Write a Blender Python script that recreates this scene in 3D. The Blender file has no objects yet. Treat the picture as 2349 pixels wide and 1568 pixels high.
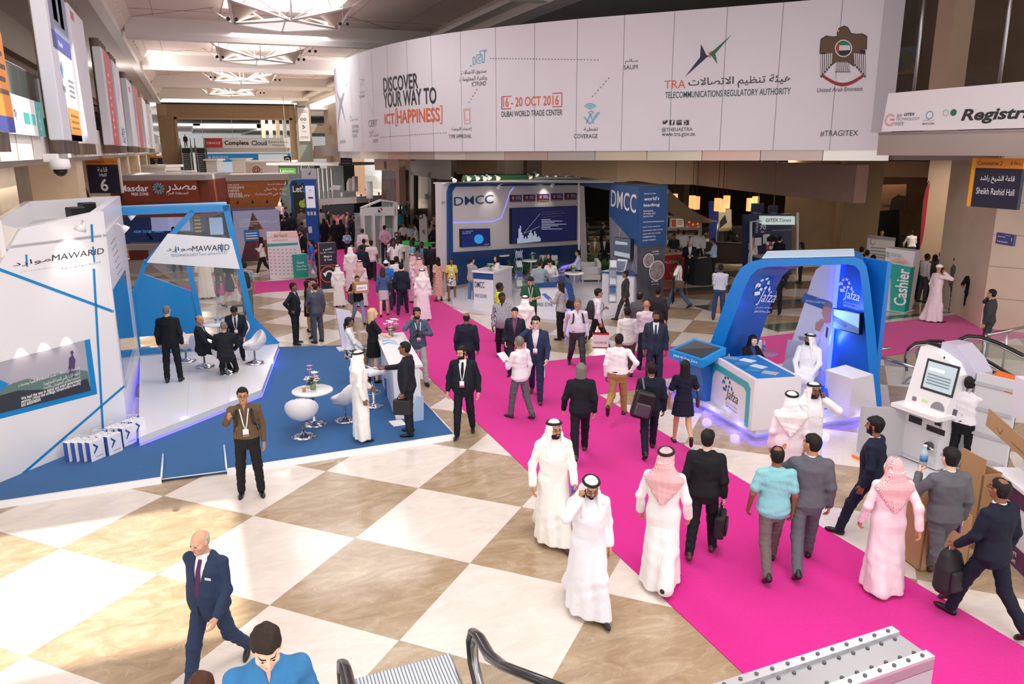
import bpy,bmesh,math,random
import numpy as np
from mathutils import Vector,Matrix
PI=math.pi;cos=math.cos;sin=math.sin;rad=math.radians;tp_=tuple;en_=enumerate;fl_t=float;Vc=Vector;nas=np.asarray;nmx=np.maximum;rg=range
def Zv(z):return np.array((0.,0.,z))
scn=bpy.context.scene
col=scn.collection
# -- camera (hall frame: X across the hall, Y along it, Z up)
F_PX=1783.7;PITCH=.242912763;ROLL=-.00538133;YAW=.402450996-PI/4
CAM=np.array([.0,.0,5.4]);PX0,PY0=1174.5,784.
def _axes():
 c,s=cos(PITCH),sin(PITCH)
 R=np.array([1.,0,0]);F=np.array([0,c,-s]);U=np.array([0,s,c])
 cr,sr=cos(ROLL),sin(ROLL)
 r,u=cr*R+sr*U,cr*U-sr*R
 h=np.array([sin(YAW),cos(YAW),0]);b=np.array([cos(YAW),-sin(YAW),0])
 M=np.stack([b,h,np.array([0,0,1.])])
 return M@r,M@u,M@F
CR,CU,CF=_axes()
cam=bpy.data.cameras.new('camera')
cam.sensor_width=36.;cam.lens=36.*F_PX/2349.;cam.clip_end=400
camo=bpy.data.objects.new('camera',cam);col.objects.link(camo)
camo.matrix_world=Matrix(((CR[0],CU[0],-CF[0],CAM[0]),(CR[1],CU[1],-CF[1],CAM[1]),(CR[2],CU[2],-CF[2],CAM[2]),(0,0,0,1)))
scn.camera=camo
# -- colour management, world, lights
scn.view_settings.view_transform='Standard';scn.view_settings.look='None'
scn.view_settings.exposure=EXPOSURE=.15;scn.view_settings.gamma=1.
scn.view_settings.use_curve_mapping=False
scn.cycles.max_bounces=8;scn.cycles.diffuse_bounces=6;scn.cycles.glossy_bounces=3
scn.cycles.transparent_max_bounces=12;scn.cycles.caustics_reflective=False;scn.cycles.caustics_refractive=False
W=bpy.data.worlds.new('daylight');scn.world=W;W.use_nodes=True
W.node_tree.nodes['Background'].inputs[0].default_value=(1.,.985,.98,1)
W.node_tree.nodes['Background'].inputs[1].default_value=1.7
def area(x,y,z,sx,sy,watts,color=(1,.98,.97),aim=None):
 l=bpy.data.lights.new('hall_fill_light','AREA');l.shape='RECTANGLE';l.size=sx;l.size_y=sy
 l.energy=watts;l.color=color
 o=bpy.data.objects.new('hall_fill_light',l);col.objects.link(o);o.location=(x,y,z)
 if aim:o.rotation_euler=(Vc(aim)-Vc((x,y,z))).to_track_quat('-Z','Y').to_euler()
 return o
for(x,y,w)in((5.,4,520),(5.,17,520),(13.5,10,380),(5.2,30.5,420),(5.2,44,560),(5.2,58,460),(5.2,72,380),(5.2,90,500)):
 area(x,y,11.45,5,5,w)  # added top light, spaced along the ceiling beyond the star skylights too
area(5.,122,10.4,14,8,2200)  # added lamp that brightens the far hall backdrop
for(x,z,tx,w)in((-2.1,11.55,3.5,2000),(12.6,11.55,7.,2400),(-6.3,9.75,-4.,4500)):
 o=area(x,62,z,.25,84,w,(1,.95,.92));o.rotation_euler=Vc((tx-x,0,1.6 if z>10 else 1.3)).to_track_quat('-Z','Y').to_euler()  # two cove strips; the gallery ledge uplight is added as soffit fill
sun=bpy.data.lights.new('sun','SUN');sun.energy=7;sun.angle=.02;sun.color=(1,.95,.86)
suno=bpy.data.objects.new('sun',sun);col.objects.link(suno)
SUN_DIR=Vc((-.50,.20,-.84)).normalized()
suno.rotation_euler=SUN_DIR.to_track_quat('-Z','Y').to_euler()
suno.location=(10,0,30)
# -- helpers
def ray(x,y):return CF+(x-PX0)/F_PX*CR-(y-PY0)/F_PX*CU
def P(x,y,z=.0):
 d=ray(x,y);return CAM+d*((z-CAM[2])/d[2])
def onX(x,y,X):d=ray(x,y);return CAM+d*(X/d[0])
def onY(x,y,Y):d=ray(x,y);return CAM+d*(Y/d[1])
def onPl(x,y,a,b):
 n=np.array([b[1]-a[1],a[0]-b[0],.0]);d=ray(x,y)
 return CAM+d*(((a[0])*n[0]+(a[1])*n[1])/(d@n))
def pix(p):
 d=nas(p,float)-CAM;z=d@CF
 return PX0+F_PX*(d@CR)/z,PY0-F_PX*(d@CU)/z
def depth(p):return fl_t((nas(p,float)-CAM)@CF)
def lin(h):
 if isinstance(h,str):
  h=h.lstrip('#');c=[int(h[i:i+2],16)/255 for i in(0,2,4)]
  return tp_(x/12.92 if x<=.04045 else((x+.055)/1.055)**2.4 for x in c)
 return tp_(h)
MATS={}
def mt(h,ro=.6,metal=.0,spec=.5,emit=.0,bump=None,noise=None,alpha=1.,trans=.0,coat=.0,name=None,sheen=.0):

 key=(h,ro,metal,spec,emit,bump,noise,alpha,trans,coat,sheen)
 if key in MATS:return MATS[key]
 m=bpy.data.materials.new(name or 'm_%s'%str(h).strip('#'));m.use_nodes=True
 nt=m.node_tree;b=nt.nodes['Principled BSDF'];c=lin(h)
 b.inputs['Base Color'].default_value=(*c,1);b.inputs['Roughness'].default_value=ro
 b.inputs['Metallic'].default_value=metal;b.inputs['Specular IOR Level'].default_value=spec
 if coat:b.inputs['Coat Weight'].default_value=coat;b.inputs['Coat Roughness'].default_value=.08
 if sheen:b.inputs['Sheen Weight'].default_value=sheen
 if trans:b.inputs['Transmission Weight'].default_value=trans
 if alpha<1:b.inputs['Alpha'].default_value=alpha
 if emit:
  b.inputs['Emission Color'].default_value=(*c,1);b.inputs['Emission Strength'].default_value=emit
 m.diffuse_color=(*c,1)
 if noise or bump:
  tc=nt.nodes.new('ShaderNodeTexCoord')
 if noise:
  mp=nt.nodes.new('ShaderNodeMapping');nt.links.new(tc.outputs['Object'],mp.inputs[0])
  if len(noise)>2:mp.inputs['Scale'].default_value=noise[2]
  n=nt.nodes.new('ShaderNodeTexNoise');n.inputs['Scale'].default_value=noise[0];n.inputs['Detail'].default_value=4
  nt.links.new(mp.outputs[0],n.inputs[0])
  r=nt.nodes.new('ShaderNodeMapRange');r.inputs[1].default_value=.3;r.inputs[2].default_value=.7
  r.inputs[3].default_value=1-noise[1];r.inputs[4].default_value=1+noise[1]
  nt.links.new(n.outputs[0],r.inputs[0])
  mx=nt.nodes.new('ShaderNodeMix');mx.data_type='RGBA';mx.blend_type='MULTIPLY';mx.inputs[0].default_value=1
  mx.inputs[6].default_value=(*c,1);nt.links.new(r.outputs[0],mx.inputs[7]);nt.links.new(mx.outputs[2],b.inputs['Base Color'])
 if bump:
  n=nt.nodes.new('ShaderNodeTexNoise');n.inputs['Scale'].default_value=bump[0];n.inputs['Detail'].default_value=3
  if len(bump)>3:
   mp2=nt.nodes.new('ShaderNodeMapping');mp2.inputs['Scale'].default_value=bump[3];nt.links.new(tc.outputs['Object'],mp2.inputs[0]);nt.links.new(mp2.outputs[0],n.inputs[0]);n.inputs['Distortion'].default_value=.8
  else:nt.links.new(tc.outputs['Object'],n.inputs[0])
  bp=nt.nodes.new('ShaderNodeBump');bp.inputs['Strength'].default_value=bump[1]
  bp.inputs['Distance'].default_value=bump[2]if len(bump)>2 else .02
  nt.links.new(n.outputs[0],bp.inputs['Height']);nt.links.new(bp.outputs[0],b.inputs['Normal'])
 MATS[key]=m;return m
def glass(h='#d6e2e0',a=.14,ro=.02):
 return mt(h,ro=ro,spec=.6,alpha=a)
def tag(o,label,cat,group=None,kind=None):
 if kind:o['kind']=kind
 if label:o['label']=label
 if cat:o['category']=cat
 if group:o['group']=group
 return o
def TH(name,label,cat,loc=(0,0,0),rz=.0,group=None):
 o=bpy.data.objects.new(name,None);col.objects.link(o);o.empty_display_size=.2
 o.location=tp_(fl_t(v)for v in loc);o.rotation_euler=(0,0,rz)
 return tag(o,label,cat,group)
def wm(o):
 return((wm(o.parent)@o.matrix_parent_inverse)if o.parent else Matrix())@o.matrix_basis
def adopt(o,parent):
 o.parent=parent;o.matrix_parent_inverse=wm(parent).inverted();return o
def add(name,me,ms,parent=None,smooth=False):
 o=bpy.data.objects.new(name,me);col.objects.link(o)
 for m in(ms if isinstance(ms,(list,tuple))else[ms]):me.materials.append(m)
 if parent:adopt(o,parent)
 if smooth:me.polygons.foreach_set('use_smooth',[True]*len(me.polygons))
 return o
def raw(verts,faces,name='mesh'):
 me=bpy.data.meshes.new(name);me.from_pydata([tp_(map(float,v))for v in verts],[],faces);me.update();return me
class MB:

 def __init__(s):s.bm=bmesh.new();s.M=Matrix()
 def at(s,x=0,y=0,z=0,rz=0,rx=0,ry=0):
  s.M=Matrix.Translation((x,y,z))@Matrix.Rotation(rz,4,'Z')@Matrix.Rotation(ry,4,'Y')@Matrix.Rotation(rx,4,'X');return s
 def _v(s,p):return s.bm.verts.new(s.M@Vc([fl_t(q)for q in p]))
 def box(s,x0,y0,z0,x1,y1,z1,bevel=.0,mi=0):
  v=[s._v(p)for p in((x0,y0,z0),(x1,y0,z0),(x1,y1,z0),(x0,y1,z0),(x0,y0,z1),(x1,y0,z1),(x1,y1,z1),(x0,y1,z1))]
  fs=[s.bm.faces.new([v[i]for i in f])for f in((3,2,1,0),(4,5,6,7),(0,1,5,4),(1,2,6,5),(2,3,7,6),(3,0,4,7))]
  for f in fs:f.material_index=mi
  if bevel:
   es=list({e for f in fs for e in f.edges})
   r=bmesh.ops.bevel(s.bm,geom=es,offset=bevel,segments=2,affect='EDGES',profile=.5)
   for f in r['faces']:f.material_index=mi
  return s
 def poly(s,pts,mi=0):
  f=s.bm.faces.new([s._v(p)for p in pts]);f.material_index=mi;return s
 def X(s,pts,ext,mi=0):

  e=Vc([fl_t(q)for q in ext]);a=[Vc([fl_t(q)for q in p])for p in pts]
  va=[s.bm.verts.new(s.M@p)for p in a];vb=[s.bm.verts.new(s.M@(p+e))for p in a];n=len(a)
  fs=[s.bm.faces.new(va[::-1]),s.bm.faces.new(vb)]+[s.bm.faces.new((va[i],va[(i+1)%n],vb[(i+1)%n],vb[i]))for i in rg(n)]
  for f in fs:f.material_index=mi
  return s
 def tube(s,pts,r,seg=8,mi=0,cap=True,closed=False,sy=1.):
  pts=[Vc([fl_t(q)for q in p])for p in pts];n=len(pts)
  rs=r if isinstance(r,(list,tuple))else[r]*n
  rings=[];up=None
  for i,p in en_(pts):
   if closed:t=pts[(i+1)%n]-pts[i-1]
   else:t=pts[min(i+1,n-1)]-pts[max(i-1,0)]
   if t.length<1e-9:t=Vc((0,0,1))
   t.normalize()
   if up is None:up=t.orthogonal().normalized()
   up=(up-t*up.dot(t))
   if up.length<1e-6:up=t.orthogonal()
   up.normalize()
   w=t.cross(up)
   rings.append([s.bm.verts.new(s.M@(p+(up*cos(a)+w*sin(a)*sy)*rs[i]))for a in[2*PI*k/seg for k in rg(seg)]])
  for i in rg(n if closed else n-1):
   A,B=rings[i],rings[(i+1)%n]
   for k in rg(seg):
    f=s.bm.faces.new((A[k],A[(k+1)%seg],B[(k+1)%seg],B[k]));f.material_index=mi;f.smooth=True
  if cap and not closed:
   for R in(rings[0][::-1],rings[-1]):f=s.bm.faces.new(R);f.material_index=mi
  return s
 def Lt(s,prof,seg=24,mi=0,sx=1.,sy=1.,x=0,y=0,z=0):
  rings=[]
  for(r,h)in prof:
   rings.append([s.bm.verts.new(s.M@Vc((x+sx*r*cos(2*PI*k/seg),y+sy*r*sin(2*PI*k/seg),z+h)))for k in rg(seg)])
  for i in rg(len(prof)-1):
   for k in rg(seg):
    f=s.bm.faces.new((rings[i][k],rings[i][(k+1)%seg],rings[i+1][(k+1)%seg],rings[i+1][k]));f.material_index=mi;f.smooth=True
  if prof[0][0]>1e-4:s.bm.faces.new(rings[0][::-1]).material_index=mi
  if prof[-1][0]>1e-4:s.bm.faces.new(rings[-1]).material_index=mi
  return s
 def grid(s,fn,nu,nv,mi=0,closed_u=False):
  V=[[s._v(fn(i/nu,j/nv))for j in rg(nv+1)]for i in rg(nu if closed_u else nu+1)]
  n=len(V)
  for i in rg(nu):
   for j in rg(nv):
    f=s.bm.faces.new((V[i][j],V[(i+1)%n][j],V[(i+1)%n][j+1],V[i][j+1]));f.material_index=mi;f.smooth=True
  return s
 def B(s,name,ms,parent=None):
  bmesh.ops.remove_doubles(s.bm,verts=s.bm.verts,dist=1e-5)
  bmesh.ops.recalc_face_normals(s.bm,faces=s.bm.faces)
  me=bpy.data.meshes.new(name);s.bm.to_mesh(me);s.bm.free()
  return add(name,me,ms,parent)
def box(name,m,x0,y0,z0,x1,y1,z1,parent=None,bevel=.0):
 return MB().box(x0,y0,z0,x1,y1,z1,bevel).B(name,m,parent)
def ST(o,kind='structure'):o['kind']=kind;return o
def copy_tree(o,parent=None):
 c=o.copy();col.objects.link(c)
 if parent:c.parent=parent
 for ch in list(o.children):copy_tree(ch,c)
 return c
 # ---- Arabic letter shaping: base -> (isolated, final, initial, medial)
_AR={}
def _ar():
 dual='بتثجحخسشصضطظعغفقكلمنهي'
 forms={'ا':(0xFE8D,0xFE8E),'أ':(0xFE83,0xFE84),'إ':(0xFE87,0xFE88),'آ':(0xFE81,0xFE82),'د':(0xFEA9,0xFEAA),'ذ':(0xFEAB,0xFEAC),'ر':(0xFEAD,0xFEAE),'ز':(0xFEAF,0xFEB0),'و':(0xFEED,0xFEEE),'ة':(0xFE93,0xFE94),'ى':(0xFEEF,0xFEF0),'ء':(0xFE80,0xFE80)}
 start={'ب':0xFE8F,'ت':0xFE95,'ث':0xFE99,'ج':0xFE9D,'ح':0xFEA1,'خ':0xFEA5,'س':0xFEB1,'ش':0xFEB5,'ص':0xFEB9,'ض':0xFEBD,'ط':0xFEC1,'ظ':0xFEC5,'ع':0xFEC9,'غ':0xFECD,'ف':0xFED1,'ق':0xFED5,'ك':0xFED9,'ل':0xFEDD,'م':0xFEE1,'ن':0xFEE5,'ه':0xFEE9,'ي':0xFEF1,'ئ':0xFE89}
 for k,v in forms.items():_AR[k]=(v[0],v[1],None,None)
 for k,v in start.items():_AR[k]=(v,v+1,v+2,v+3)
_ar()
def shape_ar(t):
 out=[]
 t=t.replace('لا','\u0001').replace('لأ','\u0002')
 n=len(t)
 def joins_next(c):return c in _AR and _AR[c][2]is not None
 def joinable(c):return c in _AR and c!='ء' or c in '\u0001\u0002'
 for i,c in en_(t):
  prev=i>0 and joins_next(t[i-1])
  nxt=i+1<n and joinable(t[i+1])and joins_next(c)
  if c in '\u0001\u0002':
   out.append(chr((0xFEFB if c=='\u0001' else 0xFEF7)+(1 if prev else 0)))
  elif c in _AR:
   f=_AR[c];out.append(chr(f[3]if(prev and nxt and f[3])else f[1]if prev else f[2]if nxt else f[0]))
  else:out.append(c)
 res=[]
 for w in ''.join(out)[::-1].split(' '):
  res.append(w[::-1]if w and all(ord(q)<0x600 for q in w)else w)
 return ' '.join(res)
_TXT={}
def text_mesh(s,bold=.0,shear=.0,align='LEFT',space=1.):
 key=(s,bold,shear,align,space)
 if key in _TXT:return _TXT[key]
 cu=bpy.data.curves.new('t','FONT');cu.body=s;cu.size=1.;cu.offset=bold;cu.shear=shear;cu.align_x=align;cu.space_line=space
 cu.resolution_u=3
 o=bpy.data.objects.new('t',cu);col.objects.link(o)
 dg=bpy.context.evaluated_depsgraph_get()
 me=bpy.data.meshes.new_from_object(o.evaluated_get(dg))
 col.objects.unlink(o);bpy.data.objects.remove(o);bpy.data.curves.remove(cu)
 v=np.zeros(len(me.vertices)*3);me.vertices.foreach_get('co',v);v=v.reshape(-1,3)
 fs=[list(p.vertices)for p in me.polygons]
 bpy.data.meshes.remove(me)
 _TXT[key]=(v,fs);return v,fs
class Face:

 def __init__(s,o,right,up=(0,0,1),parent=None,lift=.004):
  s.o=Vc([fl_t(q)for q in o]);s.r=Vc([fl_t(q)for q in right]).normalized();s.u=Vc([fl_t(q)for q in up]).normalized()
  s.n=s.r.cross(s.u).normalized();s.parent=parent;s.lift=lift
 def pt(s,x,y,k=1.):return s.o+s.r*x+s.u*y+s.n*(s.lift*k)
 def _fin(s,me,name,m):
  o=add(name,me,m,None)
  if s.parent:adopt(o,s.parent)
  return o
 def text(s,t,x,y,h=None,w=None,m=None,bold=.0,shear=.0,name='lettering',ar=False,align='LEFT',rot=.0,k=1.,space=1.,wmax=None):

  if ar:t='\n'.join(shape_ar(q)for q in t.split('\n'))
  v,fs=text_mesh(t,bold,shear,align,space)
  if len(v)==0:return None
  lo,hi=v.min(0),v.max(0);W,Hh=hi[0]-lo[0],hi[1]-lo[1]
  if h is None and w is None:h=.1
  sx=(w/W)if w else h/Hh
  sy=(h/Hh)if h else sx
  if w and not h:sy=sx
  if wmax and W*sx>wmax:sx=wmax/W
  ox={'LEFT':lo[0],'CENTER':(lo[0]+hi[0])/2,'RIGHT':hi[0]}[align]
  c,sn=cos(rot),sin(rot);vs=[]
  for p in v:
   px,py=(p[0]-ox)*sx,(p[1]-lo[1])*sy
   vs.append(s.pt(x+px*c-py*sn,y+px*sn+py*c,k))
  return s._fin(raw(vs,fs,name),name,m)
 def rect(s,x0,y0,x1,y1,m,name='panel',k=.5):
  return s._fin(raw([s.pt(x0,y0,k),s.pt(x1,y0,k),s.pt(x1,y1,k),s.pt(x0,y1,k)],[(0,1,2,3)],name),name,m)
 def Ps(s,polys,m,name='emblem',k=.7):

  vs=[];fs=[]
  for pg in polys:
   b=len(vs);vs+=[s.pt(a[0],a[1],k)for a in pg];fs.append(list(rg(b,b+len(pg))))
  return s._fin(raw(vs,fs,name),name,m)
 def line(s,pts,w,m,name='line_art',k=.7,closed=False):
  pg=[]
  P2=[Vc((fl_t(a),fl_t(b)))for a,b in pts]
  if closed:P2.append(P2[0])
  for a,b in zip(P2[:-1],P2[1:]):
   d=b-a
   if d.length<1e-9:continue
   nrm=Vc((-d.y,d.x)).normalized()*(w/2);e=d.normalized()*(w*.3)
   pg.append([a-e-nrm,b+e-nrm,b+e+nrm,a-e+nrm])
  return s.Ps(pg,m,name,k)
def disc(cx,cy,r,n=20,ry=None,a0=.0,a1=2*PI):
 return[(cx+r*cos(a0+(a1-a0)*i/n),cy+(ry or r)*sin(a0+(a1-a0)*i/n))for i in rg(n if a1-a0>6.28 else n+1)]
def ringp(cx,cy,r0,r1,a0=.0,a1=2*PI,n=24):
 out=[]
 for i in rg(n):
  t0=a0+(a1-a0)*i/n;t1=a0+(a1-a0)*(i+1)/n
  out.append([(cx+r0*cos(t0),cy+r0*sin(t0)),(cx+r1*cos(t0),cy+r1*sin(t0)),(cx+r1*cos(t1),cy+r1*sin(t1)),(cx+r0*cos(t1),cy+r0*sin(t1))])
 return out
 # -- implicit surfaces -> meshes (clothes, bodies, heads, soft things)
def V3(*a):return np.array(a,float)
def vn(v):v=nas(v,float);return v/(np.linalg.norm(v)+1e-12)
class Sdf:
 def __init__(s):s.ops=[];s.lo=V3(9,9,9);s.hi=-s.lo
 def _b(s,p,r):s.lo=np.minimum(s.lo,nas(p)-r);s.hi=nmx(s.hi,nas(p)+r)
 def cap(s,a,b,ra,rb=None,k=.02,op='u'):
  rb=ra if rb is None else rb;a=V3(*a);b=V3(*b)
  if op=='u':s._b(a,ra);s._b(b,rb)
  ab=b-a;L=ab@ab+1e-12
  def f(p):
   t=np.clip(((p-a)@ab)/L,0,1);q=p-a-t[...,None]*ab
   return np.sqrt((q*q).sum(-1))-(ra+t*(rb-ra))
  s.ops.append((op,f,k));return s
 def chain(s,pts,rs,k=.02):
  for i in rg(len(pts)-1):s.cap(pts[i],pts[i+1],rs[i],rs[i+1],k)
  return s
 def ell(s,c,r,k=.02,op='u',R=None):
  c=V3(*c);r=V3(*r);m=r.min()
  if op=='u':s._b(c,r.max()if R is not None else r)
  def f(p):
   q=p-c
   if R is not None:q=q@R
   q=q/r;n=np.sqrt((q*q).sum(-1));return(n-1)*m if m/r.max()>.45 else(n-1)*n*m/(n*.5+.5)
  s.ops.append((op,f,k));return s
 def loft(s,p0,p1,lat,prof,k=.02,op='u',n=2.4,folds=None):

  p0=V3(*p0);d=vn(V3(*p1)-p0);l=vn(nas(lat,float)-d*(d@nas(lat,float)));f_=np.cross(d,l)
  pr=np.array(prof,float);T=pr[:,0]
  if op=='u':
   for t,a,b,y in pr:s._b(p0+d*t+f_*y,.02);
   for t,a,b,y in pr:
    for sx in(-1,1):
     for sy in(-1,1):s._b(p0+d*t+f_*(y+sy*b)+l*sx*a,.01)
  def f(p):
   q=p-p0;t=q@d;x=q@l;y=q@f_
   a=np.interp(t,T,pr[:,1]);b=np.interp(t,T,pr[:,2]);y=y-np.interp(t,T,pr[:,3])
   if folds:
    w=np.clip((t-folds[2])/(folds[3]-folds[2]),0,1)
    g=1+folds[1]*w*np.sin(folds[0]*np.arctan2(y,x)+folds[4]+5*t)
    a=a*g;b=b*g
   v=((np.abs(x)/a)**n+(np.abs(y)/b)**n)**(1/n)
   dd=(v-1)*np.minimum(a,b)
   return nmx(dd,nmx(t-T[-1],T[0]-t))
  s.ops.append((op,f,k));return s
 def fn(s,f,op='s',k=.005):s.ops.append((op,f,k));return s
 def val(s,p):
  d=None
  for op,f,k in s.ops:
   v=f(p)
   if d is None:d=v;continue
   if op=='u':
    h=np.clip(.5+.5*(d-v)/k,0,1);d=d+(v-d)*h-k*h*(1-h)
   elif op=='s':
    h=np.clip(.5-.5*(d+v)/k,0,1);d=d+(-v-d)*h+k*h*(1-h)
   elif op=='i':d=nmx(d,v)
   elif op=='d':d=d+v
  return d
 def mesh(s,res,pad=.02):
  lo=s.lo-pad;n=np.ceil((s.hi+pad-lo)/res).astype(int)+1
  ax=[lo[i]+res*np.arange(n[i])for i in rg(3)]
  G=np.stack(np.meshgrid(*ax,indexing='ij'),-1)
  return nets(s.val(G),lo,res)
def nets(D,lo,res):

 S=D<0;nx,ny,nz=D.shape
 cnt=np.zeros((nx-1,ny-1,nz-1),np.uint8)
 for dx in(0,1):
  for dy in(0,1):
   for dz in(0,1):cnt+=S[dx:nx-1+dx,dy:ny-1+dy,dz:nz-1+dz]
 act=(cnt>0)&(cnt<8);idx=np.full(act.shape,-1,np.int64);I=np.argwhere(act)
 if len(I)==0:return np.zeros((0,3)),np.zeros((0,4),int)
 idx[act]=np.arange(len(I))
 c=np.stack([D[I[:,0]+dx,I[:,1]+dy,I[:,2]+dz]for dx in(0,1)for dy in(0,1)for dz in(0,1)],1)
 off=np.array([(dx,dy,dz)for dx in(0,1)for dy in(0,1)for dz in(0,1)],float)
 acc=np.zeros((len(I),3));w=np.zeros(len(I))
 for i in rg(8):
  for b in(4,2,1):
   if i&b:continue
   j=i|b;x=(c[:,i]<0)!=(c[:,j]<0)
   t=np.where(x,c[:,i]/np.where(x,c[:,i]-c[:,j],1),0)
   acc+=np.where(x[:,None],off[i]+t[:,None]*(off[j]-off[i]),0);w+=x
 V=lo+(I+acc/w[:,None])*res
 F=[]
 for a,(u,v)in en_(((1,2),(2,0),(0,1))):
  sl0=[slice(None)]*3;sl1=[slice(None)]*3;sl0[a]=slice(0,-1);sl1[a]=slice(1,None)
  A,B=S[tp_(sl0)],S[tp_(sl1)]
  E=np.argwhere(A!=B)
  ok=(E[:,u]>0)&(E[:,v]>0)&(E[:,u]<idx.shape[u])&(E[:,v]<idx.shape[v])&(E[:,a]<idx.shape[a])
  E=E[ok]
  if len(E)==0:continue
  eu=np.zeros(3,int);ev=np.zeros(3,int);eu[u]=1;ev[v]=1
  q=np.stack([idx[tp_((E-eu-ev).T)],idx[tp_((E-ev).T)],idx[tp_(E.T)],idx[tp_((E-eu).T)]],1)
  inside=A[tp_(E.T)]
  q[~inside]=q[~inside][:,::-1]
  F.append(q)
 return V,np.concatenate(F)
def npmesh(V,F,name='mesh',mi=None,smooth=True):
 me=bpy.data.meshes.new(name);F=nas(F)
 me.vertices.add(len(V));me.vertices.foreach_set('co',nas(V,np.float32).ravel())
 k=F.shape[1];me.loops.add(F.size);me.polygons.add(len(F))
 me.loops.foreach_set('vertex_index',F.astype(np.int32).ravel())
 me.polygons.foreach_set('loop_start',np.arange(0,F.size,k,dtype=np.int32))
 me.polygons.foreach_set('loop_total',np.full(len(F),k,np.int32))
 if mi is not None:me.polygons.foreach_set('material_index',nas(mi,np.int32))
 me.polygons.foreach_set('use_smooth',np.full(len(F),smooth))
 me.update(calc_edges=True);return me
 # -- people: one continuous body, clothing and hair as parts
def ik(a,t,l1,l2,pole):
 v=t-a;n=np.linalg.norm(v);L=min(n,(l1+l2)*.995);d=v/n
 x=(l1*l1-l2*l2+L*L)/(2*L);h=math.sqrt(max(l1*l1-x*x,0))
 pv=vn(pole-d*(pole@d));return a+d*x+pv*h,a+d*L
def rx(a):c,s=cos(a),sin(a);return np.array([[1,0,0],[0,c,-s],[0,s,c]])
def rzm(a):c,s=cos(a),sin(a);return np.array([[c,-s,0],[s,c,0],[0,0,1]])
def rym(a):c,s=cos(a),sin(a);return np.array([[c,0,s],[0,1,0],[-s,0,c]])
LEGS={'stand':(2,3,-2,2,4),'relax':(8,12,-1,1,5),'relax2':(-1,1,8,12,5),'walkR':(24,8,-17,24,2),'walkL':(-17,24,24,8,2),'stepR':(13,6,-10,14,3),'stepL':(-10,14,13,6,3),'wide':(3,2,-3,2,10),'sit':(84,88,80,84,9),'sitx':(76,52,84,88,12),'stool':(62,70,55,66,7),'kickR':(16,4,-14,58,2),'kickL':(-14,58,16,4,2)}
ARMS={'down':((.06,.03,-.53),(.4,-1,0)),'fwd':((.05,.24,-.46),(.3,-1,0)),'bk':((.08,-.22,-.47),(.3,-1,-.2)),'phone':((-.05,.13,.10),(1,.3,-1)),'hold':((-.09,.30,-.27),(.7,-.6,-.6)),'chest':((-.12,.24,-.20),(1,-.4,-.6)),'hip':((.07,.0,-.40),(1,-.7,0)),'reach':((.04,.46,-.22),(.6,-.3,-1)),'selfie':((.02,.47,.02),(.5,-.2,-1)),'behind':((-.12,-.17,-.42),(1,-.5,0)),'front':((-.15,.19,-.46),(.9,-.6,0)),'lap':((-.03,.30,-.42),(.8,-.5,-.3)),'desk':((-.02,.36,-.33),(.8,-.4,-.5)),'wave':((.12,.32,-.05),(.6,-.2,-1)),'out':((.10,.09,-.51),(.5,-1,0)),'lift':((.02,.26,-.05),(.6,-.3,-1)),'carry':((.0,.30,-.16),(.8,-.4,-.8)),'neck':((-.10,-.05,.16),(1,.1,.4)),'back2':((.12,-.12,-.50),(.3,-1,0)),'shade':((-.07,.17,.22),(1,.2,.1))}
MALE=[(-.13,.10,.08,0),(-.03,.165,.115,-.012),(.08,.158,.105,-.004),(.17,.148,.104,.008),(.32,.166,.116,.006),(.42,.168,.106,-.006),(.475,.135,.082,-.012),(.52,.08,.062,-.014),(.57,.058,.058,-.008)]
FEM=[(-.13,.10,.08,0),(-.03,.165,.112,-.015),(.08,.142,.098,-.004),(.17,.122,.09,.004),(.32,.142,.118,.018),(.42,.145,.096,-.002),(.475,.115,.072,-.012),(.52,.068,.055,-.014),(.57,.05,.05,-.008)]
def grow(pr,d,t0,t1,extra=None,fat=.0):
 out=[]
 T=np.array([r[0]for r in pr])
 ts=sorted(set([t0,t1]+[fl_t(t)for t in T if t0<t<t1]))
 A=np.array(pr)
 for t in ts:
  a,b,y=(np.interp(t,T,A[:,i])for i in(1,2,3))
  g=fat*math.exp(-((t-.12)/.13)**2)
  e=np.interp(t,*extra)if extra else 0
  out.append((t,a+d+e+g*.6,b+d+e*.8+g,y+g*.5))
 return out
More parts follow.
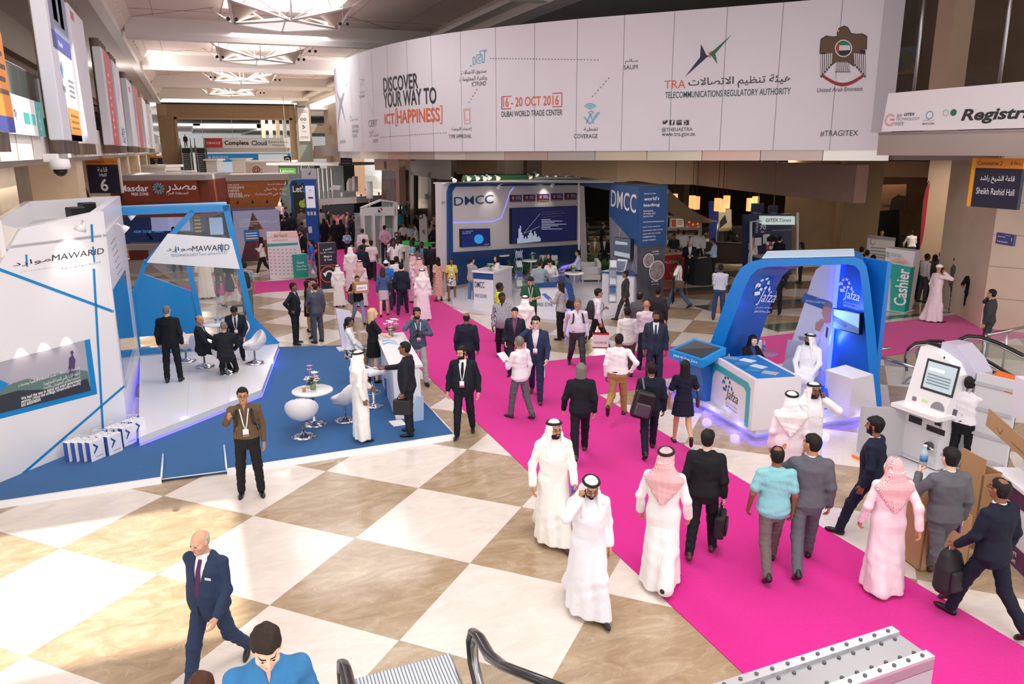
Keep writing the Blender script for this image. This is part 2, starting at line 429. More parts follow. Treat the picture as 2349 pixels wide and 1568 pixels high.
class Pose:
 def __init__(s,legs='stand',ar='down',al='down',lean=.0,hyaw=.0,hpitch=.0,fem=False,seat=None,fat=.0):
  L=LEGS[legs];s.legs=legs;s.fem=fem;s.fat=fat;s.pr=FEM if fem else MALE
  sw=.168 if fem else .188
  hip=[V3(.088,0,0),V3(-.088,0,0)];s.knee=[];s.ank=[];s.foot=[]
  for i,(th,kn)in en_(((L[0],L[1]),(L[2],L[3]))):
   sg=1 if i==0 else-1;ab=rad(L[4])*sg;a=rad(th);b=rad(th-kn)
   d1=vn(V3(sin(ab)*cos(a),sin(a),-cos(a)*cos(ab)))
   d2=vn(V3(sin(ab)*.6,sin(b),-cos(b)))
   k=hip[i]+d1*.44;an=k+d2*.42;s.knee.append(k);s.ank.append(an)
   ph=th-kn
   if legs.startswith('sit')or legs=='stool':pt=rad(-ph*(.2 if legs!='sitx' else .6))
   else:pt=rad((-ph-8)*.95 if ph<-8 else(-(ph-8)*.8 if ph>8 else 0))
   s.foot.append((pt,sg*rad(9)))
  low=9
  for i in(0,1):
   R=s.footR(i)
   for q in(V3(0,.17,-.08),V3(0,-.07,-.08)):low=min(low,(s.ank[i]+R@q)[2])
  up=-low
  if seat is not None:up=seat+.085
  s.hip0=Zv(up);s.hips=[h+s.hip0 for h in hip];s.knee=[k+s.hip0 for k in s.knee];s.ank=[k+s.hip0 for k in s.ank]
  s.T=rx(-rad(lean));s.up=s.T@Zv(1);s.lat=V3(1,0,0)
  s.top=s.hip0+s.up*.57
  s.sh=[s.hip0+s.T@V3(sg*sw,-.012,.475)for sg in(1,-1)]
  s.elb=[];s.wr=[];s.arm=(ar,al)
  for i,nme in en_((ar,al)):
   sg=1 if i==0 else-1
   t,pole=ARMS[nme]if isinstance(nme,str)else nme
   t=V3(sg*t[0],t[1],t[2]);pole=V3(sg*pole[0],pole[1],pole[2])
   tl=s.T@t if lean<30 else t
   e,w=ik(s.sh[i],s.sh[i]+tl,.285,.262,pole);s.elb.append(e);s.wr.append(w)
  s.HR=s.T@rzm(-rad(hyaw))@rx(-rad(hpitch))
  s.head=s.hip0+s.T@V3(0,.012,.57)+s.HR@V3(0,.015,.125)
 def footR(s,i):pt,yw=s.foot[i];return rzm(-yw)@rx(-pt)
 def hand_axes(s,i):
  sg=1 if i==0 else-1;d=vn(s.wr[i]-s.elb[i]);nme=s.arm[i]
  z=-d
  if nme in('phone',):palm=vn(s.head+V3(0,.02,0)-s.wr[i]);d=vn(d*.3+Zv(1));z=-d
  elif nme in('hold','reach','lap','carry','desk'):palm=vn(V3(-sg*.6,0,.75)if nme in('hold','carry','reach')else Zv(-1))
  elif nme in('selfie','lift'):palm=vn(V3(-sg*.9,-.3,.1));d=vn(d+Zv(.6));z=-d
  elif nme=='behind':palm=V3(0,1,0)
  else:palm=V3(-sg,.15,0)
  palm=vn(palm-z*(palm@z));y=np.cross(z,-sg*palm)*1.
  x=-sg*palm;y=np.cross(z,x)
  return np.stack([x,y,z],1)
_HAND={}
def hand_mesh(kind,res):

 key=(kind,res)
 if key in _HAND:return _HAND[key]
 S=Sdf()
 S.cap((0,0,.02),(0,.0,-.02),.026,.026);
 for y,k in((.026,0),(.009,0),(-.009,0),(-.025,0)):S.cap((0,y*.5,-.012),(0,y,-.09),.015,.0125,.012)
 cl={'relax':(14,26,20),'grip':(70,85,45),'open':(4,8,6)}[kind]
 for j,(y,l)in en_(((.026,.078),(.009,.086),(-.009,.080),(-.026,.064))):
  p=V3(0,y,-.09);a=0;pts=[p]
  for q,fr in zip(cl,(.45,.32,.25)):
   a+=rad(q+4*j);p=p+l*fr*V3(-sin(a),(.08-.05*j)*cos(a),-cos(a));pts.append(p)
  S.chain(pts,(.0105,.0095,.0088,.0075),.004)
 tp=[V3(-.006,.02,-.025),V3(-.016,.046,-.052),V3(-.024,.056,-.082),V3(-.03,.056,-.104)]if kind!='grip' else[V3(-.006,.02,-.025),V3(-.022,.044,-.055),V3(-.042,.04,-.075),V3(-.055,.026,-.085)]
 S.chain(tp,(.016,.0125,.0105,.0085),.006)
 _HAND[key]=S.mesh(res,.012);return _HAND[key]
_HEAD={}
EYE=((.031,.081,.008),(-.031,.081,.008))
def head_mesh(fem,beard,res,brow=True):
 key=(fem,beard,res,brow)
 if key in _HEAD:return _HEAD[key]
 S=Sdf()
 S.ell((0,-.012,.032),(.074,.096,.088));S.ell((0,.028,-.042),(.056 if fem else .061,.06,.074),.035)
 S.cap((0,-.02,-.06),(0,-.03,-.19),.046 if fem else .055,.05 if fem else .062,.02)
 S.cap((-.028,.077,.026),(.028,.077,.026),.013,k=.02)
 for sg in(1,-1):S.ell((sg*.040,.058,-.018),(.026,.026,.024),.02)
 for sg in(1,-1):S.ell((sg*.031,.099,.008),(.017,.014,.011),.012,'s')
 for e in((1,0),(-1,1)):S.ell(EYE[e[1]],(.0135,.0125,.012),.002)
 S.cap((0,.087,.016),(0,.108,-.016),.008,.0115,.012);S.ell((0,.098,-.022),(.018,.012,.009),.008)
 S.cap((-.016,.083,-.047),(.016,.083,-.047),.0085,k=.006);S.cap((-.013,.081,-.058),(.013,.081,-.058),.0088,k=.006)
 S.ell((0,.068,-.092),(.022,.02,.018),.02)
 for sg in(1,-1):S.ell((sg*.077,-.008,.0),(.010,.019,.031),.008)
 if beard==2:S.fn(lambda p:-.006*(np.clip((p[...,1]-.0)/.03,0,1)*np.clip((-.03-p[...,2])/.02,0,1)*np.clip((p[...,2]+.125)/.02,0,1)),'d')
 V,Fc=S.mesh(res,.015)
 c=V[Fc].mean(1);x=np.abs(c[:,0]);y=c[:,1];z=c[:,2]
 mi=np.zeros(len(Fc),int)
 mi[(y>.072)&(((x-.013)/.013)**2<9)&(x<.016)&(np.abs(z+.052)<.0105)]=3
 if brow:mi[(y>.055)&(x>.012)&(x<.05)&(np.abs(z-.029-.12*(.03-np.abs(x-.03)))<max(.005,res*.7))]=1
 de=np.sqrt((x-.031)**2*.7+(z-.008)**2*1.6)
 mi[(y>.07)&(de<.0105)]=4
 mi[(y>.07)&(np.abs(x-.031)<max(.0062,res*.7))&(np.abs(z-.008)<max(.0065,res*.7))]=2
 if beard:
  jaw=(z<-.040+.35*np.clip(.055-y,0,1))&(z>-.118)&(y>.005)&~((y>.078)&(x<.019)&(np.abs(z+.052)<.011))
  side=(x>.052)&(y>.0)&(y<.045)&(z<.02)&(z>-.09)
  mus=(y>.075)&(x<.028)&(z<-.030)&(z>-.042)
  if beard>=1:mi[(jaw|side|mus)&(mi!=3)]=1
  if beard==3:mi[(jaw|side)]=0;mi[mus]=1
 _HEAD[key]=(V,Fc,mi);return _HEAD[key]
def hair_sdf(style):
 S=Sdf();g=.012
 S.ell((0,-.016,.036),(.074+g,.096+g,.088+g));S.ell((0,-.05,-.03),(.062,.05,.06),.03)
 if style in('long','pony','bob','straight'):
  if style=='bob':S.loft((0,-.03,-.16),(0,-.03,.06),(1,0,0),[(0,.088,.066,0),(.10,.096,.08,0),(.22,.08,.09,0)],.03)
  elif style in('long','straight'):
   S.loft((0,-.10,-.46),(0,-.03,.06),(1,0,0),[(0,.07,.025,0),(.18,.105,.05,.0),(.36,.098,.075,.0),(.52,.085,.09,.0)],.03,folds=(9,.05,.5,.1,0))
  else:S.ell((0,-.115,-.05),(.03,.03,.05));S.cap((0,-.12,-.06),(0,-.11,-.26),.03,.015)
 if style=='bun':S.ell((0,-.12,.0),(.045,.04,.045))
 if style=='shaved':S.fn(lambda p:p[...,0]*0+.0085,'d')
 if style=='thick':S.fn(lambda p:-.010*np.clip((p[...,2]-.03)/.05,0,1)-.004*np.sin(70*p[...,0]+30*p[...,1])*np.sin(60*p[...,1]+9),'d')
 else:S.fn(lambda p:.003*np.sin(90*p[...,0]+20*p[...,1])*np.sin(70*p[...,1]),'d')
 side=style in('long','bob','straight')
 def face(p):
  x=np.abs(p[...,0]);y=p[...,1];z=p[...,2]
  hl=.072-.10*np.clip(x-.045,0,1)*(1 if side else-.3)
  front=nmx(.035-y,z-hl)
  ear=nmx(nmx(-.026-y,z-.03),.05-x)if not side else nmx(.022-y,z-.05)
  low=nmx(z+.07,-1-y)if not side and style not in('pony',)else p[...,0]*0+1
  return np.minimum(np.minimum(front,ear),low)
 S.fn(face)
 if style=='balding':S.fn(lambda p:nmx(.062-p[...,2],(np.sqrt(p[...,0]**2+(p[...,1]+.035)**2)-.055)))
 if style=='bald':S.fn(lambda p:.052+.25*np.clip(-p[...,1],0,.12)-p[...,2]);S.fn(lambda p:.022-p[...,1]);S.fn(lambda p:p[...,0]*0+.006,'d')
 return S
_HAIR={}
def hair_mesh(style,res):
 k=(style,res)
 if k not in _HAIR:_HAIR[k]=hair_sdf(style).mesh(res,.012)
 return _HAIR[k]
def body_np(q,res,hres,beard,arms,legs,hands):

 S=Sdf();n=1e-3
 S.loft(q.hip0,q.top,q.lat,grow(q.pr,-.006,-.13,.57,fat=q.fat*.9),.02)
 for i in(0,1):
  S.chain([q.sh[i],q.elb[i],q.wr[i]],(.048,.039,.027)if not q.fem else(.04,.033,.023),.03)
  S.chain([q.hips[i],q.knee[i],q.ank[i]],(.08,.052,.036),.03)
  if legs:S.cap(q.knee[i]+V3(0,-.02,0)+(q.ank[i]-q.knee[i])*.12,q.knee[i]+(q.ank[i]-q.knee[i])*.55+V3(0,-.018,0),.04,.035,.03)
  R=q.footR(i);S.cap(q.ank[i]+R@V3(0,-.03,-.045),q.ank[i]+R@V3(0,.13,-.06),.028,.018,.02)
 V,Fc=S.mesh(res if(arms or legs)else max(res,.018))
 parts=[(V,Fc,np.zeros(len(Fc),int))]
 hV,hF,hm=head_mesh(q.fem,beard,hres);parts.append((hV@q.HR.T+q.head,hF,hm))
 for i in(0,1):
  gV,gF=hand_mesh(hands[i],max(.005,min(.008,hres*.9)));R=q.hand_axes(i);g=gV.copy();f=gF
  if i==1:g[:,0]*=-1;f=gF[:,::-1]
  parts.append((g@R.T+q.wr[i],f,np.zeros(len(f),int)))
 o=0;Vs,Fs,Ms=[],[],[]
 for v,f,m in parts:Vs.append(v);Fs.append(f+o);Ms.append(m);o+=len(v)
 return np.concatenate(Vs),np.concatenate(Fs),np.concatenate(Ms)
def sleeves(S,q,r0,r1,r2,short=False,k=.035,cuff=.0):
 for i in(0,1):
  if short:S.chain([q.sh[i],q.sh[i]+(q.elb[i]-q.sh[i])*.72],(r0,r1),k)
  else:S.chain([q.sh[i],q.elb[i],q.wr[i]-vn(q.wr[i]-q.elb[i])*cuff],(r0,r1,r2),k)
def wrinkle(S,amp,seed=.0,fx=17.,fz=9.):
 S.fn(lambda p:amp*np.sin(fx*p[...,0]+6*np.sin(fz*p[...,2]+seed)+seed)*np.sin(fx*.8*p[...,1]+5*np.sin(fz*.7*p[...,2]+2*seed)),'d')
def loc(q,p):r=(p-q.hip0)@q.T;return r[...,0],r[...,1],r[...,2]
def vcut(S,q,t0,t1,w,low=False):
 def f(p):
  x,y,t=loc(q,p);k=np.clip((t-t0)/(t1-t0),0,1)
  d=nmx(nmx(np.abs(x)-w*k,t0-t),-y-.0)
  if low:d=np.minimum(d,nmx(nmx(np.abs(x-.01)-np.clip(t0-.02-t,0,1)*.14,t-t0+.02),-y))
  return d
 S.fn(f)
def jacket(q,res):
 S=Sdf();ex=([-.15,.02,.15,.4,.55],[.022,.012,.006,.006,.004])
 S.loft(q.hip0,q.top,q.lat,grow(q.pr,.024,-.15 if q.legs[:3]!='sit' else-.04,.556,ex,q.fat),.02)
 for i in(0,1):
  sg=1 if i==0 else-1
  S.cap(q.hip0+q.T@V3(sg*.05,-.02,.515),q.sh[i]+q.T@V3(sg*-.012,0,.0),.05,.054,.05)
 sleeves(S,q,.061,.055,.046,cuff=.015)
 wrinkle(S,.0035,1.,14,8);vcut(S,q,.10,.56,.072,True)
 return S.mesh(res)
def shirt(q,res,inner=False,short=False,untuck=False,loose=.0):
 S=Sdf()
 S.loft(q.hip0,q.top,q.lat,grow(q.pr,.012+loose,(-.1 if untuck else .03)if not inner else .03,.545,([-.12,.0,.1,.3],[.03,.024,.014,0])if not inner else None,q.fat),.02)
 if not inner:
  for i in(0,1):sg=1-2*i;S.cap(q.hip0+q.T@V3(sg*.05,-.018,.51),q.sh[i],.042,.052,.05)
  if short:sleeves(S,q,.06,.066,.06,True)
  else:sleeves(S,q,.058,.05,.041,cuff=.005)
  wrinkle(S,.0045,2.)
 S.loft(q.hip0+q.up*.51,q.top+q.up*.1,q.lat,[(0,.08,.075,-.008),(.035,.066,.066,.0),(.062,.062,.062,.004)],.008)
 if not inner:vcut(S,q,.44,.60,.035)
 return S.mesh(res)
def trousers(q,res,r=(.094,.073,.06),to=.97):
 S=Sdf()
 S.loft(q.hip0,q.top,q.lat,grow(q.pr,.02,-.155,.10,None,q.fat),.02)
 for i in(0,1):
  a=q.knee[i]+(q.ank[i]-q.knee[i])*to;S.chain([q.hips[i],q.knee[i],a],r,.03)
 wrinkle(S,.0045,3.,15,12)
 return S.mesh(res)
def shoe(q,i,res,heel=False):
 S=Sdf();R=q.footR(i);a=q.ank[i]
 T=lambda*p:a+R@V3(*p)
 S.cap(T(0,-.045,-.045),T(0,.02,-.04),.037,.037);S.cap(T(0,.0,-.045),T(0,.125,-.058),.04,.031,.02);S.cap(T(0,.1,-.06),T(0,.165,-.062),.034,.02,.02)
 if not heel:S.cap(T(0,-.03,-.03),T(0,-.03,.01),.036,.036,.02)
 def sole(p):return-.085-((p-a)@R)[...,2]
 S.fn(lambda p:sole(p),'i')
 return S.mesh(min(res,.011))
def robe(q,res,hem=.07,amp=1.,r1=.094,sl=True,wide=1.,t1=.53):

 S=Sdf();sit=q.legs.startswith('sit')or q.legs=='stool'
 if sit:S.loft(q.hip0,q.top,q.lat,grow(q.pr,.024,-.12,t1,None,q.fat),.02)
 else:
  m=(q.ank[0]+q.ank[1])/2;st=abs(q.ank[0][1]-q.ank[1][1])/2;sx=abs(q.ank[0][0]-q.ank[1][0])/2;L=q.hip0[2]-hem;f=q.fat
  S.loft(q.hip0,q.top,q.lat,[(-L,.125+sx,.13+st*.55,m[1]*.8),(-L*.55,.14+sx*.6,.135+st*.3,m[1]*.45),(-.12,.192+f*.3,.15+f*.5,f*.3)]+grow(q.pr,.024,-.02,t1,([-.02,.15,.4],[.006,.012,.0]),q.fat),.02)
 for i in(0,1):
  sg=1-2*i
  S.cap(q.hip0+q.T@V3(sg*.05,-.018,.512),q.sh[i],.045,.056,.05)
  k,a=q.knee[i],q.ank[i]
  if sit:S.chain([q.hips[i],k,a],(.12,.10,.10),.09)
  else:S.chain([q.hips[i],k,a+Zv(-.02)],(.09,.088,.098),.07)
 if not sit:S.fn(lambda p:hem-p[...,2],'i')
 else:
  S.cap((q.knee[0]+q.hips[0])/2,(q.knee[1]+q.hips[1])/2,.1,.1,.05);S.cap(q.knee[0],q.knee[1],.09,.09,.06);S.cap((q.knee[0]+q.knee[1])/2,(q.ank[0]+q.ank[1])/2,.09,.09,.06)
  S.fn(lambda p:(q.ank[0][2]-.02)-p[...,2],'i')
 if sl:sleeves(S,q,.056,.053,.052,cuff=.01)
 hz=q.hip0[2]
 S.fn(lambda p:.009*amp*np.clip((hz+.15-p[...,2])/.9,0,1)*np.sin(8*np.arctan2(p[...,1],p[...,0]+1e-6)+3*p[...,2]),'d')
 wrinkle(S,.004,4.,13,5)
 if sl:S.loft(q.hip0+q.up*.50,q.top+q.up*.1,q.lat,[(0,.085,.078,-.008),(.07,.064,.066,.002)],.01)
 return S.mesh(res)
def skirt(q,res,hem,flare=.03,top=.12):
 S=Sdf();L=q.hip0[2]+top-hem
 S.loft(q.hip0+q.up*-(q.hip0[2]-hem),q.hip0+q.up,q.lat,[(0,.185+flare,.135+flare+.02,.0),(L*.6,.186,.132,-.01),(L-.10,.175,.12,-.01),(L,.145,.106,0)],.02,folds=(10,.05 if flare>.02 else .012,L*.7,0,.4))
 return S.mesh(res)
def scarf(q,res,kind='ghutra'):

 S=Sdf();H=q.head;R=q.HR;N=lambda*p:H+R@V3(*p)
 if kind=='hijab':
  S.ell(N(0,-.012,.03),(.094,.112,.104));S.ell(N(0,.005,-.06),(.082,.09,.09),.04)
  S.loft(q.top-q.up*.2,q.top+q.up,q.lat,[(0,.17,.145,.0),(.10,.15,.125,0),(.2,.085,.09,0),(.24,.08,.085,0)],.04)
  w,top,bot=.056,.075,-.085
 else:
  S.ell(N(0,-.014,.034),(.094,.114,.100));S.ell(N(0,-.03,-.03),(.10,.10,.09),.04)
  S.loft(q.hip0+q.T@V3(0,-.125,.17),q.hip0+q.T@V3(0,-.04,.70),q.lat,[(0,.025,.06,0),(.10,.115,.066,0),(.20,.185,.078,.01),(.29,.235,.115,.02),(.335,.225,.125,.035),(.375,.165,.118,.035),(.43,.12,.11,.02),(.50,.10,.095,0)],.03,folds=(9,.05,.40,.05,.6))
  if kind!='ghutraback':
   for sg in(1,-1):S.cap(N(sg*.085,.02,-.06),q.hip0+q.T@V3(sg*.10,.115,.30),.028,.03,.03)
  w,top,bot=.064,.066,-.30
 def face(p):
  a=(p-H)@R;x=np.abs(a[...,0]);z=a[...,2];y=a[...,1]
  ww=w*np.clip(1.25-np.abs(z+.01)*2.,.35,1.)if kind=='hijab' else w+.05*np.clip(-z-.09,0,1)
  return nmx(nmx(x-ww,nmx(z-top,bot-z)),.02-y)
 S.fn(face)
 wrinkle(S,.004,5.,16,11)
 return S.mesh(res)
SKIN={'l':'#d8a78a','p':'#e6bfa6','m':'#bd8a68','b':'#8a5c42','d':'#55382a'}
HAIRC={'k':'#15110f','n':'#2a1d16','g':'#77726d','w':'#b9b4ac','y':'#cdb182','r':'#4a2a1c'}
def cloth(h,ro=.8):
 return mt(h,ro=ro,spec=.25,bump=(5.5,.55,.06,(1,1,.42)))
def check_mat(base,other,sc=40.,kind='check',width=.5):
 key=('chk',base,other,sc,kind,width)
 if key in MATS:return MATS[key]
 m=bpy.data.materials.new('pattern');m.use_nodes=True;nt=m.node_tree;b=nt.nodes['Principled BSDF']
 b.inputs['Roughness'].default_value=.85;b.inputs['Specular IOR Level'].default_value=.2
 tc=nt.nodes.new('ShaderNodeTexCoord');sp=nt.nodes.new('ShaderNodeSeparateXYZ');nt.links.new(tc.outputs['Object'],sp.inputs[0])
 def wave(sock,sc):
  a=nt.nodes.new('ShaderNodeMath');a.operation='MULTIPLY';a.inputs[1].default_value=sc;nt.links.new(sock,a.inputs[0])
  f=nt.nodes.new('ShaderNodeMath');f.operation='FRACT';nt.links.new(a.outputs[0],f.inputs[0])
  g=nt.nodes.new('ShaderNodeMath');g.operation='LESS_THAN';g.inputs[1].default_value=width;nt.links.new(f.outputs[0],g.inputs[0]);return g.outputs[0]
 dg=nt.nodes.new('ShaderNodeMath');dg.operation='ADD';nt.links.new(sp.outputs[0],dg.inputs[0])
 sy=nt.nodes.new('ShaderNodeMath');sy.operation='MULTIPLY';sy.inputs[1].default_value=.7;nt.links.new(sp.outputs[1],sy.inputs[0]);nt.links.new(sy.outputs[0],dg.inputs[1])
 u=wave(dg.outputs[0],sc)
 if kind=='stripe':fac=u
 else:
  v=wave(sp.outputs[2],sc);mx=nt.nodes.new('ShaderNodeMath');mx.operation='MAXIMUM' if kind=='grid' else 'MULTIPLY'
  nt.links.new(u,mx.inputs[0]);nt.links.new(v,mx.inputs[1]);fac=mx.outputs[0]
  if kind=='plaid':
   mx.operation='ADD';h=nt.nodes.new('ShaderNodeMath');h.operation='MULTIPLY';h.inputs[1].default_value=.5;nt.links.new(mx.outputs[0],h.inputs[0]);fac=h.outputs[0]
 c=nt.nodes.new('ShaderNodeMix');c.data_type='RGBA';nt.links.new(fac,c.inputs[0])
 c.inputs[6].default_value=(*lin(base),1);c.inputs[7].default_value=(*lin(other),1);nt.links.new(c.outputs[2],b.inputs['Base Color'])
 MATS[key]=m;return m
def floral_mat(base,other,sc=22.):
 key=('flo',base,other,sc)
 if key in MATS:return MATS[key]
 m=mt(base,ro=.85,noise=(sc,.01));m=m.copy();nt=m.node_tree
 n=next(x for x in nt.nodes if x.type=='TEX_NOISE');r=next(x for x in nt.nodes if x.type=='MAP_RANGE');mx=next(x for x in nt.nodes if x.type=='MIX')
 r.inputs[1].default_value=.52;r.inputs[2].default_value=.55;r.inputs[3].default_value=0;r.inputs[4].default_value=1
 mx.blend_type='MIX';nt.links.new(r.outputs[0],mx.inputs[0])
 for l in list(mx.inputs[7].links):nt.links.remove(l)
 mx.inputs[6].default_value=(*lin(base),1);mx.inputs[7].default_value=(*lin(other),1)
 MATS[key]=m;return m
def cm(c):

 if c.startswith('#'):return cloth(c)
 k=c.split('|')
 if k[0]=='shemagh':return check_mat('#f2e6e6','#c8454f',78.,'check',.68)
 if k[0]=='flo':return floral_mat(k[1],k[2],fl_t(k[3])if len(k)>3 else 22.)
 return check_mat(k[1],k[2],fl_t(k[3]),k[0],fl_t(k[4])if len(k)>4 else .5)
_PM={}
def pobj(name,VF,mats,parent,key=None,mi=None):
 if key is not None:
  if('me',key)not in _PM:
   v,f=VF()if callable(VF)else VF
   if mi is None and isinstance(f,tuple):f,mi=f
   _PM[('me',key)]=npmesh(v,f,name,mi);
   for _ in mats:_PM[('me',key)].materials.append(None)
  me=_PM[('me',key)]
  o=bpy.data.objects.new(name,me);col.objects.link(o)
  for i,m in en_(mats):o.material_slots[i].link='OBJECT';o.material_slots[i].material=m
 if parent:o.parent=parent
 return o
def chest(q,t,x,off):
 A=np.array(q.pr);a=np.interp(t,A[:,0],A[:,1])+.02;b=np.interp(t,A[:,0],A[:,2])+q.fat*math.exp(-((t-.12)/.13)**2);y=np.interp(t,A[:,0],A[:,3])+q.fat*.5*math.exp(-((t-.12)/.13)**2)
 return q.hip0+q.T@V3(x,y+off+b*max(.0,1-(abs(x)/a)**2.4)**(1/2.4),t)
def strip(pts,w,th=.003,nrm=(0,1,0)):

 n=len(pts);ws=w if isinstance(w,(list,tuple))else[w]*n;vs=[];fs=[]
 for i,p in en_(pts):
  t=vn(pts[min(i+1,n-1)]-pts[max(i-1,0)]);s=vn(np.cross(t,V3(*nrm)))*ws[i]/2;q=V3(*nrm)*th
  vs+=[p-s,p+s,p+s+q,p-s+q]
 for i in rg(n-1):
  a=4*i;b=a+4
  fs+=[(a,a+1,b+1,b),(a+1,a+2,b+2,b+1),(a+2,a+3,b+3,b+2),(a+3,a,b,b+3)]
 fs+=[(3,2,1,0),(4*n-4,4*n-3,4*n-2,4*n-1)]
 return np.array(vs),np.array(fs)
class PersonInfo:pass
def person(hx,hy,label,fit,hd=180,h=1.74,fy=None,z=.0,legs='stand',ar='down',al='down',hair='short',hc='k',skin='m',beard=0,fem=False,hat=None,hatc='#f4f2ee',fat=.0,lean=.0,hyaw=.0,hp=.0,ln=None,seat=None,shoes='#17130f',hands=None,gl=False,belt=None,group=None,D=None,cap=None):
 q=Pose(legs,ar,al,lean,hyaw,hp,fem,seat,fat)
 d0=25.if D is None else D
 top=q.head[2]+.128
 def place(sc):
  w=P(hx,hy,z+top*sc);az=math.atan2(w[0],w[1]);a=az+rad(hd)
  fw=V3(sin(a),cos(a),0);rt=V3(cos(a),-sin(a),0)
  hd_=q.head
  return V3(w[0],w[1],z)-(rt*hd_[0]+fw*hd_[1])*sc,-a,w
 sc=h/1.75
 if fy:
  lo,hi=.75,1.25
  for _ in rg(30):
   sc=(lo+hi)/2;pos,a,w=place(sc)
   R=rzm(a);fl=[pix(pos+R@(q.ank[i]+V3(0,.05,0))*sc*V3(1,1,0))[1]for i in(0,1)]
   if max(fl)+3>fy:hi=sc
   else:lo=sc
  sc=min(1.16,max(.8,sc))
 pos,rz,w=place(sc)
 dp=depth(w);near=dp<24
 res=(.0095 if dp<12.5 else .012 if dp<18 else .015 if dp<27 else .02 if dp<40 else .028)
 hres=(.005 if dp<14 else .0065 if dp<20 else .008 if dp<32 else .011)
 root_key=(legs,str(ar),str(al),lean,hyaw,hp,fem,seat,fat,res)
 hands=hands or tp_('grip' if(isinstance(a_,str)and a_ in('phone','selfie','hold','lift'))else 'relax' for a_ in(ar,al))
 k=fit.split(':');kind=k[0];cs=k[1].split(',')if len(k)>1 else[]
 short=kind in('tee','dress','polo','skirts');bareleg=kind in('dress','skirt','skirts')
 sm=mt(SKIN[skin],ro=.55,spec=.35,noise=(18.,.06));hm=mt(HAIRC[hc],ro=.62,spec=.3,bump=(60.,.8,.012));em=mt('120d0b',ro=.25);lm=mt({'l':'#b9716a','p':'#c97a72','m':'#9a5f50','b':'#6b4036','d':'#4a2b26'}[skin],ro=.5);wt=mt('a8a09a',ro=.4)
 def mkbody():
  v,f,mi=body_np(q,res,hres,beard,short,bareleg,hands);return v,(f,mi)
 body=pobj('person',mkbody,[sm,hm,em,lm,wt],None,('body',root_key,hres,beard,short,bareleg,hands))
 body.location=tp_(pos);body.rotation_euler=(0,0,rz);body.scale=(sc,sc,sc)
 tag(body,label,'person',group)
 def part(name,f,m,*ks):return pobj(name,f,[m],body,(name,root_key)+ks)
 dark=mt(shoes,ro=.35,spec=.5)
 bare=kind in('dress','skirt','skirts')
 for i in(0,1):part('shoe',lambda i=i:shoe(q,i,res,bare),dark,i,bare)
 if kind=='suit':
  jc,sc_,tie=cs[0],cs[1],cs[2];tc=cs[3]if len(cs)>3 else jc
  part('trousers',lambda:trousers(q,res),cm(tc));part('shirt',lambda:shirt(q,res,True),cm(sc_),'in')
  part('jacket',lambda:jacket(q,res),cm(jc))
  if tie!='-' and near:
   pts=[chest(q,t,0,.017+.004)for t in(.52,.50,.42,.30,.18,.08)]
   part('necktie',lambda:strip(pts,[.034,.04,.045,.06,.075,.04],.006),cm(tie))
 elif kind in('shirt','tee','polo','untuck'):
  part('trousers',lambda:trousers(q,res),cm(cs[1]));u=kind in('tee','polo','untuck')
  part('shirt',lambda:shirt(q,res,False,short,u),cm(cs[0]),kind)
  if not u and near:
   part('belt',lambda:Sdf().loft(q.hip0,q.top,q.lat,grow(q.pr,.024,.05,.085,None,fat)).mesh(res),mt(belt or '#1c1512',ro=.4))
 elif kind in('kand','abaya'):
  part('robe' if kind=='abaya' else 'kandura',lambda:robe(q,res,.06 if kind=='kand' else .03,1.if kind=='kand' else 1.3),cm(cs[0]),kind)
 elif kind=='dress':
  hem=fl_t(cs[1]);part('dress',lambda:skirt(q,res,hem,fl_t(cs[2])if len(cs)>2 else .02),cm(cs[0]),hem,cs[-1])
  part('bodice',lambda:shirt(q,res,False,True),cm(cs[3]if len(cs)>3 else cs[0]),'dress')
 elif kind in('skirt','skirts'):
  hem=fl_t(cs[2]);part('skirt',lambda:skirt(q,res,hem,.0),cm(cs[1]),hem)
  part('blouse',lambda:shirt(q,res,False,short,False),cm(cs[0]),kind)
 def headpart(name,VF,m,key):
  o=pobj(name,lambda:(VF()[0]@q.HR.T+q.head,VF()[1]),[m],body,(name,root_key,key));return o
 if hair and hat not in('ghutra','hijab','ghutraback')and hair!='none':
  headpart('hair',lambda:hair_mesh(hair,max(hres,.006)),hm,(hair,hres))
 if hat in('ghutra','ghutraback','hijab'):
  part('headscarf',lambda:scarf(q,min(res,.013),hat),cm(hatc),hat)
  if hat!='hijab' and cap!='noagal':
   def agal():
    b=MB()
    for r_,zz in((1.,.082),(.95,.095)):b.tube([q.head+q.HR@V3(.093*r_*cos(a),-.016+.112*r_*sin(a),zz+.10*.1*sin(a))for a in[2*PI*j/24 for j in rg(24)]],.0115,6,closed=True)
    v=np.array([x.co[:]for x in b.bm.verts]);b.bm.verts.index_update();f=np.array([[x.index for x in g.verts]for g in b.bm.faces]);b.bm.free();return v,f
   part('agal',agal,mt('0f0d0d',ro=.7),'agal')
 if hat=='cap':
  def capm():
   S=Sdf().ell((0,-.014,.04),(.09,.112,.10));S.fn(lambda p:.035-p[...,2]-.0,'i');S.ell((0,.13,.05),(.075,.075,.012),.006);return S.mesh(max(hres,.006))
  headpart('cap',capm,cm(hatc),'cap')
 if hat=='taqiyah':
  headpart('skullcap',lambda:Sdf().ell((0,-.014,.034),(.09,.112,.103)).fn(lambda p:.05-p[...,2],'i').mesh(max(hres,.006)),cm(hatc),'tq')
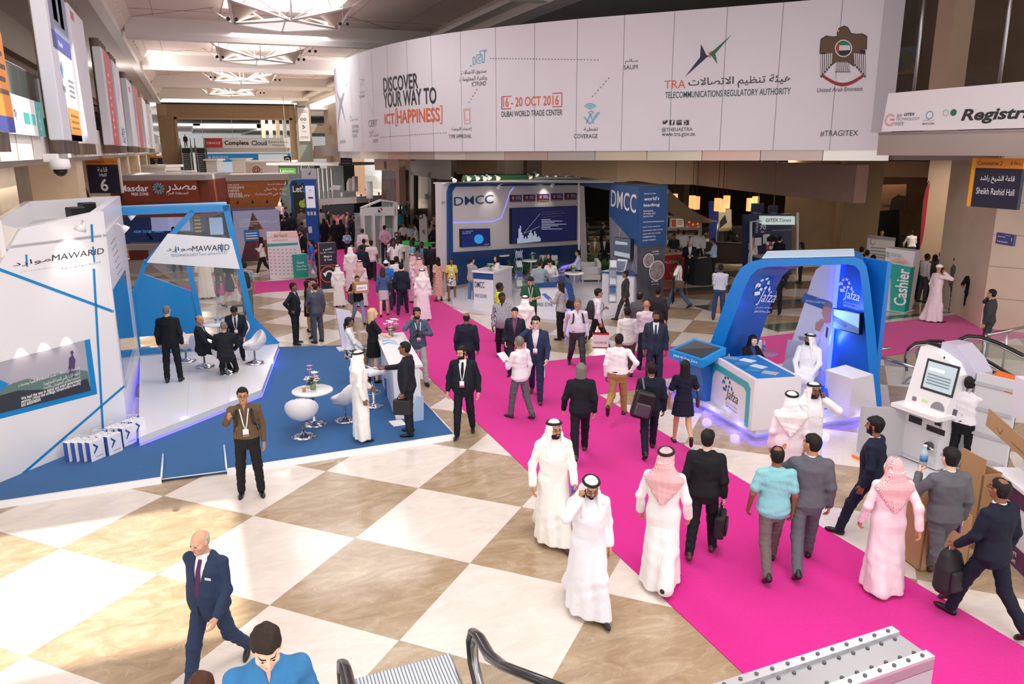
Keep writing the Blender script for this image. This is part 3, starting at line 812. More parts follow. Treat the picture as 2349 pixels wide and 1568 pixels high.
 if gl and dp<22:
  def glm():
   b=MB()
   for sg in(1,-1):
    b.tube([q.head+q.HR@V3(sg*.031+.021*cos(a),.100,.008+.016*sin(a))for a in[2*PI*j/12 for j in rg(12)]],.0022,5,closed=True)
    b.tube([q.head+q.HR@V3(sg*.052,.098,.011),q.head+q.HR@V3(sg*.08,.0,.014)],.002,5,cap=False)
   b.tube([q.head+q.HR@V3(-.01,.102,.010),q.head+q.HR@V3(.01,.102,.010)],.002,5,cap=False)
   v=np.array([x.co[:]for x in b.bm.verts]);b.bm.verts.index_update();f=np.array([[x.index for x in g.verts]for g in b.bm.faces]);b.bm.free();return v,f
  part('glasses',glm,mt('141212',ro=.3),'gl')
 if ln and dp<34:
  off=.034 if kind!='suit' else .03
  def lany():
   a=[]
   L_=[[q.hip0+q.T@V3(sg*.055,-.05,.545)]+[chest(q,t,sg*x,off)for t,x in((.49,.062),(.40,.045),(.30,.028),(.20,.006))]for sg in(1,-1)]
   V,F,o=[],[],0
   for pts in L_+[[L_[0][0],q.hip0+q.T@V3(0,-.085,.55),L_[1][0]]]:
    v,f=strip(pts,.016);V.append(v);F.append(f+o);o+=len(v)
   return np.concatenate(V),np.concatenate(F)
  part('lanyard',lany,mt(ln,ro=.6),kind)
  bc=chest(q,.155,0,off+.006)
  bv,bf=strip([bc+Zv(.05),bc-Zv(.065)],.085,.004)
  part('badge',lambda:(bv,bf),mt('f3f1f4',ro=.4),kind)
  sv,sf=strip([bc+V3(0,.005,-.035),bc+V3(0,.005,-.058)],.08,.001)
  part('badge_stripe',lambda:(sv,sf),mt('b02a72',ro=.4),kind)
 I=PersonInfo();I.o=body;I.q=q;I.sc=sc;I.R=rzm(rz);I.pos=pos;I.rz=rz;I.dp=dp;I.head=w;I.res=res
 def W(p):return I.pos+I.R@(nas(p,float)*sc)
 I.W=W
 I.grip=[W(q.wr[i]+q.hand_axes(i)@V3(-.03*(1 if i==0 else-1),0,-.095))for i in(0,1)]
 return I
 # -- the hall
WH=mt('e9e6e4',ro=.5);GLOSSW=mt('eceaec',ro=.22,spec=.5);CREAM=mt('d9cbb9',ro=.5,noise=(1.2,.05));SL_=mt('b8b8ba',ro=.28,metal=1.)
CHM=mt('d6d6da',ro=.08,metal=1.);BK_=mt('121214',ro=.4);DARK=mt('26262b',ro=.5);NAVY=mt('26263a',ro=.5);INK=mt('33363f',ro=.6)
ALU=mt('c9c9cc',ro=.35,metal=.9);BROWN=mt('8a6f5a',ro=.6,noise=(1.5,.08));DKBROWN=mt('4a3a30',ro=.6,noise=(1.5,.1));PP=mt('f4f2f2',ro=.6)
ORANGE=mt('e8902f',ro=.5);RED=mt('c8222e',ro=.5);BLUE=mt('1277bd',ro=.32);TEAL=mt('2aa79b',ro=.45);LEDB=mt('5a55ff',emit=2.2);LEDB2=mt('2b3cff',emit=3.)
TXW=mt('f6f6f6',ro=.5);TXD=mt('2a2c33',ro=.5)
def floor_mat():
 m=bpy.data.materials.new('marble_checker');m.use_nodes=True;nt=m.node_tree;b=nt.nodes['Principled BSDF']
 N=lambda t,**k:nt.nodes.new(t)
 L=nt.links.new
 tc=N('ShaderNodeTexCoord');sp=N('ShaderNodeSeparateXYZ');L(tc.outputs['Object'],sp.inputs[0])
 def M(op,a,b_=None):
  n=N('ShaderNodeMath');n.operation=op
  for i,v in en_((a,b_)):
   if v is None:continue
   if isinstance(v,(int,float)):n.inputs[i].default_value=v
   else:L(v,n.inputs[i])
  return n.outputs[0]
 o=P(581.9,1182.4);T=1.832;s2=math.sqrt(.5)
 x=M('SUBTRACT',sp.outputs[0],fl_t(o[0]));y=M('SUBTRACT',sp.outputs[1],fl_t(o[1]))
 u=M('DIVIDE',M('MULTIPLY',M('ADD',x,y),s2),T);v=M('DIVIDE',M('MULTIPLY',M('SUBTRACT',x,y),s2),T)
 fu,fv=M('FLOOR',u),M('FLOOR',v);par=M('MODULO',M('ADD',M('ADD',fu,fv),2000.),2.)
 wn=N('ShaderNodeTexWhiteNoise');wn.noise_dimensions='2D';cb=N('ShaderNodeCombineXYZ');L(fu,cb.inputs[0]);L(fv,cb.inputs[1]);L(cb.outputs[0],wn.inputs[0])
 ad=N('ShaderNodeVectorMath');ad.operation='ADD';sc=N('ShaderNodeVectorMath');sc.operation='SCALE';L(wn.outputs['Color'],sc.inputs[0]);sc.inputs['Scale'].default_value=30
 L(tc.outputs['Object'],ad.inputs[0]);L(sc.outputs[0],ad.inputs[1])
 mp=N('ShaderNodeMapping');mp.inputs['Scale'].default_value=(1.,2.2,1);mp.inputs['Rotation'].default_value=(0,0,.5);L(ad.outputs[0],mp.inputs[0])
 n1=N('ShaderNodeTexNoise');n1.inputs['Scale'].default_value=1.6;n1.inputs['Detail'].default_value=8;n1.inputs['Roughness'].default_value=.65;n1.inputs['Distortion'].default_value=1.2;L(mp.outputs[0],n1.inputs[0])
 vo=N('ShaderNodeTexNoise');vo.inputs['Scale'].default_value=1.1;vo.inputs['Detail'].default_value=6;vo.inputs['Distortion'].default_value=2.5;L(mp.outputs[0],vo.inputs[0])
 vein=M('LESS_THAN',M('ABSOLUTE',M('SUBTRACT',vo.outputs[0],.5)),.004)
 def ramp(fac,stops):
  r=N('ShaderNodeValToRGB');L(fac,r.inputs[0]);e=r.color_ramp.elements
  e[0].position,e[0].color=stops[0][0],(*lin(stops[0][1]),1);e[1].position,e[1].color=stops[-1][0],(*lin(stops[-1][1]),1)
  for p_,c_ in stops[1:-1]:q=e.new(p_);q.color=(*lin(c_),1)
  return r.outputs[0]
 brown=ramp(n1.outputs[0],[(.25,'#92795c'),(.5,'#ab9579'),(.75,'#c2b097')]);cream=ramp(n1.outputs[0],[(.25,'#d8cdc2'),(.55,'#e4dbd2'),(.8,'#ebe3db')])
 def mix(f,a,b_,t='MIX'):
  n=N('ShaderNodeMix');n.data_type='RGBA';n.blend_type=t
  if isinstance(f,(int,float)):n.inputs[0].default_value=f
  else:L(f,n.inputs[0])
  for i,v in((6,a),(7,b_)):
   if isinstance(v,tuple):n.inputs[i].default_value=v
   else:L(v,n.inputs[i])
  return n.outputs[2]
 brown=mix(M('MULTIPLY',vein,.28),brown,(*lin('#d8cab4'),1))
 c=mix(par,brown,cream)
 band=M('MULTIPLY',M('GREATER_THAN',sp.outputs[0],16.),M('GREATER_THAN',sp.outputs[1],18.2));wv=M('MODULO',M('ADD',sp.outputs[1],M('MULTIPLY',sp.outputs[0],.12)),3.4)
 c=mix(M('MULTIPLY',band,M('LESS_THAN',wv,.75)),c,(*lin('#4f5f58'),1))
 c=mix(M('MULTIPLY',band,M('GREATER_THAN',wv,2.7)),c,(*lin('#8d6650'),1))
 gx=M('ABSOLUTE',M('SUBTRACT',M('FRACT',u),.5));gy=M('ABSOLUTE',M('SUBTRACT',M('FRACT',v),.5));gr=M('GREATER_THAN',M('MAXIMUM',gx,gy),.4978)
 hx=M('ABSOLUTE',M('SUBTRACT',M('FRACT',M('MULTIPLY',u,2.)),.5));hy=M('ABSOLUTE',M('SUBTRACT',M('FRACT',M('MULTIPLY',v,2.)),.5));gr2=M('GREATER_THAN',M('MAXIMUM',hx,hy),.4975)
 c=mix(M('MULTIPLY',M('MAXIMUM',gr,M('MULTIPLY',gr2,.45)),.35),c,(*lin('#6f6254'),1))
 L(c,b.inputs['Base Color']);b.inputs['Roughness'].default_value=.13;b.inputs['Specular IOR Level'].default_value=.5
 return m
def carpet_mat(h,h2,sc=60.):
 return mt(h,ro=.95,spec=.1,bump=(sc*4,.35,.01),noise=(sc*.25,.05,(1,3,1)),sheen=.2)
ST(MB().box(-14,-4,-.2,48,175,0).B('floor',floor_mat()))
PINK=carpet_mat('#d3168c',None)
t=TH('carpet_runner','magenta carpet runner along the hall with a branch to the right','carpet',(6.5,20,0))
b=MB();b.box(4.92,-3,.0,8.08,75,.012);b.B('main_run',PINK,t)
MB().box(8.08,14.84,.0,27,17.87,.012).B('side_run',PINK,t)
MB().box(-2.5,31.5,.0,4.92,34.2,.012).B('cross_run',PINK,t)
XL=-3.
FASC=mt('e8e2da',ro=.45,noise=(.7,.04))
ST(box('wall_left_fascia',FASC,XL-.35,5,5.24,XL,108,6.15))
b=MB()
for k in rg(62):y=6+k*1.65;b.box(XL,y,5.25,XL+.012,y+.02,6.14)
ST(b.B('trim_1',mt('9b9389',ro=.6)))
ST(box('trim_2',mt('b7aca1',ro=.5),-9,5,5.10,XL-.35,108,5.24))
ST(box('wall_left_upper',mt('80604e',ro=.6,noise=(.8,.08)),-7.4,5,5.24,-7.,108,9.6))
ST(box('trim_3',mt('b3a596',ro=.6),-7.6,5,9.6,-6.6,108,11.1))
ST(box('wall_left',mt('cbb79e',ro=.5,noise=(1.,.06)),-7.4,12,0,-7.,108,5.1))
ST(box('trim_4',mt('d5ccc4',ro=.5),-9,22,11.1,-3.,108,11.4))
ST(box('trim_5',mt('ebe7e4',ro=.4),-3.,22,11.,-2.55,108,11.55))
b=MB()
b.X([(-2.55,22,11.35),(-2.,22,11.9),(-2.,22,12.1),(-2.75,22,11.6)],(0,86,0));ST(b.B('trim_6',mt('d9cfc6',ro=.5)))
b=MB()
for k in rg(64):b.box(-2.5,24+k*1.3,11.52,-2.28,24.5+k*1.3,11.78)
ST(b.B('trim_7',mt('efe8de',ro=.3)))
for k in rg(8):
 y=17.+k*11.2
 ST(box('wall_left_pier',mt('d8c2a5',ro=.5,noise=(2.,.05)),-4.6,y,0,-3.3,y+1.7,5.1))
for k in rg(14):
 y=14.5+k*4.2;t=TH('window_%d'%(k+1),None,None,(-6.98,y,6.9));t['kind']='structure'
 box('frame',mt('93867b',ro=.5),-7.,y,6.75,-6.93,y+1.5,7.95,t);box('pane',mt('c4d6d2',ro=.2),-6.94,y+.08,6.83,-6.92,y+.72,7.87,t);box('pane',mt('c4d6d2',ro=.2),-6.94,y+.8,6.83,-6.92,y+1.42,7.87,t)
b=MB();b.box(-3.2,6,6.15,-3.17,108,7.1);rail=TH('balustrade','long glass balustrade along the left mezzanine edge behind the banners','balustrade',(-3.2,50,6.15))
b.B('glass_panel',glass('#8fa39d',.45),rail);MB().tube([(-3.18,6,7.13),(-3.18,108,7.13)],.035).B('handrail',SL_,rail)
CEIL=mt('e0d2cb',ro=.7,noise=(.3,.015));BEAM=mt('e6e1de',ro=.6)
SK=[(4.75,39.5),(4.75,55.7),(4.75,72.2),(4.75,89.)]
b=MB()
def slab_with_holes(x0,y0,x1,y1,holes):
 ys=sorted({y0,y1}|{h[1]for h in holes}|{h[3]for h in holes})
 for ya,yb in zip(ys[:-1],ys[1:]):
  hs=sorted((h[0],h[2])for h in holes if h[1]<(ya+yb)/2<h[3]);x=x0
  for ha,hb in hs:b.box(x,ya,12.,ha,yb,12.2);x=hb
  b.box(x,ya,12.,x1,yb,12.2)
slab_with_holes(-2.6,-4,14.5,108,[(2.15,5.7,7.35,9.4),(2.4,20.4,7.35,25.6),(-.2,9.5,1.35,13.2),(-.1,14.4,1.2,17.6),(-.3,20.6,1.2,24)]+[(2.15,y-2.6,7.35,y+2.6)for _,y in SK])  # unseen near openings and side slots are shaped to let sun patches in
ST(b.B('ceiling',CEIL))
ST(box('ceiling_right',mt('8d8178',ro=.7),14.5,-4,11.,48,70,11.3))
ST(box('ceiling_far',WH,-14,108.5,10.6,40,175,10.8))
b=MB()
for y0 in(30.5,47.2,63.9,80.6):
 for k in rg(2):
  yy=y0+2.+k*11;b.box(-2.4,yy,11.985,13.5,yy+.03,12.)
 for k in rg(5):b.box(-1.+k*3.1,y0+1,11.985,-.97+k*3.1,y0+15,12.)
 for s in(-1,1):
  b.X([(4.75+s*3,y0+11.5,11.985),(4.78+s*3,y0+11.5,11.985),(4.78+s*7.3,y0+16.2,11.985),(4.75+s*7.3,y0+16.2,11.985)],(0,0,.015))
ST(b.B('trim_8',mt('a3958d',ro=.8)))
for k,y in en_((30.,46.7,63.4,80.,97.)):
 b=MB();b.X([(-2.4,y-.55,12.),(-2.4,y-.55,11.25),(-2.4,y-.3,11.),(-2.4,y+.3,11.),(-2.4,y+.55,11.25),(-2.4,y+.55,12.)],(16.5,0,0));ST(b.B('beam_%d'%(k+1),BEAM))
LAT=mt('e6e4e4',ro=.4);SOFF=mt('b29f90',ro=.7)
def star_skylight(cx,cy,n):
 t=TH('star_skylight','%s star shaped skylight with white lattice struts under the ceiling'%n,'skylight',(cx,cy,12),0,'star skylights of the ceiling')
 R,r=4.3,2.35;pts=[]
 for k in rg(8):
  a=PI/8*(2*k)+PI/4;rr=R if k%2==0 else r*1.
  pts.append((cx+rr*cos(a)*(.85 if k%2==0 else 1.),cy+rr*sin(a)*.8,11.55 if k%2==0 else 10.95))
 b=MB()
 for k in rg(8):b.tube([pts[k],pts[(k+1)%8]],.055,6)
 low=[pts[k]for k in(1,3,5,7)];up=[(cx+2.4*cos(a),cy+2.4*sin(a),12.)for a in[PI/4*k for k in rg(8)]]
 for i,p in en_(low):
  b.tube([p,low[(i+1)%4]],.05,6);b.tube([p,(cx,cy,11.3)],.04,6)
  for u in up:
   if(u[0]-p[0])**2+(u[1]-p[1])**2<7:b.tube([p,u],.04,6)
 for k in(0,2,4,6):b.tube([pts[k],(pts[k][0]*1.25-cx*.25,pts[k][1]*1.1-cy*.1,12.)],.04,6)
 b.B('lattice',LAT,t)
 for k in(0,2,4,6):
  p,a_,c_=Vc(pts[k]),Vc(pts[k-1]),Vc(pts[(k+1)%8])
  m=MB();m.X([p,a_,(a_+c_)/2+Vc((0,0,.55)),c_],(0,0,.03));m.B('perforated_wing',SOFF,t)
 m=MB()
 for k in(1,3,5,7):
  p=Vc(pts[k]);q=Vc(pts[(k+2)%8]);m.X([p+Vc((0,0,.05)),q+Vc((0,0,.05)),Vc((cx,cy,11.35))],(0,0,.015))
 m.B('diffuser',mt('fdfbf8',ro=.6,emit=.55),t)
 return t
for(x,y),n in zip(SK,('nearest','second','third','farthest')):star_skylight(x,y,n)
def ceil_spot(p,label,twin=True):
 t=TH('ceiling_spotlight',label,'spotlight',p,0,'twin spotlights hanging from the ceiling')
 z0=12.;b=MB();b.tube([(p[0],p[1],z0),p],.018,6);b.B('stem',LAT,t)
 for s in((-.16,.16)if twin else(0,)):
  m=MB();m.tube([(p[0]+s,p[1]+.1,p[2]),(p[0]+s,p[1]-.14,p[2]-.05)],[.07,.1],10);m.B('lamp_head',WH,t)
  m=MB();m.tube([(p[0]+s,p[1]-.141,p[2]-.051),(p[0]+s,p[1]-.15,p[2]-.053)],.085,10);m.B('lens',BK_,t)
for i,(x,y,lab)in en_(((532,42,'below the left tip of the nearest skylight'),(787,53,'below the right tip of the nearest skylight'),(504,129,'below the left tip of the second skylight'),(690,135,'below the right tip of the second skylight'),(716,116,'hanging under the first beam right of the second skylight'),(488,176,'left of the third skylight'),(636,182,'right of the third skylight'),(601,212,'right of the farthest skylight'))):
 ceil_spot(tp_(P(x,y,10.9)),'small white twin ceiling spotlight '+lab)
FWALL=mt('a98d70',ro=.7,noise=(3.,.07))
b=MB();b.box(-3.1,108,9.32,13.2,108.5,11.2);b.box(-3.1,108,0,-1.15,108.5,9.32);ST(b.B('wall_far',FWALL))
b=MB();b.box(-1.25,107.9,0,-.95,108.6,9.45);b.box(-1.25,107.9,9.2,12.9,108.6,9.45);b.box(12.55,107.9,0,13.3,108.6,11.1);b.box(-3,107.92,9.6,-2.,108.,11.);ST(b.B('trim_9',mt('b89d80',ro=.6)))
ST(box('trim_10',BK_,-3.1,107.85,11.,13.3,107.95,11.15))
ST(box('wall_far_right',mt('9c7f68',ro=.6,noise=(1.,.06)),17.6,98,0,20,112,11.2))
b=MB();b.box(13.3,108.3,0,17.6,109,2.2);b.box(15.,108,4.3,17.6,109,5.4);b.box(15.,108,7.6,17.6,109,8.6);ST(b.B('trim_11',mt('b09a84',ro=.6)))
t=TH('poster_column','tall glazed column with a white poster beside the far opening','column',(14.2,107,0))
box('shaft',mt('8f9d94',ro=.25),13.35,107.2,0,15.,108,11.1,t);box('edge_strip',mt('a08c7a',ro=.5),13.25,107.1,0,13.5,107.25,11.1,t);box('edge_strip',mt('a08c7a',ro=.5),14.9,107.1,0,15.15,107.25,11.1,t)
f=Face((13.5,107.1,6.55),(1,0,0),parent=t,lift=.01);f.rect(0,0,1.4,4.2,mt('e2dfe3',ro=.6),'poster',1)
f.Ps(ringp(.5,2.75,.10,.17)+ringp(.9,2.75,.10,.17),INK,'emblem',2);f.Ps([disc(.62,1.9,.11,10),disc(.78,1.75,.09,10),disc(.6,1.6,.08,10)],INK,'emblem',2)
for y,w in((3.8,1.),(3.6,1.1),(2.3,.5),(1.2,.6),(.55,1.),(.4,1.)):f.rect(.7-w/2,y,.7+w/2,y+.05,mt('8f8c92',ro=.6),'lettering',2)
ST(box('wall_back',mt('eef0f0',ro=.6,emit=.25),-14,170,0,40,170.5,10.6))  # wall glows slightly, brightness of the far hall put into its material
b=MB();b.box(1.9,109.5,5.2,13.2,120,5.8);b.box(-14,126,5.2,40,170,5.8);ST(b.B('trim_12',mt('c9c6c2',ro=.5)))
b=MB()
for k in rg(5):b.box(-8+k*9,128,9.-.3*k,2+k*9,168,9.3)
ST(b.B('trim_13',WH))
for k in rg(4):ST(box('wall_back_pier',mt('d0b891',ro=.6)if k%2==0 else mt('c9c4c0',ro=.5),10.2+k*1.1,122+k,5.8,10.7+k*1.1,122.6+k,10.6))
t=TH('sponsor_sign','long white hanging sign reading Complete Cloud across the far opening','sign',(7,109.4,5.8))
box('board',mt('e6e6ea',ro=.5),1.95,109.2,5.72,12.6,109.45,7.,t)
f=Face((1.95,109.2,5.72),(1,0,0),parent=t,lift=.02);f.rect(.05,.05,2.2,1.23,mt('c8313f',ro=.5),'red_panel');f.text('ORACLE',1.12,.5,w=1.6,h=.3,m=TXW,align='CENTER',bold=.01)
f.text('Complete',2.45,.22,h=.72,wmax=3.2,m=mt('1b1b1f'),bold=.03);f.text('Cloud',5.75,.32,h=.62,wmax=1.9,m=mt('1d3f8f'),bold=.03)
f.text('Applications, Platform,\nInfrastructure',9.1,.25,h=.65,wmax=2.6,m=INK,align='CENTER')
b=MB()
for x in(1.9,5.5,9.):b.tube([(x,109.3,5.8),(x,109.3,9.3)],.03,6)
b.B('hanger',SL_,t)
def far_escalator(x0,lab):
 t=TH('escalator',lab,'escalator',(x0,103,0),0,'escalators at the far end of the hall')
 b=MB()
 n=26
 for k in rg(n):b.box(x0+.25,98.5+k*.42,0+k*.22,x0+1.15,98.5+(k+1)*.42,k*.22+.2)
 b.B('steps',mt('2e2c2c',ro=.5),t)
 for s in(.0,1.2):
  m=MB();m.X([(x0+s,98.,-.0),(x0+s,98.,.5),(x0+s,109,6.1),(x0+s,110,6.1),(x0+s,110,5.4)],(.22,0,0));m.B('skirt',mt('6d5c54',ro=.4),t)
  m=MB();m.tube([(x0+s+.1,97.6,.9),(x0+s+.1,98.2,1.15),(x0+s+.1,109,6.9),(x0+s+.1,110.2,6.95),(x0+s+.1,110.5,6.6)],.06,8);m.B('handrail',BK_,t)
far_escalator(-.95,'left one of the two dark escalators under the far opening');far_escalator(.75,'right one of the two dark escalators under the far opening')
ST(box('trim_14',mt('a9b5ae',ro=.3),-1.,110,5.2,2.,126,5.8))
ST(box('trim_ceiling_right',mt('d5cbc4',ro=.6),13.6,-4,10.95,14.6,108,12.2));ST(box('trim_ceiling_brackets',mt('e5dfda',ro=.5),12.9,20,11.3,13.6,108,11.5))
# -- right side: curved mezzanine front, banner, food court bulkhead
BPL=[(20.48,18.94),(18.44,21.35),(15.44,24.64),(13.2,27.15),(10.79,30.6),(9.5,33.3),(8.55,36.6),(8.,40.5),(8.,44.5),(8.35,48.5)]
def smooth_path(pts,n=6):
 p=[Vc((x,y,0))for x,y in pts];p=[p[0]*2-p[1]]+p+[p[-1]*2-p[-2]];out=[]
 for i in rg(1,len(p)-2):
  for k in rg(n):
   t=k/n;a,b_,c,d=p[i-1],p[i],p[i+1],p[i+2]
   out.append(.5*((2*b_)+(c-a)*t+(2*a-5*b_+4*c-d)*t*t+(3*b_-a-3*c+d)*t**3))
 out.append(p[-2]);return out
BC=smooth_path(BPL)
BS=[.0]
for a_,b_ in zip(BC[:-1],BC[1:]):BS.append(BS[-1]+(b_-a_).length)
def bpt(s,z,off=.0):

 s=min(max(s,0),BS[-1]-1e-6);i=max(j for j in rg(len(BS))if BS[j]<=s);i=min(i,len(BC)-2)
 t=(s-BS[i])/(BS[i+1]-BS[i]);p=BC[i].lerp(BC[i+1],t)
 def tan(j):return(BC[min(j+1,len(BC)-1)]-BC[max(j-1,0)]).normalized()
 d=tan(i).lerp(tan(i+1),t).normalized();n=Vc((-d.y,d.x,0));
 if n.dot(Vc((-p.x,-p.y,0)))<0:n=-n
 return Vc((p.x,p.y,z))+n*off
def bsz(px,py):

 d=ray(px,py);best=None
 for i in rg(len(BC)-1):
  a_,b_=BC[i],BC[i+1];n=np.array([b_.y-a_.y,a_.x-b_.x,0]);den=d@n
  if abs(den)<1e-9:continue
  t=((a_.x-CAM[0])*n[0]+(a_.y-CAM[1])*n[1])/den;q=CAM+d*t;L=(b_-a_).length
  u=((q[0]-a_.x)*(b_.x-a_.x)+(q[1]-a_.y)*(b_.y-a_.y))/L/L
  if t>0 and-.001<=u<=1.001 and(best is None or t<best[0]):best=(t,BS[i]+u*L,q[2])
 return best[1:]
BAN=TH('curved_banner','huge curved white banner with organisation name wrapped round the mezzanine','banner',(15,25,5.3))
NB=60
b=MB()
Z0,Z1=5.32,9.93
rows=[[b._v(bpt(BS[-1]*i/NB,z,o))for i in rg(NB+1)]for z,o in((Z0,.0),(Z1,.0),(Z1,-.12),(Z0,-.12))]
for i in rg(NB):
 for r in rg(4):
  f_=b.bm.faces.new((rows[r][i],rows[r][i+1],rows[(r+1)%4][i+1],rows[(r+1)%4][i]));f_.smooth=False
for e in(0,NB):b.bm.faces.new([rows[r][e]for r in rg(4)])
b.B('fabric',mt('dcd9df',ro=.75,noise=(.5,.02)),BAN)
b=MB();
for k in rg(1,19):
 s=BS[-1]*k/19.;b.X([bpt(s-.012,Z0,.003),bpt(s+.012,Z0,.003),bpt(s+.012,Z1,.003),bpt(s-.012,Z1,.003)],(0,0,.001))
b.B('seam',mt('cac8d0',ro=.7),BAN)
def btext(t,x0,y0,x1,y1,m,bold=.0,shear=.0,ar=False,name='lettering'):

 if ar:t='\n'.join(shape_ar(q)for q in t.split('\n'))
 s0,z0=bsz(x0,y0);s1,z1=bsz(x1,y1);v,fs=text_mesh(t,bold,shear);lo,hi=v.min(0),v.max(0)
 z1=bsz((x0+x1)/2,y1)[1];z0=bsz((x0+x1)/2,y0)[1]
 vs=[bpt(s0+(p[0]-lo[0])/(hi[0]-lo[0])*(s1-s0),z0+(p[1]-lo[1])/(hi[1]-lo[1])*(z1-z0),.012)for p in v]
 return add(name,raw(vs,fs,name),m,BAN)
def bline(pts,w,m,name='line_art',dash=None):
 vs,fs=[],[]
 q=[bsz(*p)for p in pts]
 for a_,c_ in zip(q[:-1],q[1:]):
  L=math.hypot(c_[0]-a_[0],c_[1]-a_[1]);n=max(1,int(L/dash))if dash else 1
  for k in rg(n):
   t0,t1=k/n,(k+(.45 if dash else 1.))/n
   A=(a_[0]+(c_[0]-a_[0])*t0,a_[1]+(c_[1]-a_[1])*t0);B_=(a_[0]+(c_[0]-a_[0])*t1,a_[1]+(c_[1]-a_[1])*t1)
   d=Vc((B_[0]-A[0],B_[1]-A[1]));nn=Vc((-d.y,d.x)).normalized()*w/2;i=len(vs)
   for(u,vv)in((A[0]+nn.x,A[1]+nn.y),(B_[0]+nn.x,B_[1]+nn.y),(B_[0]-nn.x,B_[1]-nn.y),(A[0]-nn.x,A[1]-nn.y)):vs.append(bpt(u,vv,.01))
   fs.append((i,i+1,i+2,i+3))
 return add(name,raw(vs,fs,name),m,BAN)
def bpoly(polys,m,name='emblem',off=.01):
 vs,fs=[],[]
 for pg in polys:
  i=len(vs);vs+=[bpt(*bsz(*p),off)for p in pg];fs.append(list(rg(i,i+len(pg))))
 return add(name,raw(vs,fs,name),m,BAN)
OR2=mt('d56a45',ro=.6);CY=mt('7fb3c6',ro=.6);GR=mt('7b7d86',ro=.6);RD=mt('b6564a',ro=.6);GRN=mt('2c6b55',ro=.6)
btext('DISCOVER',880,207,959,172,INK,.02);btext('YOUR WAY TO',881,242,1001,205,INK,.02)
btext('ICT',883,284,905,260,OR2,.02);btext('HAPPINESS',911,281,1009,249,OR2,.02)
bline([(908,288),(1014,283),(1014,243),(908,250),(908,288)],.05,OR2,'frame_line')
btext('صندوق الاتصالات',1058,171,1116,159,INK,.0,ar=True);btext('وتقنية المعلومات',1054,187,1117,174,INK,.0,ar=True);btext('ICTFUND',1083,197,1115,187,INK)
bline([(1078,151),(1082,151)],.06,CY);bline([(1085,148),(1085,131),(1090,131),(1090,147),(1085,148)],.04,CY);bline([(1104,144),(1094,145),(1094,126),(1103,125),(1103,131),(1098,131),(1098,139),(1104,139)],.04,CY)
bline([(1106,143),(1107,128),(1101,122),(1101,117),(1112,116),(1111,143),(1106,143)],.04,CY);bline([(1112,118),(1116,118),(1116,114),(1112,114),(1112,118)],.03,CY)
bline([(1124,134),(1378,138)],.035,GR,'dotted_line',.13);bline([(1095,204),(1073,240)],.035,GR,'dotted_line',.13);bline([(1398,178),(1355,226)],.035,GR,'dotted_line',.13);bline([(873,315),(1028,304)],.03,GR,'dotted_line',.16)
btext('16 - 20 OCT 2016',1154,243,1282,221,OR2,.012);bline([(1151,250),(1289,244),(1289,213),(1151,222),(1151,250)],.035,RD,'frame_line')
btext('DUBAI WORLD TRADE CENTER',1151,266,1290,253,INK,.005)
btext('سالم',1434,146,1463,135,INK,ar=True);btext('SALIM',1431,159,1463,149,INK)
btext('تغطية',1339,302,1372,291,INK,ar=True);btext('COVERAGE',1317,317,1371,307,INK)
btext('إعتماد النوعية',1037,301,1082,291,INK,ar=True);btext('TYPE APPROVAL',1030,317,1082,308,INK)
bline([(1064,250),(1078,249),(1079,282),(1066,284),(1064,250)],.03,mt('d9a79a'));bline([(1066,253),(1077,252),(1077,275),(1067,276),(1066,253)],.02,mt('d9a79a'))
for r_ in(5,10,15):bline([(1354+r_*cos(a),252-r_*sin(a)*.95)for a in[.5+2.1*k/6 for k in rg(7)]],.05,CY)
bline([(1340,268),(1354,284),(1372,262)],.06,CY);bline([(1345,283),(1354,262),(1362,283)],.05,CY);bline([(1350,258),(1356,254),(1362,258),(1356,263),(1350,258)],.04,CY);bline([(1362,270),(1372,258),(1376,260)],.06,CY)
bpoly([[(798,186),(784,222),(779,233),(786,232)],[(779,233),(786,232),(780,262),(774,300)],[(772,207),(780,225),(786,232),(779,236)],[(784,232),(793,283),(781,240)]],mt('8f9097'))
bline([(833,172),(829,198)],.03,mt('a8b7cf'));bline([(824,181),(837,183)],.03,mt('a8b7cf'));bline([(827,196),(833,182),(836,197)],.03,mt('a8b7cf'))
btext('تصنيف',826,214,837,208,GR,ar=True);btext('TARNEEF',824,224,837,218,GR)
btext('مركز\nإسعاد المتعاملين',803,278,822,263,GR,ar=True);btext('CUSTOMER\nHAPPINESS\nCENTER',809,315,823,286,GR);btext('CERT',846,290,865,275,GR);btext('طوارىء\nالحاسب الآلي',847,316,868,297,GR,ar=True);btext('AECERT',856,326,868,319,GR);btext('#TRAGITEX',780,329,793,321,GR)
bline([(827,200),(792,240)],.02,mt('b9bcc8'));bline([(838,200),(855,262)],.02,mt('b9bcc8'))
DK=mt('1f2b4c',ro=.6);ORT=mt('d2694e',ro=.6)
bpoly([[(1571,177),(1606,131),(1608,101),(1621,127),(1630,127),(1622,131)]],DK);bpoly([[(1679,79),(1641,123),(1646,147),(1633,129),(1626,125),(1640,113)]],mt('2b6a4a'))
bpoly([[(1623,117),(1627,121),(1634,115),(1628,126)],[(1614,136),(1627,130),(1633,135),(1628,127)]],ORT,off=.02)
btext('TRA',1524,203,1573,184,ORT);btext('هيئة تنظيم الاتصالات',1579,201,1815,174,INK,.01,ar=True);btext('TELECOMMUNICATIONS REGULATORY AUTHORITY',1526,221,1814,206,mt('1f4a50'),.005)
btext('@THEUAETRA',1518,303,1589,292,INK);btext('www.tra.gov.ae',1518,315,1595,304,INK);btext('#TRAGITEX',1881,313,1969,299,INK)
for k in rg(4):
 x0=1519+16.5*k
 if k:bpoly([[(x0,287),(x0+12,286.5),(x0+12,275),(x0,275.5)]],INK)
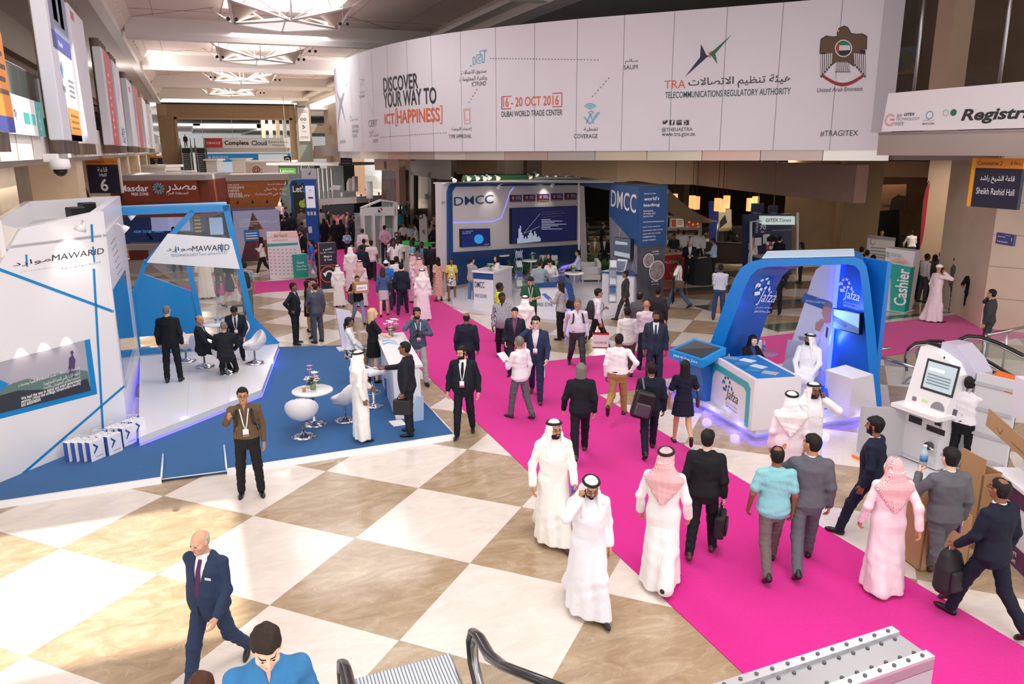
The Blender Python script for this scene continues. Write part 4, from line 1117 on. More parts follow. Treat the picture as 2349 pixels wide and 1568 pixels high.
bpoly([[(1519,284),(1526,285),(1531,280),(1532,276),(1528,275),(1525,279),(1520,276),(1521,281)]],INK)
btext('f',1540,286,1545,276,TXW,.04,name='icon_letter');btext('You',1553,281,1563,276.5,TXW,name='icon_letter');bline([(1571+4*cos(a),281+4*sin(a))for a in[PI/4*k for k in rg(9)]],.03,TXW)
EB=mt('5d4630',ro=.6);EL=mt('1d1714',ro=.6);EW=mt('d8d5d8',ro=.6)
body_=[(1921,78),(1925,66),(1935,60),(1944,64),(1951,77),(1962,79),(1977,78),(1988,84),(1987,112),(1975,112),(1972,124),(1958,128),(1957,152),(1942,140),(1922,140),(1908,150),(1909,128),(1897,128),(1893,120),(1881,122),(1884,91),(1897,83),(1912,85),(1922,84)]
bpoly([[(p[0]+(1 if p[0]>1934 else-1)*1.6,p[1]+(1.5 if p[1]>100 else-1.5))for p in body_]],EL,off=.008);bpoly([body_],EB,off=.012)
for sg in(-1,1):
 for k in rg(6):
  x=1934+sg*(26+k*4.6);y0=112+.5*k;y1=148+5.2*k
  bpoly([[(x-2.2,y0),(x+2.2,y0),(x+2.+sg*1.5,y1),(x+sg*1.5,y1+6),(x-2.+sg*1.5,y1)]],EL,off=.011);bpoly([[(x-1.4,y0+10),(x+1.4,y0+10),(x+1.2+sg*1.5,y1-1),(x-1.2+sg*1.5,y1-1)]],EW,off=.014)
for k in rg(7):
 x=1933+(k-3)*4.;bpoly([[(x-1,142),(x+1,142),(x+2+(k-3)*1.2,166),(x-2+(k-3)*1.2,166)]],EL,off=.013);bpoly([[(x-.5,144),(x+.5,144),(x+1.1+(k-3)*1.2,164),(x-1.1+(k-3)*1.2,164)]],EW,off=.016)
bpoly([[(1885+97*t,168+22*sin(PI*t))for t in[k/10 for k in rg(11)]]+[(1982-97*t,176+22*sin(PI*t))for t in[k/10 for k in rg(11)]]],mt('8f2a30',ro=.6),'ribbon',.018)
btext('الإمارات العربية المتحدة',1893,189,1975,178,TXW,ar=True)
def bd(cx,cy,r,n=20):return[(cx+r*cos(2*PI*k/n),cy+r*sin(2*PI*k/n))for k in rg(n)]
bpoly([bd(1935,111,20)],EW,'crest_ring',.018);bpoly([bd(1935,111,17.5)],mt('20202a'),'crest_ring',.020)
bpoly([[(1919,104),(1924,97),(1925,126),(1920,119)]],mt('c0392f'),'crest_field',.023);bpoly([[(1924,97),(1935,94),(1946,97),(1949,104),(1925,104)]],mt('1f7a4c'),'crest_field',.023);bpoly([[(1925,104),(1950,104),(1951,115),(1925,116)]],EW,'crest_field',.023)
bpoly([[(1920,70),(1926,68),(1924,75)]],mt('c9b060'),'beak',.02)
btext('United Arab Emirates',1874,210,1979,200,INK,.0,.12)
cols=['#d9d4cc','#b9b3ae','#c5a79c','#cfc6b8','#c7b9a4','#b5a39c','#bfa9a0','#c9bfae']
for k in rg(17):
 s0,s1=BS[-1]*k/17,BS[-1]*(k+1)/17-.02;b=MB()
 for j in rg(3):
  u0,u1=s0+(s1-s0)*j/3,s0+(s1-s0)*(j+1)/3
  b.X([bpt(u0,4.98,-.1),bpt(u1,4.98,-.1),bpt(u1,5.34,-.1),bpt(u0,5.34,-.1)],bpt(s0,0,-.3)-bpt(s0,0,-.1))
 ST(b.B('trim_mezzanine',mt(cols[(k*5)%8],ro=.25,metal=.35)))
far_=[(48,10),(48,70),(20,70),(9.5,50)]
poly=[tp_(bpt(BS[-1]*k/30,5.1,-.35))for k in rg(31)]
b=MB();b.X([(x,y,5.)for x,y,z in poly]+[(10,70,5.),(48,70,5.),(48,8,5.),(24.5,12.5,5.)],(0,0,.75));ST(b.B('slab_mezzanine',mt('6f625a',ro=.7)))
BK=[P(900,385,4.1),P(1060,400,3.7),P(1240,410,3.55),P(1415,420,3.45),P(1615,424,3.40),P(1615,424,3.40),P(1800,446,3.40),P(1985,465,3.40)]
STA=mt('c2aa92',ro=.55,noise=(2.,.04));STB=mt('a58577',ro=.6,noise=(9.,.06))
for i in rg(len(BK)-1):
 a_,c_=BK[i],BK[i+1]
 if np.linalg.norm(a_-c_)<.1:continue
 d=vn(np.cross(c_-a_,Zv(1)));d=d if d[1]>0 else-d
 ST(MB().X([(a_[0],a_[1],a_[2]),(c_[0],c_[1],c_[2]),(c_[0],c_[1],4.78),(a_[0],a_[1],4.78)],d*.5).B('bulkhead',STB if i>=4 else STA))
for(x,y,w,m)in((1180,470,.9,STA),(1226,470,.7,mt('8a7361',ro=.6)),(1000,405,.8,mt('6f675f',ro=.5)),(942,400,1.2,mt('8d7257',ro=.6,noise=(2,.1)))):
 p=P(x,y,3.);ST(box('pier',m,p[0]-w/2,p[1],0,p[0]+w/2,p[1]+w,5.))
ST(box('wall_right_back',mt('5b4638',ro=.7,noise=(.7,.12)),20,62,0,48,62.5,5.));ST(box('wall_right_end',mt('8d7457',ro=.7,noise=(.5,.1)),47.5,8,0,48,62,11))
ST(box('wall_food_court',DKBROWN,30,44,0,30.4,62,5));
p0,p1=P(1985,560),P(1660,560)
TAN=mt('9c7f59',ro=.55,noise=(1.4,.1))
a_,c_=P(1715,600),P(1985,612)
def wall_px(name,m,x0,y0,x1,y1,z0,z1,th=.4):
 A,B_=P(x0,y0),P(x1,y1);d=vn(np.cross(B_-A,Zv(1)));d=d if d[1]>0 else-d
 return ST(MB().X([(A[0],A[1],z0),(B_[0],B_[1],z0),(B_[0],B_[1],z1),(A[0],A[1],z1)],d*th).B(name,m))
wall_px('wall_right_tan',TAN,1790,604,1985,612,0,5.);wall_px('wall_right_edge',mt('7c6448',ro=.6),1985,618,2003,628,0,5.,1.5)
wall_px('wall_corridor',mt('86694a',ro=.6,noise=(1.2,.12)),1990,560,2130,566,0,5.);wall_px('wall_corridor_side',mt('8f7350',ro=.6,noise=(1.2,.12)),2130,566,2340,640,0,5.)
wall_px('trim_corridor',mt('b49c86',ro=.6),1985,575,2340,600,3.9,4.7,.3)
t=TH('door_1',None,None,tp_(P(1890,598)));t['kind']='structure'
wall_px('leaf',mt('3c3028',ro=.4),1886,606,1912,608,0,2.6,.05);bpy.context.scene.collection.objects
COLM=mt('b39c8a',ro=.45,noise=(1.5,.04));COLD=mt('95806f',ro=.5,noise=(1.5,.04))
A,B_=P(2105,604),P(2157,606);d=vn(B_-A);e=V3(-d[1],d[0],0);w=np.linalg.norm(B_-A)
ST(MB().X([A,B_,B_+e*w*.8+d*.5,A+e*w*.8+d*.5],(0,0,11)).B('pillar',COLM))
B2=B_+(P(2190,600)-B_)
CR_=P(2248,752);FR=V3(24.6,11.5,0)
b=MB();b.X([CR_,CR_+V3(2.2,3.5,0),V3(30,14,0),FR],(0,0,5.2));ST(b.B('wall_right',mt('d3c1ab',ro=.45,noise=(1.2,.05))))
b=MB();d=vn(FR-CR_);nn=V3(d[1],-d[0],0);nn=nn if nn@(CAM-CR_)>0 else-nn
for z in(.95,1.9,2.85,3.8):b.X([CR_+nn*.002+Zv(z),FR+nn*.002+Zv(z),FR+nn*.002+Zv(z+.025),CR_+nn*.002+Zv(z+.025)],nn*.002)
ST(b.B('trim_15',mt('a3937f',ro=.7)))
RA,RB=dep=(CAM+ray(2012,345)*21.9,CAM+ray(2349,340)*18.4)
rd=vn((RB-RA)*V3(1,1,0));RB2=RA+rd*7.5;rn=V3(rd[1],-rd[0],0);rn=rn if rn@(CAM-RA)>0 else-rn
def rb(x,z,o=.0):return V3(RA[0],RA[1],0)+rd*x+rn*o+Zv(z)
ST(MB().X([rb(0,5.18),rb(7.5,5.18),rb(7.5,5.74),rb(0,5.74)],rn*-.5).B('trim_16',mt('b7aca4',ro=.22,metal=.5)))
ST(MB().X([rb(0,5.74,.03),rb(7.5,5.74,.03),rb(7.5,5.80,.03),rb(0,5.80,.03)],rn*-.5).B('trim_17',SL_))
t=TH('registration_board','long white board lettered Registration on the right balcony','sign',tp_(rb(2,5.8)))
MB().X([rb(.12,5.82,.06),rb(7.5,5.82,.06),rb(7.5,6.92,.06),rb(.22,6.83,.06)],rn*-.1).B('board',mt('dcd8da',ro=.6),t)
f=Face(rb(.12,5.82,.06),rd,parent=t,lift=.01)
def RX(px,py):
 q=onPl(px,py,RA,RB2);return fl_t((q-rb(.12,0))@rd),fl_t(q[2]-5.82)
for tx,x0,y0,x1,y1,m,bo,sh in(('36th',2060,269,2073,260,GR,0,.1),('GITEX',2077,266,2103,258,mt('201c20'),.02,.15),('TECHNOLOGY',2059,277,2114,268,GR,0,.1),('WEEK',2056,288,2078,279,GR,0,.1),('SMART DUBAI',2119,286,2147,281,INK,.01,0),('Registration',2207,285,2470,238,mt('2a2a2e'),.03,.2)):
 a0,b0=RX(x0,y0);a1,b1=RX(x1,y1);f.text(tx,a0,b0,h=b1-b0,w=a1-a0,m=m,bold=bo,shear=sh)
a0,b0=RX(2120,279);a1,b1=RX(2147,273);f.text('دبي الذكية',a0,b0,h=b1-b0,w=a1-a0,m=INK,ar=True)
c0=RX(2045,275);f.Ps(ringp(c0[0],c0[1],.11,.17,.6,5.9),mt('d29fa4'),'logo_mark');f.rect(c0[0],c0[1]-.02,c0[0]+.15,c0[1]+.03,mt('c77f88'),'logo_mark')
c0=RX(2136,264);f.Ps(ringp(c0[0],c0[1],.085,.105),mt('4a83b8'),'logo_mark');c0=RX(2191,258);f.Ps([disc(c0[0],c0[1],.085)],mt('2c6a4b'),'logo_mark');c0=RX(2173,259);f.Ps(ringp(c0[0],c0[1],.06,.085),mt('9db8aa'),'logo_mark')
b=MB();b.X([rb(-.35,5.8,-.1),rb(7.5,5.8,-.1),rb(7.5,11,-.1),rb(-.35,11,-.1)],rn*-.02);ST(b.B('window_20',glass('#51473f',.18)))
for x,lab in((2100,'near'),(2296,'far')):
 q=onPl(x,100,RA,RB2);k=fl_t((q-rb(0,0))@rd);ST(MB().tube([rb(k,5.8,-.15),rb(k,11,-.15)],.045,8).B('window_post',SL_))
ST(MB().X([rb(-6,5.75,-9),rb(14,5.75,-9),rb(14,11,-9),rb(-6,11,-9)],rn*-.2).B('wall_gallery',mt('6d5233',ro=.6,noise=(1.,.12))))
A=rb(0,0,-3.2);q=onPl(2130,200,rb(0,0,-3.2),rb(5,0,-3.2));q2=onPl(2185,200,rb(0,0,-3.2),rb(5,0,-3.2));k0,k1=fl_t((q-A)@rd),fl_t((q2-A)@rd)
ST(MB().X([rb(k0,5.75,-3.2),rb((k0+k1)/2+.15,5.75,-3.2),rb((k0+k1)/2+.15,11,-3.2),rb(k0,11,-3.2)],rn*-.9).B('pillar_upper',mt('c3a68c',ro=.5)))
t=TH('framed_artwork','framed blue and green star artwork hanging in the dim gallery','picture',tp_(rb(.3,6.6,-8.8)))
A=rb(0,0,-8.8)
def GX(px,py):q_=onPl(px,py,A,rb(5,0,-8.8));return fl_t((q_-A)@rd),fl_t(q_[2])
x0,z0=GX(2036,178);x1,z1=GX(2112,100);MB().X([rb(x0,z0,-8.8),rb(x1,z0,-8.8),rb(x1,z1,-8.8),rb(x0,z1,-8.8)],rn*.06).B('frame',mt('3b3128'),t)
f=Face(rb(0,0,-8.74),rd,parent=t,lift=.01);f.rect(x0+.06,z0+.06,x1-.06,z1-.06,mt('5f87a0'),'canvas',1);f.rect(x0+.06,z0+.06,x1-.06,z0+.45,mt('9a7a55'),'canvas',1.5)
def star(cx,cy,r,n):return[(cx+r*(1 if k%2==0 else .8)*cos(PI*k/n),cy+r*(1 if k%2==0 else .8)*sin(PI*k/n))for k in rg(2*n)]
cx_=(x0+x1)/2;f.Ps([star(cx_+.1,z0+(z1-z0)*.5,.42,8)],mt('5d7a3c'),'canvas',2);f.Ps([star(cx_-.3,z0+(z1-z0)*.4,.4,8)],mt('27598a'),'canvas',2.5)
t=TH('reception_desk','dark carved desk in the dim gallery behind the balcony glass','desk',tp_(rb(1.5,5.8,-5)))
MB().X([rb(1.1,5.8,-4.5),rb(2.3,5.8,-4.5),rb(2.3,7.,-4.5),rb(1.1,7.,-4.5)],rn*-.6).B('body',mt('5a1f1c',ro=.4),t);MB().X([rb(1.,7.,-4.4),rb(2.4,7.,-4.4),rb(2.4,7.08,-4.4),rb(1.,7.08,-4.4)],rn*-.8).B('top',DARK,t)
# ---- directional signs
def hung_sign(x0,y0,x1,y1,d0,d1,label,zz=None):

 A_=CAM+ray(x0,y1)*d0;B0=CAM+ray(x1,y1)*d1;zt=(CAM+ray(x0,y0)*d0)[2]
 t_=TH('hall_sign',label,'sign',tp_(A_));d_=vn((B0-A_)*V3(1,1,0));w_=fl_t(np.linalg.norm((B0-A_)[:2]));zb=fl_t(A_[2])
 n_=V3(d_[1],-d_[0],0);n_=n_ if n_@(CAM-A_)>0 else-n_
 o_=V3(A_[0],A_[1],zb)
 return t_,o_,d_,n_,w_,zt-zb
t,o,d,n,w,h=hung_sign(206,363,278,443,32,32,'dark grey hanging sign with an orange top reading Hall 6')
MB().X([o,o+d*w,o+d*w+Zv(h*.82),o+Zv(h*.82)],n*-.12).B('panel',NAVY,t);MB().X([o+Zv(h*.82),o+d*w+Zv(h*.82),o+d*w+Zv(h),o+Zv(h)],n*-.12).B('header',ORANGE,t)
MB().X([o+d*(w+.002),o+d*(w+.06),o+d*(w+.06)+Zv(h),o+d*(w+.002)+Zv(h)],n*-.12).B('edge',mt('d8cfc2'),t)
f=Face(o,d,parent=t,lift=.01);f.text('6',w/2,h*.06,h=h*.36,m=TXW,align='CENTER',bold=.02);f.text('Hall',w/2,h*.48,h=h*.10,m=TXW,align='CENTER',bold=.01);f.text('قاعة',w/2,h*.62,h=h*.13,m=TXW,align='CENTER',ar=True,bold=.01);f.text('Concourse 2',.04,h*.87,h=h*.07,m=TXD);f.text('ردهة 2',w-.04,h*.87,h=h*.08,m=TXD,align='RIGHT',ar=True)
MB().tube([o+d*w*.5+Zv(h),o+d*w*.5+Zv(5.2-o[2]if 5.2>o[2]+h else h+.1)],.03,6).B('hanger',SL_,t)
t,o,d,n,w,h=hung_sign(346,357,374,384,74,74,'small distant hanging sign with an orange top reading Hall 7')
MB().X([o,o+d*w,o+d*w+Zv(h*.82),o+Zv(h*.82)],n*-.12).B('panel',NAVY,t);MB().X([o+Zv(h*.82),o+d*w+Zv(h*.82),o+d*w+Zv(h),o+Zv(h)],n*-.12).B('header',ORANGE,t)
f=Face(o,d,parent=t,lift=.02);f.text('7',w/2,h*.04,h=h*.32,m=TXW,align='CENTER',bold=.02);f.text('Hall',w/2,h*.45,h=h*.10,m=TXW,align='CENTER');f.text('قاعة',w/2,h*.62,h=h*.13,m=TXW,align='CENTER',ar=True)
t,o,d,n,w,h=hung_sign(2226,362,2333,473,20.5,19.2,'large navy hanging sign with an amber edge reading Sheikh Rashid Hall')
MB().X([o,o+d*w,o+d*w+Zv(h*.8),o+Zv(h*.8)],n*-.1).B('panel',NAVY,t);MB().X([o+Zv(h*.8),o+d*w+Zv(h*.8),o+d*w+Zv(h),o+Zv(h)],n*-.1).B('header',ORANGE,t)
MB().X([o-d*.13,o-d*.002,o-d*.002+Zv(h),o-d*.13+Zv(h)],n*-.14).B('edge',mt('f0a51d'),t)
f=Face(o,d,parent=t,lift=.01);f.text('Sheikh Rashid Hall',w*.5,h*.27,w=w*.82,h=h*.13,m=TXW,align='CENTER');f.text('قاعة الشيخ راشد',w*.88,h*.5,w=w*.74,h=h*.16,m=TXW,align='RIGHT',ar=True,bold=.01);f.text('Concourse 2',w*.04,h*.86,h=h*.08,m=TXD);f.text('ردهة 2',w*.97,h*.86,h=h*.09,m=TXD,align='RIGHT',ar=True)
MB().tube([o+d*w*.5+Zv(h),o+d*w*.5+Zv(h+.5)],.03,6).B('hanger',SL_,t)
t,o,d,n,w,h=hung_sign(2283,532,2324,558,18.6,18.,'small violet wall sign pointing to the hall on the right stone corner')
MB().X([o,o+d*w,o+d*w+Zv(h),o+Zv(h)],n*-.06).B('panel',mt('3b3d72',ro=.5),t);f=Face(o,d,parent=t,lift=.006);f.text("Organiser's Office",w*.1,h*.62,h=h*.13,wmax=w*.75,m=TXW);f.text('Sheikh Rashid Hall',w*.1,h*.2,h=h*.13,wmax=w*.75,m=TXW);f.text('مكتب المنظم',w*.8,h*.8,h=h*.12,m=TXW,align='RIGHT',ar=True,wmax=w*.7);f.line([(w*.9,h*.4),(w*.9,h*.7)],.012,TXW)
# -- left side: hanging banners, boards, flags
RIB=mt('8b7d70',ro=.35,metal=.3);BANW=mt('dcdbe4',ro=.7,noise=(.6,.02))
def wall_banner(y0,y1,zb,zt,label,marks,colr=None):
 t=TH('hall_banner',label,'banner',(XL,(y0+y1)/2,zb),0,'tall banners along the left mezzanine')
 MB().box(XL+.12,y0,zb,XL+.42,y1,zt,.03).B('cloth',colr or BANW,t)
 b=MB();n=max(2,int((y1-y0)/.7))
 for k in rg(n):
  y=y0+(k+.5)*(y1-y0)/n;b.tube([(XL+.2,y,zb-.3),(XL+.2,y,zt+.32)],.17,8)
 b.B('ribbed_column',RIB,t)
 f=Face((XL+.42,y0,zb),(0,1,0),parent=t,lift=.01);marks(f,y1-y0,zt-zb)
 return t
DB=mt('3f4a94',ro=.6);LB=mt('5d86c8',ro=.6);REDB=mt('cf4a50',ro=.6)
def m0(f,w,h):
 f.rect(0,h*.0,w,h*.05,DB);f.rect(0,h*.05,w,h*.32,ORANGE);f.rect(0,h*.75,w*.6,h*.9,DB)
 for k in rg(4):f.rect(w*.1,h*(.12+.04*k),w*(.9-.1*(k%2)),h*(.135+.04*k),mt('6c4a3a'),'lettering',1)
 for k in rg(4):f.rect(w*.3,h*(.45+.05*k),w*(.9-.1*(k%2)),h*(.465+.05*k),mt('6d72a0'),'lettering',1)
def m1(f,w,h):
 f.rect(.1*w,h*.86,w,h,LB);f.text('INTERNET OF THINGS',w*.2,h*.93,w=w*.75,h=h*.025,m=TXW);f.rect(.12*w,h*.5,w,h*.86,mt('7d87a0'));f.rect(w*.3,h*.56,w*.5,h*.78,mt('c6b7b4'));f.rect(w*.62,h*.55,w*.8,h*.76,mt('4a4f66'))
 f.rect(.1*w,h*.42,w,h*.5,DB);f.text('Microsoft',w*.35,h*.445,h=h*.025,m=TXW,wmax=w*.6);f.Ps([[(w*.3,h*.34),(w*.36,h*.38),(w*.42,h*.34),(w*.36,h*.29)]],LB);f.text('FNBE',w*.28,h*.23,h=h*.03,m=INK,wmax=w*.3);
 for k in rg(4):f.rect(w*.62,h*(.22+.025*k),w*.92,h*(.23+.025*k),GR,'lettering')
 f.rect(w*.4,0,w,h*.16,ORANGE);f.rect(w*.4,0,w,h*.03,DB)
 for k in rg(3):f.rect(w*.5,h*(.06+.03*k),w*.92,h*(.07+.03*k),mt('8a5a30'),'lettering',1)
def m2(f,w,h):f.rect(.08*w,h*.90,w*.3,h*.96,RED)
def m3(f,w,h):
 f.rect(.2*w,0,w,h,REDB)
 for k in rg(9):f.rect(.45*w,h*(.1+.08*k),.55*w,h*(.13+.08*k),TXW,'lettering',1)
def m4(f,w,h):f.text('AUTIX',w*.75,h*.03,w=h*.2,h=w*.5,m=mt('2f74b5'),rot=PI/2,bold=.02);f.line([(w*.4,h*.55),(w*.6,h*.75)],.12,mt('9fb2c0'))
def m5(f,w,h):f.rect(.2*w,h*.82,w*.5,h*.90,RED)
def m6(f,w,h):f.rect(.1*w,0,w,h,REDB)
def m7(f,w,h):f.text('AUTIX',w*.75,h*.08,w=h*.16,h=w*.4,m=mt('2f74b5'),rot=PI/2)
def yat(px,py):return fl_t(onX(px,py,XL+.42)[1])
def zat(px,py):return fl_t(onX(px,py,XL+.42)[2])
BB=[(2,36,303,None,'nearest left wall banner, white with an orange block and dark blue foot',m0),(148,189,323,None,'left wall banner with printed photographs above an orange block',m1),(198,226,330,(179,45),'plain white left wall banner with a red square near its top',m2),(259,275,333,(236,118),'red left wall banner beside a white banner with blue letters',m3),(280,293,335,(262,148),'white left wall banner with blue vertical letters at its foot',m4),(308,318,336,(296,190),'narrow white left wall banner with a small red square',m5),(322,330,338,(310,204),'narrow red left wall banner further down the hall',m6),(338,345,339,(327,228),'narrow white left wall banner with pale blue letters, further down',m7),(352,357,341,(343,243),'farthest narrow white banner on the left wall',m5)]
for x0,x1,yb,top,lab,mk in BB:
 y0,y1=yat(x0,yb),yat(x1,yb);zb=zat((x0+x1)/2,yb);zt=10.5 if top is None else zat(top[0]+(x1-x0)*.3,top[1])
 wall_banner(y0,y1,zb,min(zt,10.75),lab,mk)
t=TH('mobility_board','white board with a teal end hung on the left mezzanine rail','board',(XL,yat(80,310),5.9))
ya,yb_=yat(38,305),yat(143,318);za,zb_=5.72,zat(127,235)
MB().box(XL+.04,ya,za,XL+.1,yb_,zb_).B('board',mt('e4e8ea',ro=.6),t);f=Face((XL+.1,ya,za),(0,1,0),parent=t,lift=.01);w,h=yb_-ya,zb_-za
f.rect(w*.84,0,w,h,TEAL);f.text('6',w*.87,h*.15,h=h*.6,m=mt('b9dedb'),wmax=w*.12);f.text('Mobility',w*.25,h*.35,h=h*.35,wmax=w*.25,m=INK,bold=.01);f.rect(w*.56,h*.3,w*.68,h*.6,TEAL);f.rect(w*.7,h*.3,w*.8,h*.6,mt('5dbdb4'));f.Ps([disc(w*.14,h*.55,h*.12)],mt('8fb0a8'))
t=TH('dome_camera','white dome security camera on the left mezzanine edge','camera',tp_(onX(135,372,XL+.3)))
p=onX(135,365,XL+.3);b=MB();b.box(XL,p[1]-.12,p[2]-.06,p[0],p[1]+.12,p[2]+.12,.02);b.B('bracket',WH,t);MB().Lt([(.02,.12),(.2,.1),(.22,-.05),(.2,-.12)],16,x=p[0],y=p[1],z=p[2]-.1).B('housing',WH,t);MB().Lt([(.15,0),(.13,-.08),(.07,-.14),(.0,-.16)],14,x=p[0],y=p[1],z=p[2]-.22).B('dome',BK_,t)
t=TH('life_poster','violet wall poster lettered LIFE beyond the white stand','poster',tp_(P(130,470,2)))
A,B_=CAM+ray(106,472)*27,CAM+ray(154,458)*29;d=vn((B_-A)*V3(1,1,0));w=fl_t(np.linalg.norm((B_-A)[:2]));h=1.15;o=V3(A[0],A[1],A[2]);n=V3(d[1],-d[0],0)
MB().X([o,o+d*w,o+d*w+Zv(h),o+Zv(h)],n*-.08).B('panel',mt('6d6a93'),t);f=Face(o,d,parent=t,lift=.01);f.rect(0,0,w,h*.24,mt('b0567c'));f.text('LIFE',w*.1,h*.32,h=h*.55,w=w*.55,m=mt('e9e0d8'),bold=.01);f.text('حياة',w*.68,h*.4,h=h*.45,w=w*.28,m=mt('e3a76a'),ar=True);f.text('No. 1 Offers',w*.1,h*.08,h=h*.08,m=TXW)
MB().X([o+Zv(-o[2]),o+d*.06+Zv(-o[2]),o+d*.06,o],n*-.08).B('post',ALU,t)
def feather(x0,y0,x1,y1,dd,label,shp,m):
 A=CAM+ray(x0,y0)*dd;t_=TH('feather_flag',label,'flag',(A[0],A[1],0));rt=vn(CR*V3(1,1,0));fw=V3(-rt[1],rt[0],0)
 def Q(px,py):q=onPl(px,py,A,A+rt);return q
 pts=[Q(*p)for p in shp];MB().X(pts,fw*.02).B('sail',m,t_);MB().tube([p+fw*.01 for p in pts[:len(pts)//2+1]],.03,6).B('edge_pole',BK_,t_)
 q=pts[0];MB().tube([q,V3(q[0],q[1],.03)],.025,6).B('pole',BK_,t_);MB().Lt([(.25,0),(.25,.03),(.02,.05)],12,x=q[0],y=q[1]).B('base',BK_,t_)
 return t_,Q
feather(200,480,0,0,27.5,'tall dark red feather flag behind the white stand',[(210,478),(208,462),(200,440),(190,422),(175,409),(177,424),(181,446),(186,478)],mt('b2303a',ro=.6))
feather(160,480,0,0,26.5,'low bright red dome shaped flag behind the white stand',[(143,482),(150,466),(162,455),(178,448),(197,447),(199,462),(201,482)],mt('e0555a',ro=.6))
t=TH('free_zone_panel','white backlit panel lettered RAK behind the blue frame','panel',tp_(P(228,560)))
A=CAM+ray(206,478)*30;rt=vn(CR*V3(1,1,0));d=rt
MB().X([V3(A[0],A[1],0),V3(A[0],A[1],0)+d*.82,V3(A[0],A[1],3.7)+d*.82,V3(A[0],A[1],3.7)],V3(-d[1],d[0],0)*.3).B('panel',mt('dde9f2',emit=.25),t);f=Face(V3(A[0],A[1],0),d,parent=t);f.text('RAK',.15,3.15,h=.27,m=mt('1d6fa0'),bold=.01,wmax=.55);f.rect(.1,2.85,.72,2.9,mt('3a7fb5'))
# -- far stands
t=TH('desert_stand','long red brown exhibition stand with a grey roof and illuminated name','stand',tp_(P(450,600)))
A,B_=P(250,545),P(488,560);A=P(262,520,2.1);B_=P(488,517,2.1)
zt=4.55;d=vn((B_-A)*V3(1,1,0));n=V3(d[1],-d[0],0);L_=fl_t(np.linalg.norm((B_-A)[:2]));o=V3(A[0],A[1],0)
RBR=mt('7c3a2a',ro=.4);RB_=mt('8e4430',ro=.4)
def zz(px,py):return fl_t(onPl(px,py,A,B_)[2])
def uu(px,py):return fl_t((onPl(px,py,A,B_)-o)@d)
zr=zz(380,413);z1=zz(380,445)
MB().X([o+Zv(2.5),o+d*L_+Zv(2.5),o+d*L_+Zv(zr),o+Zv(zr)],n*-3.6).B('upper_wall',RBR,t)
MB().X([o+d*-.2+n*.4+Zv(zr),o+d*L_+n*.4+Zv(zr),o+d*L_+n*.4+Zv(zr+.24),o+d*-.2+n*.4+Zv(zr+.24)],n*-4.2).B('roof',mt('a3a09e',ro=.6),t)
MB().X([o+d*uu(283,440)+n*.02+Zv(z1-.35),o+d*(L_-.4)+n*.02+Zv(z1-.35),o+d*(L_-.4)+n*.5+Zv(zr),o+d*uu(283,440)+n*.5+Zv(zr)],n*-.02).B('sign_band',RB_,t)
f=Face(o+n*.42+V3(0,0,0),d,parent=t,lift=.06)
def ft(tx,x0,y0,x1,y1,m,**k):f.text(tx,uu(x0,y0),zz(x0,y0),h=zz(x1,y1)-zz(x0,y0),w=uu(x1,y1)-uu(x0,y0),m=m,**k)
SILV=mt('d9d3dc',ro=.3,emit=.15)
ft('Masdar',285,438,349,423,SILV,bold=.02);ft('FREE ZONE',311,447,349,440,SILV,bold=.02);ft('مصدر',391,440,457,421,SILV,ar=True,bold=.01);ft('المنطقة الحرة',390,446,439,438,SILV,ar=True)
cx_,cz_=uu(372,431),zz(372,431);r_=zz(372,418)-cz_
f.Ps([[(cx_+r_*.25*cos(a),cz_+r_*.25*sin(a)),(cx_+r_*cos(a+.35),cz_+r_*sin(a+.35)),(cx_+r_*1.02*cos(a+.7),cz_+r_*1.02*sin(a+.7)),(cx_+r_*.35*cos(a+.5),cz_+r_*.35*sin(a+.5))]for a in[2*PI*k/11 for k in rg(11)]],mt('6fb0c8',ro=.3),'swirl_emblem')
MB().X([o+n*-3.5,o+d*L_+n*-3.5,o+d*L_+n*-3.5+Zv(2.5),o+n*-3.5+Zv(2.5)],n*-.1).B('back_wall',mt('4a4340',ro=.5),t)
for k in rg(5):q=o+d*(L_*(k+.15)/4.4)+n*-3.3;MB().tube([q,q+Zv(2.5)],.09,8).B('post',mt('5e3b2c'),t)
MB().X([o+d*.2+n*.2,o+d*(L_*.5)+n*.2,o+d*(L_*.5)+n*.2+Zv(.55),o+d*.2+n*.2+Zv(.55)],n*-.5).B('bench',mt('a39a96',ro=.5),t)
def screen(o_,d_,n_,w_,h_,label,m,name='wall_screen',parts=None,em=.6):
 s_=TH(name,label,'screen',tp_(o_));MB().X([o_,o_+d_*w_,o_+d_*w_+Zv(h_),o_+Zv(h_)],n_*-.07).B('bezel',BK_,s_)
 f_=Face(o_,d_,parent=s_,lift=.008);f_.rect(.03,.03,w_-.03,h_-.03,m,'display',1)
 if parts:parts(f_,w_,h_)
 return s_
q=onPl(284,535,A+n*-3.2,B_+n*-3.2);screen(V3(q[0],q[1],.95),d,n,2.2,1.35,'large dark blue wall screen seen through the stand glass',mt('22325c',emit=.35),parts=lambda f_,w_,h_:f_.text('HOW TO GET TARIFFS',.5,.55,h=.12,m=mt('5fb8e8',emit=.8),wmax=1.4))
q=onPl(345,508,A+n*-3.2,B_+n*-3.2);screen(V3(q[0],q[1],1.55),d,n,1.9,1.,'pale lilac screen above the counter in the brown stand',mt('a9aedb',emit=.5))
q=onPl(398,508,A+n*-3.2,B_+n*-3.2);screen(V3(q[0],q[1],1.5),d,n,1.6,1.1,'screen with a crowd picture beside the lilac screen',mt('5b7486',emit=.35,noise=(3,.4)))
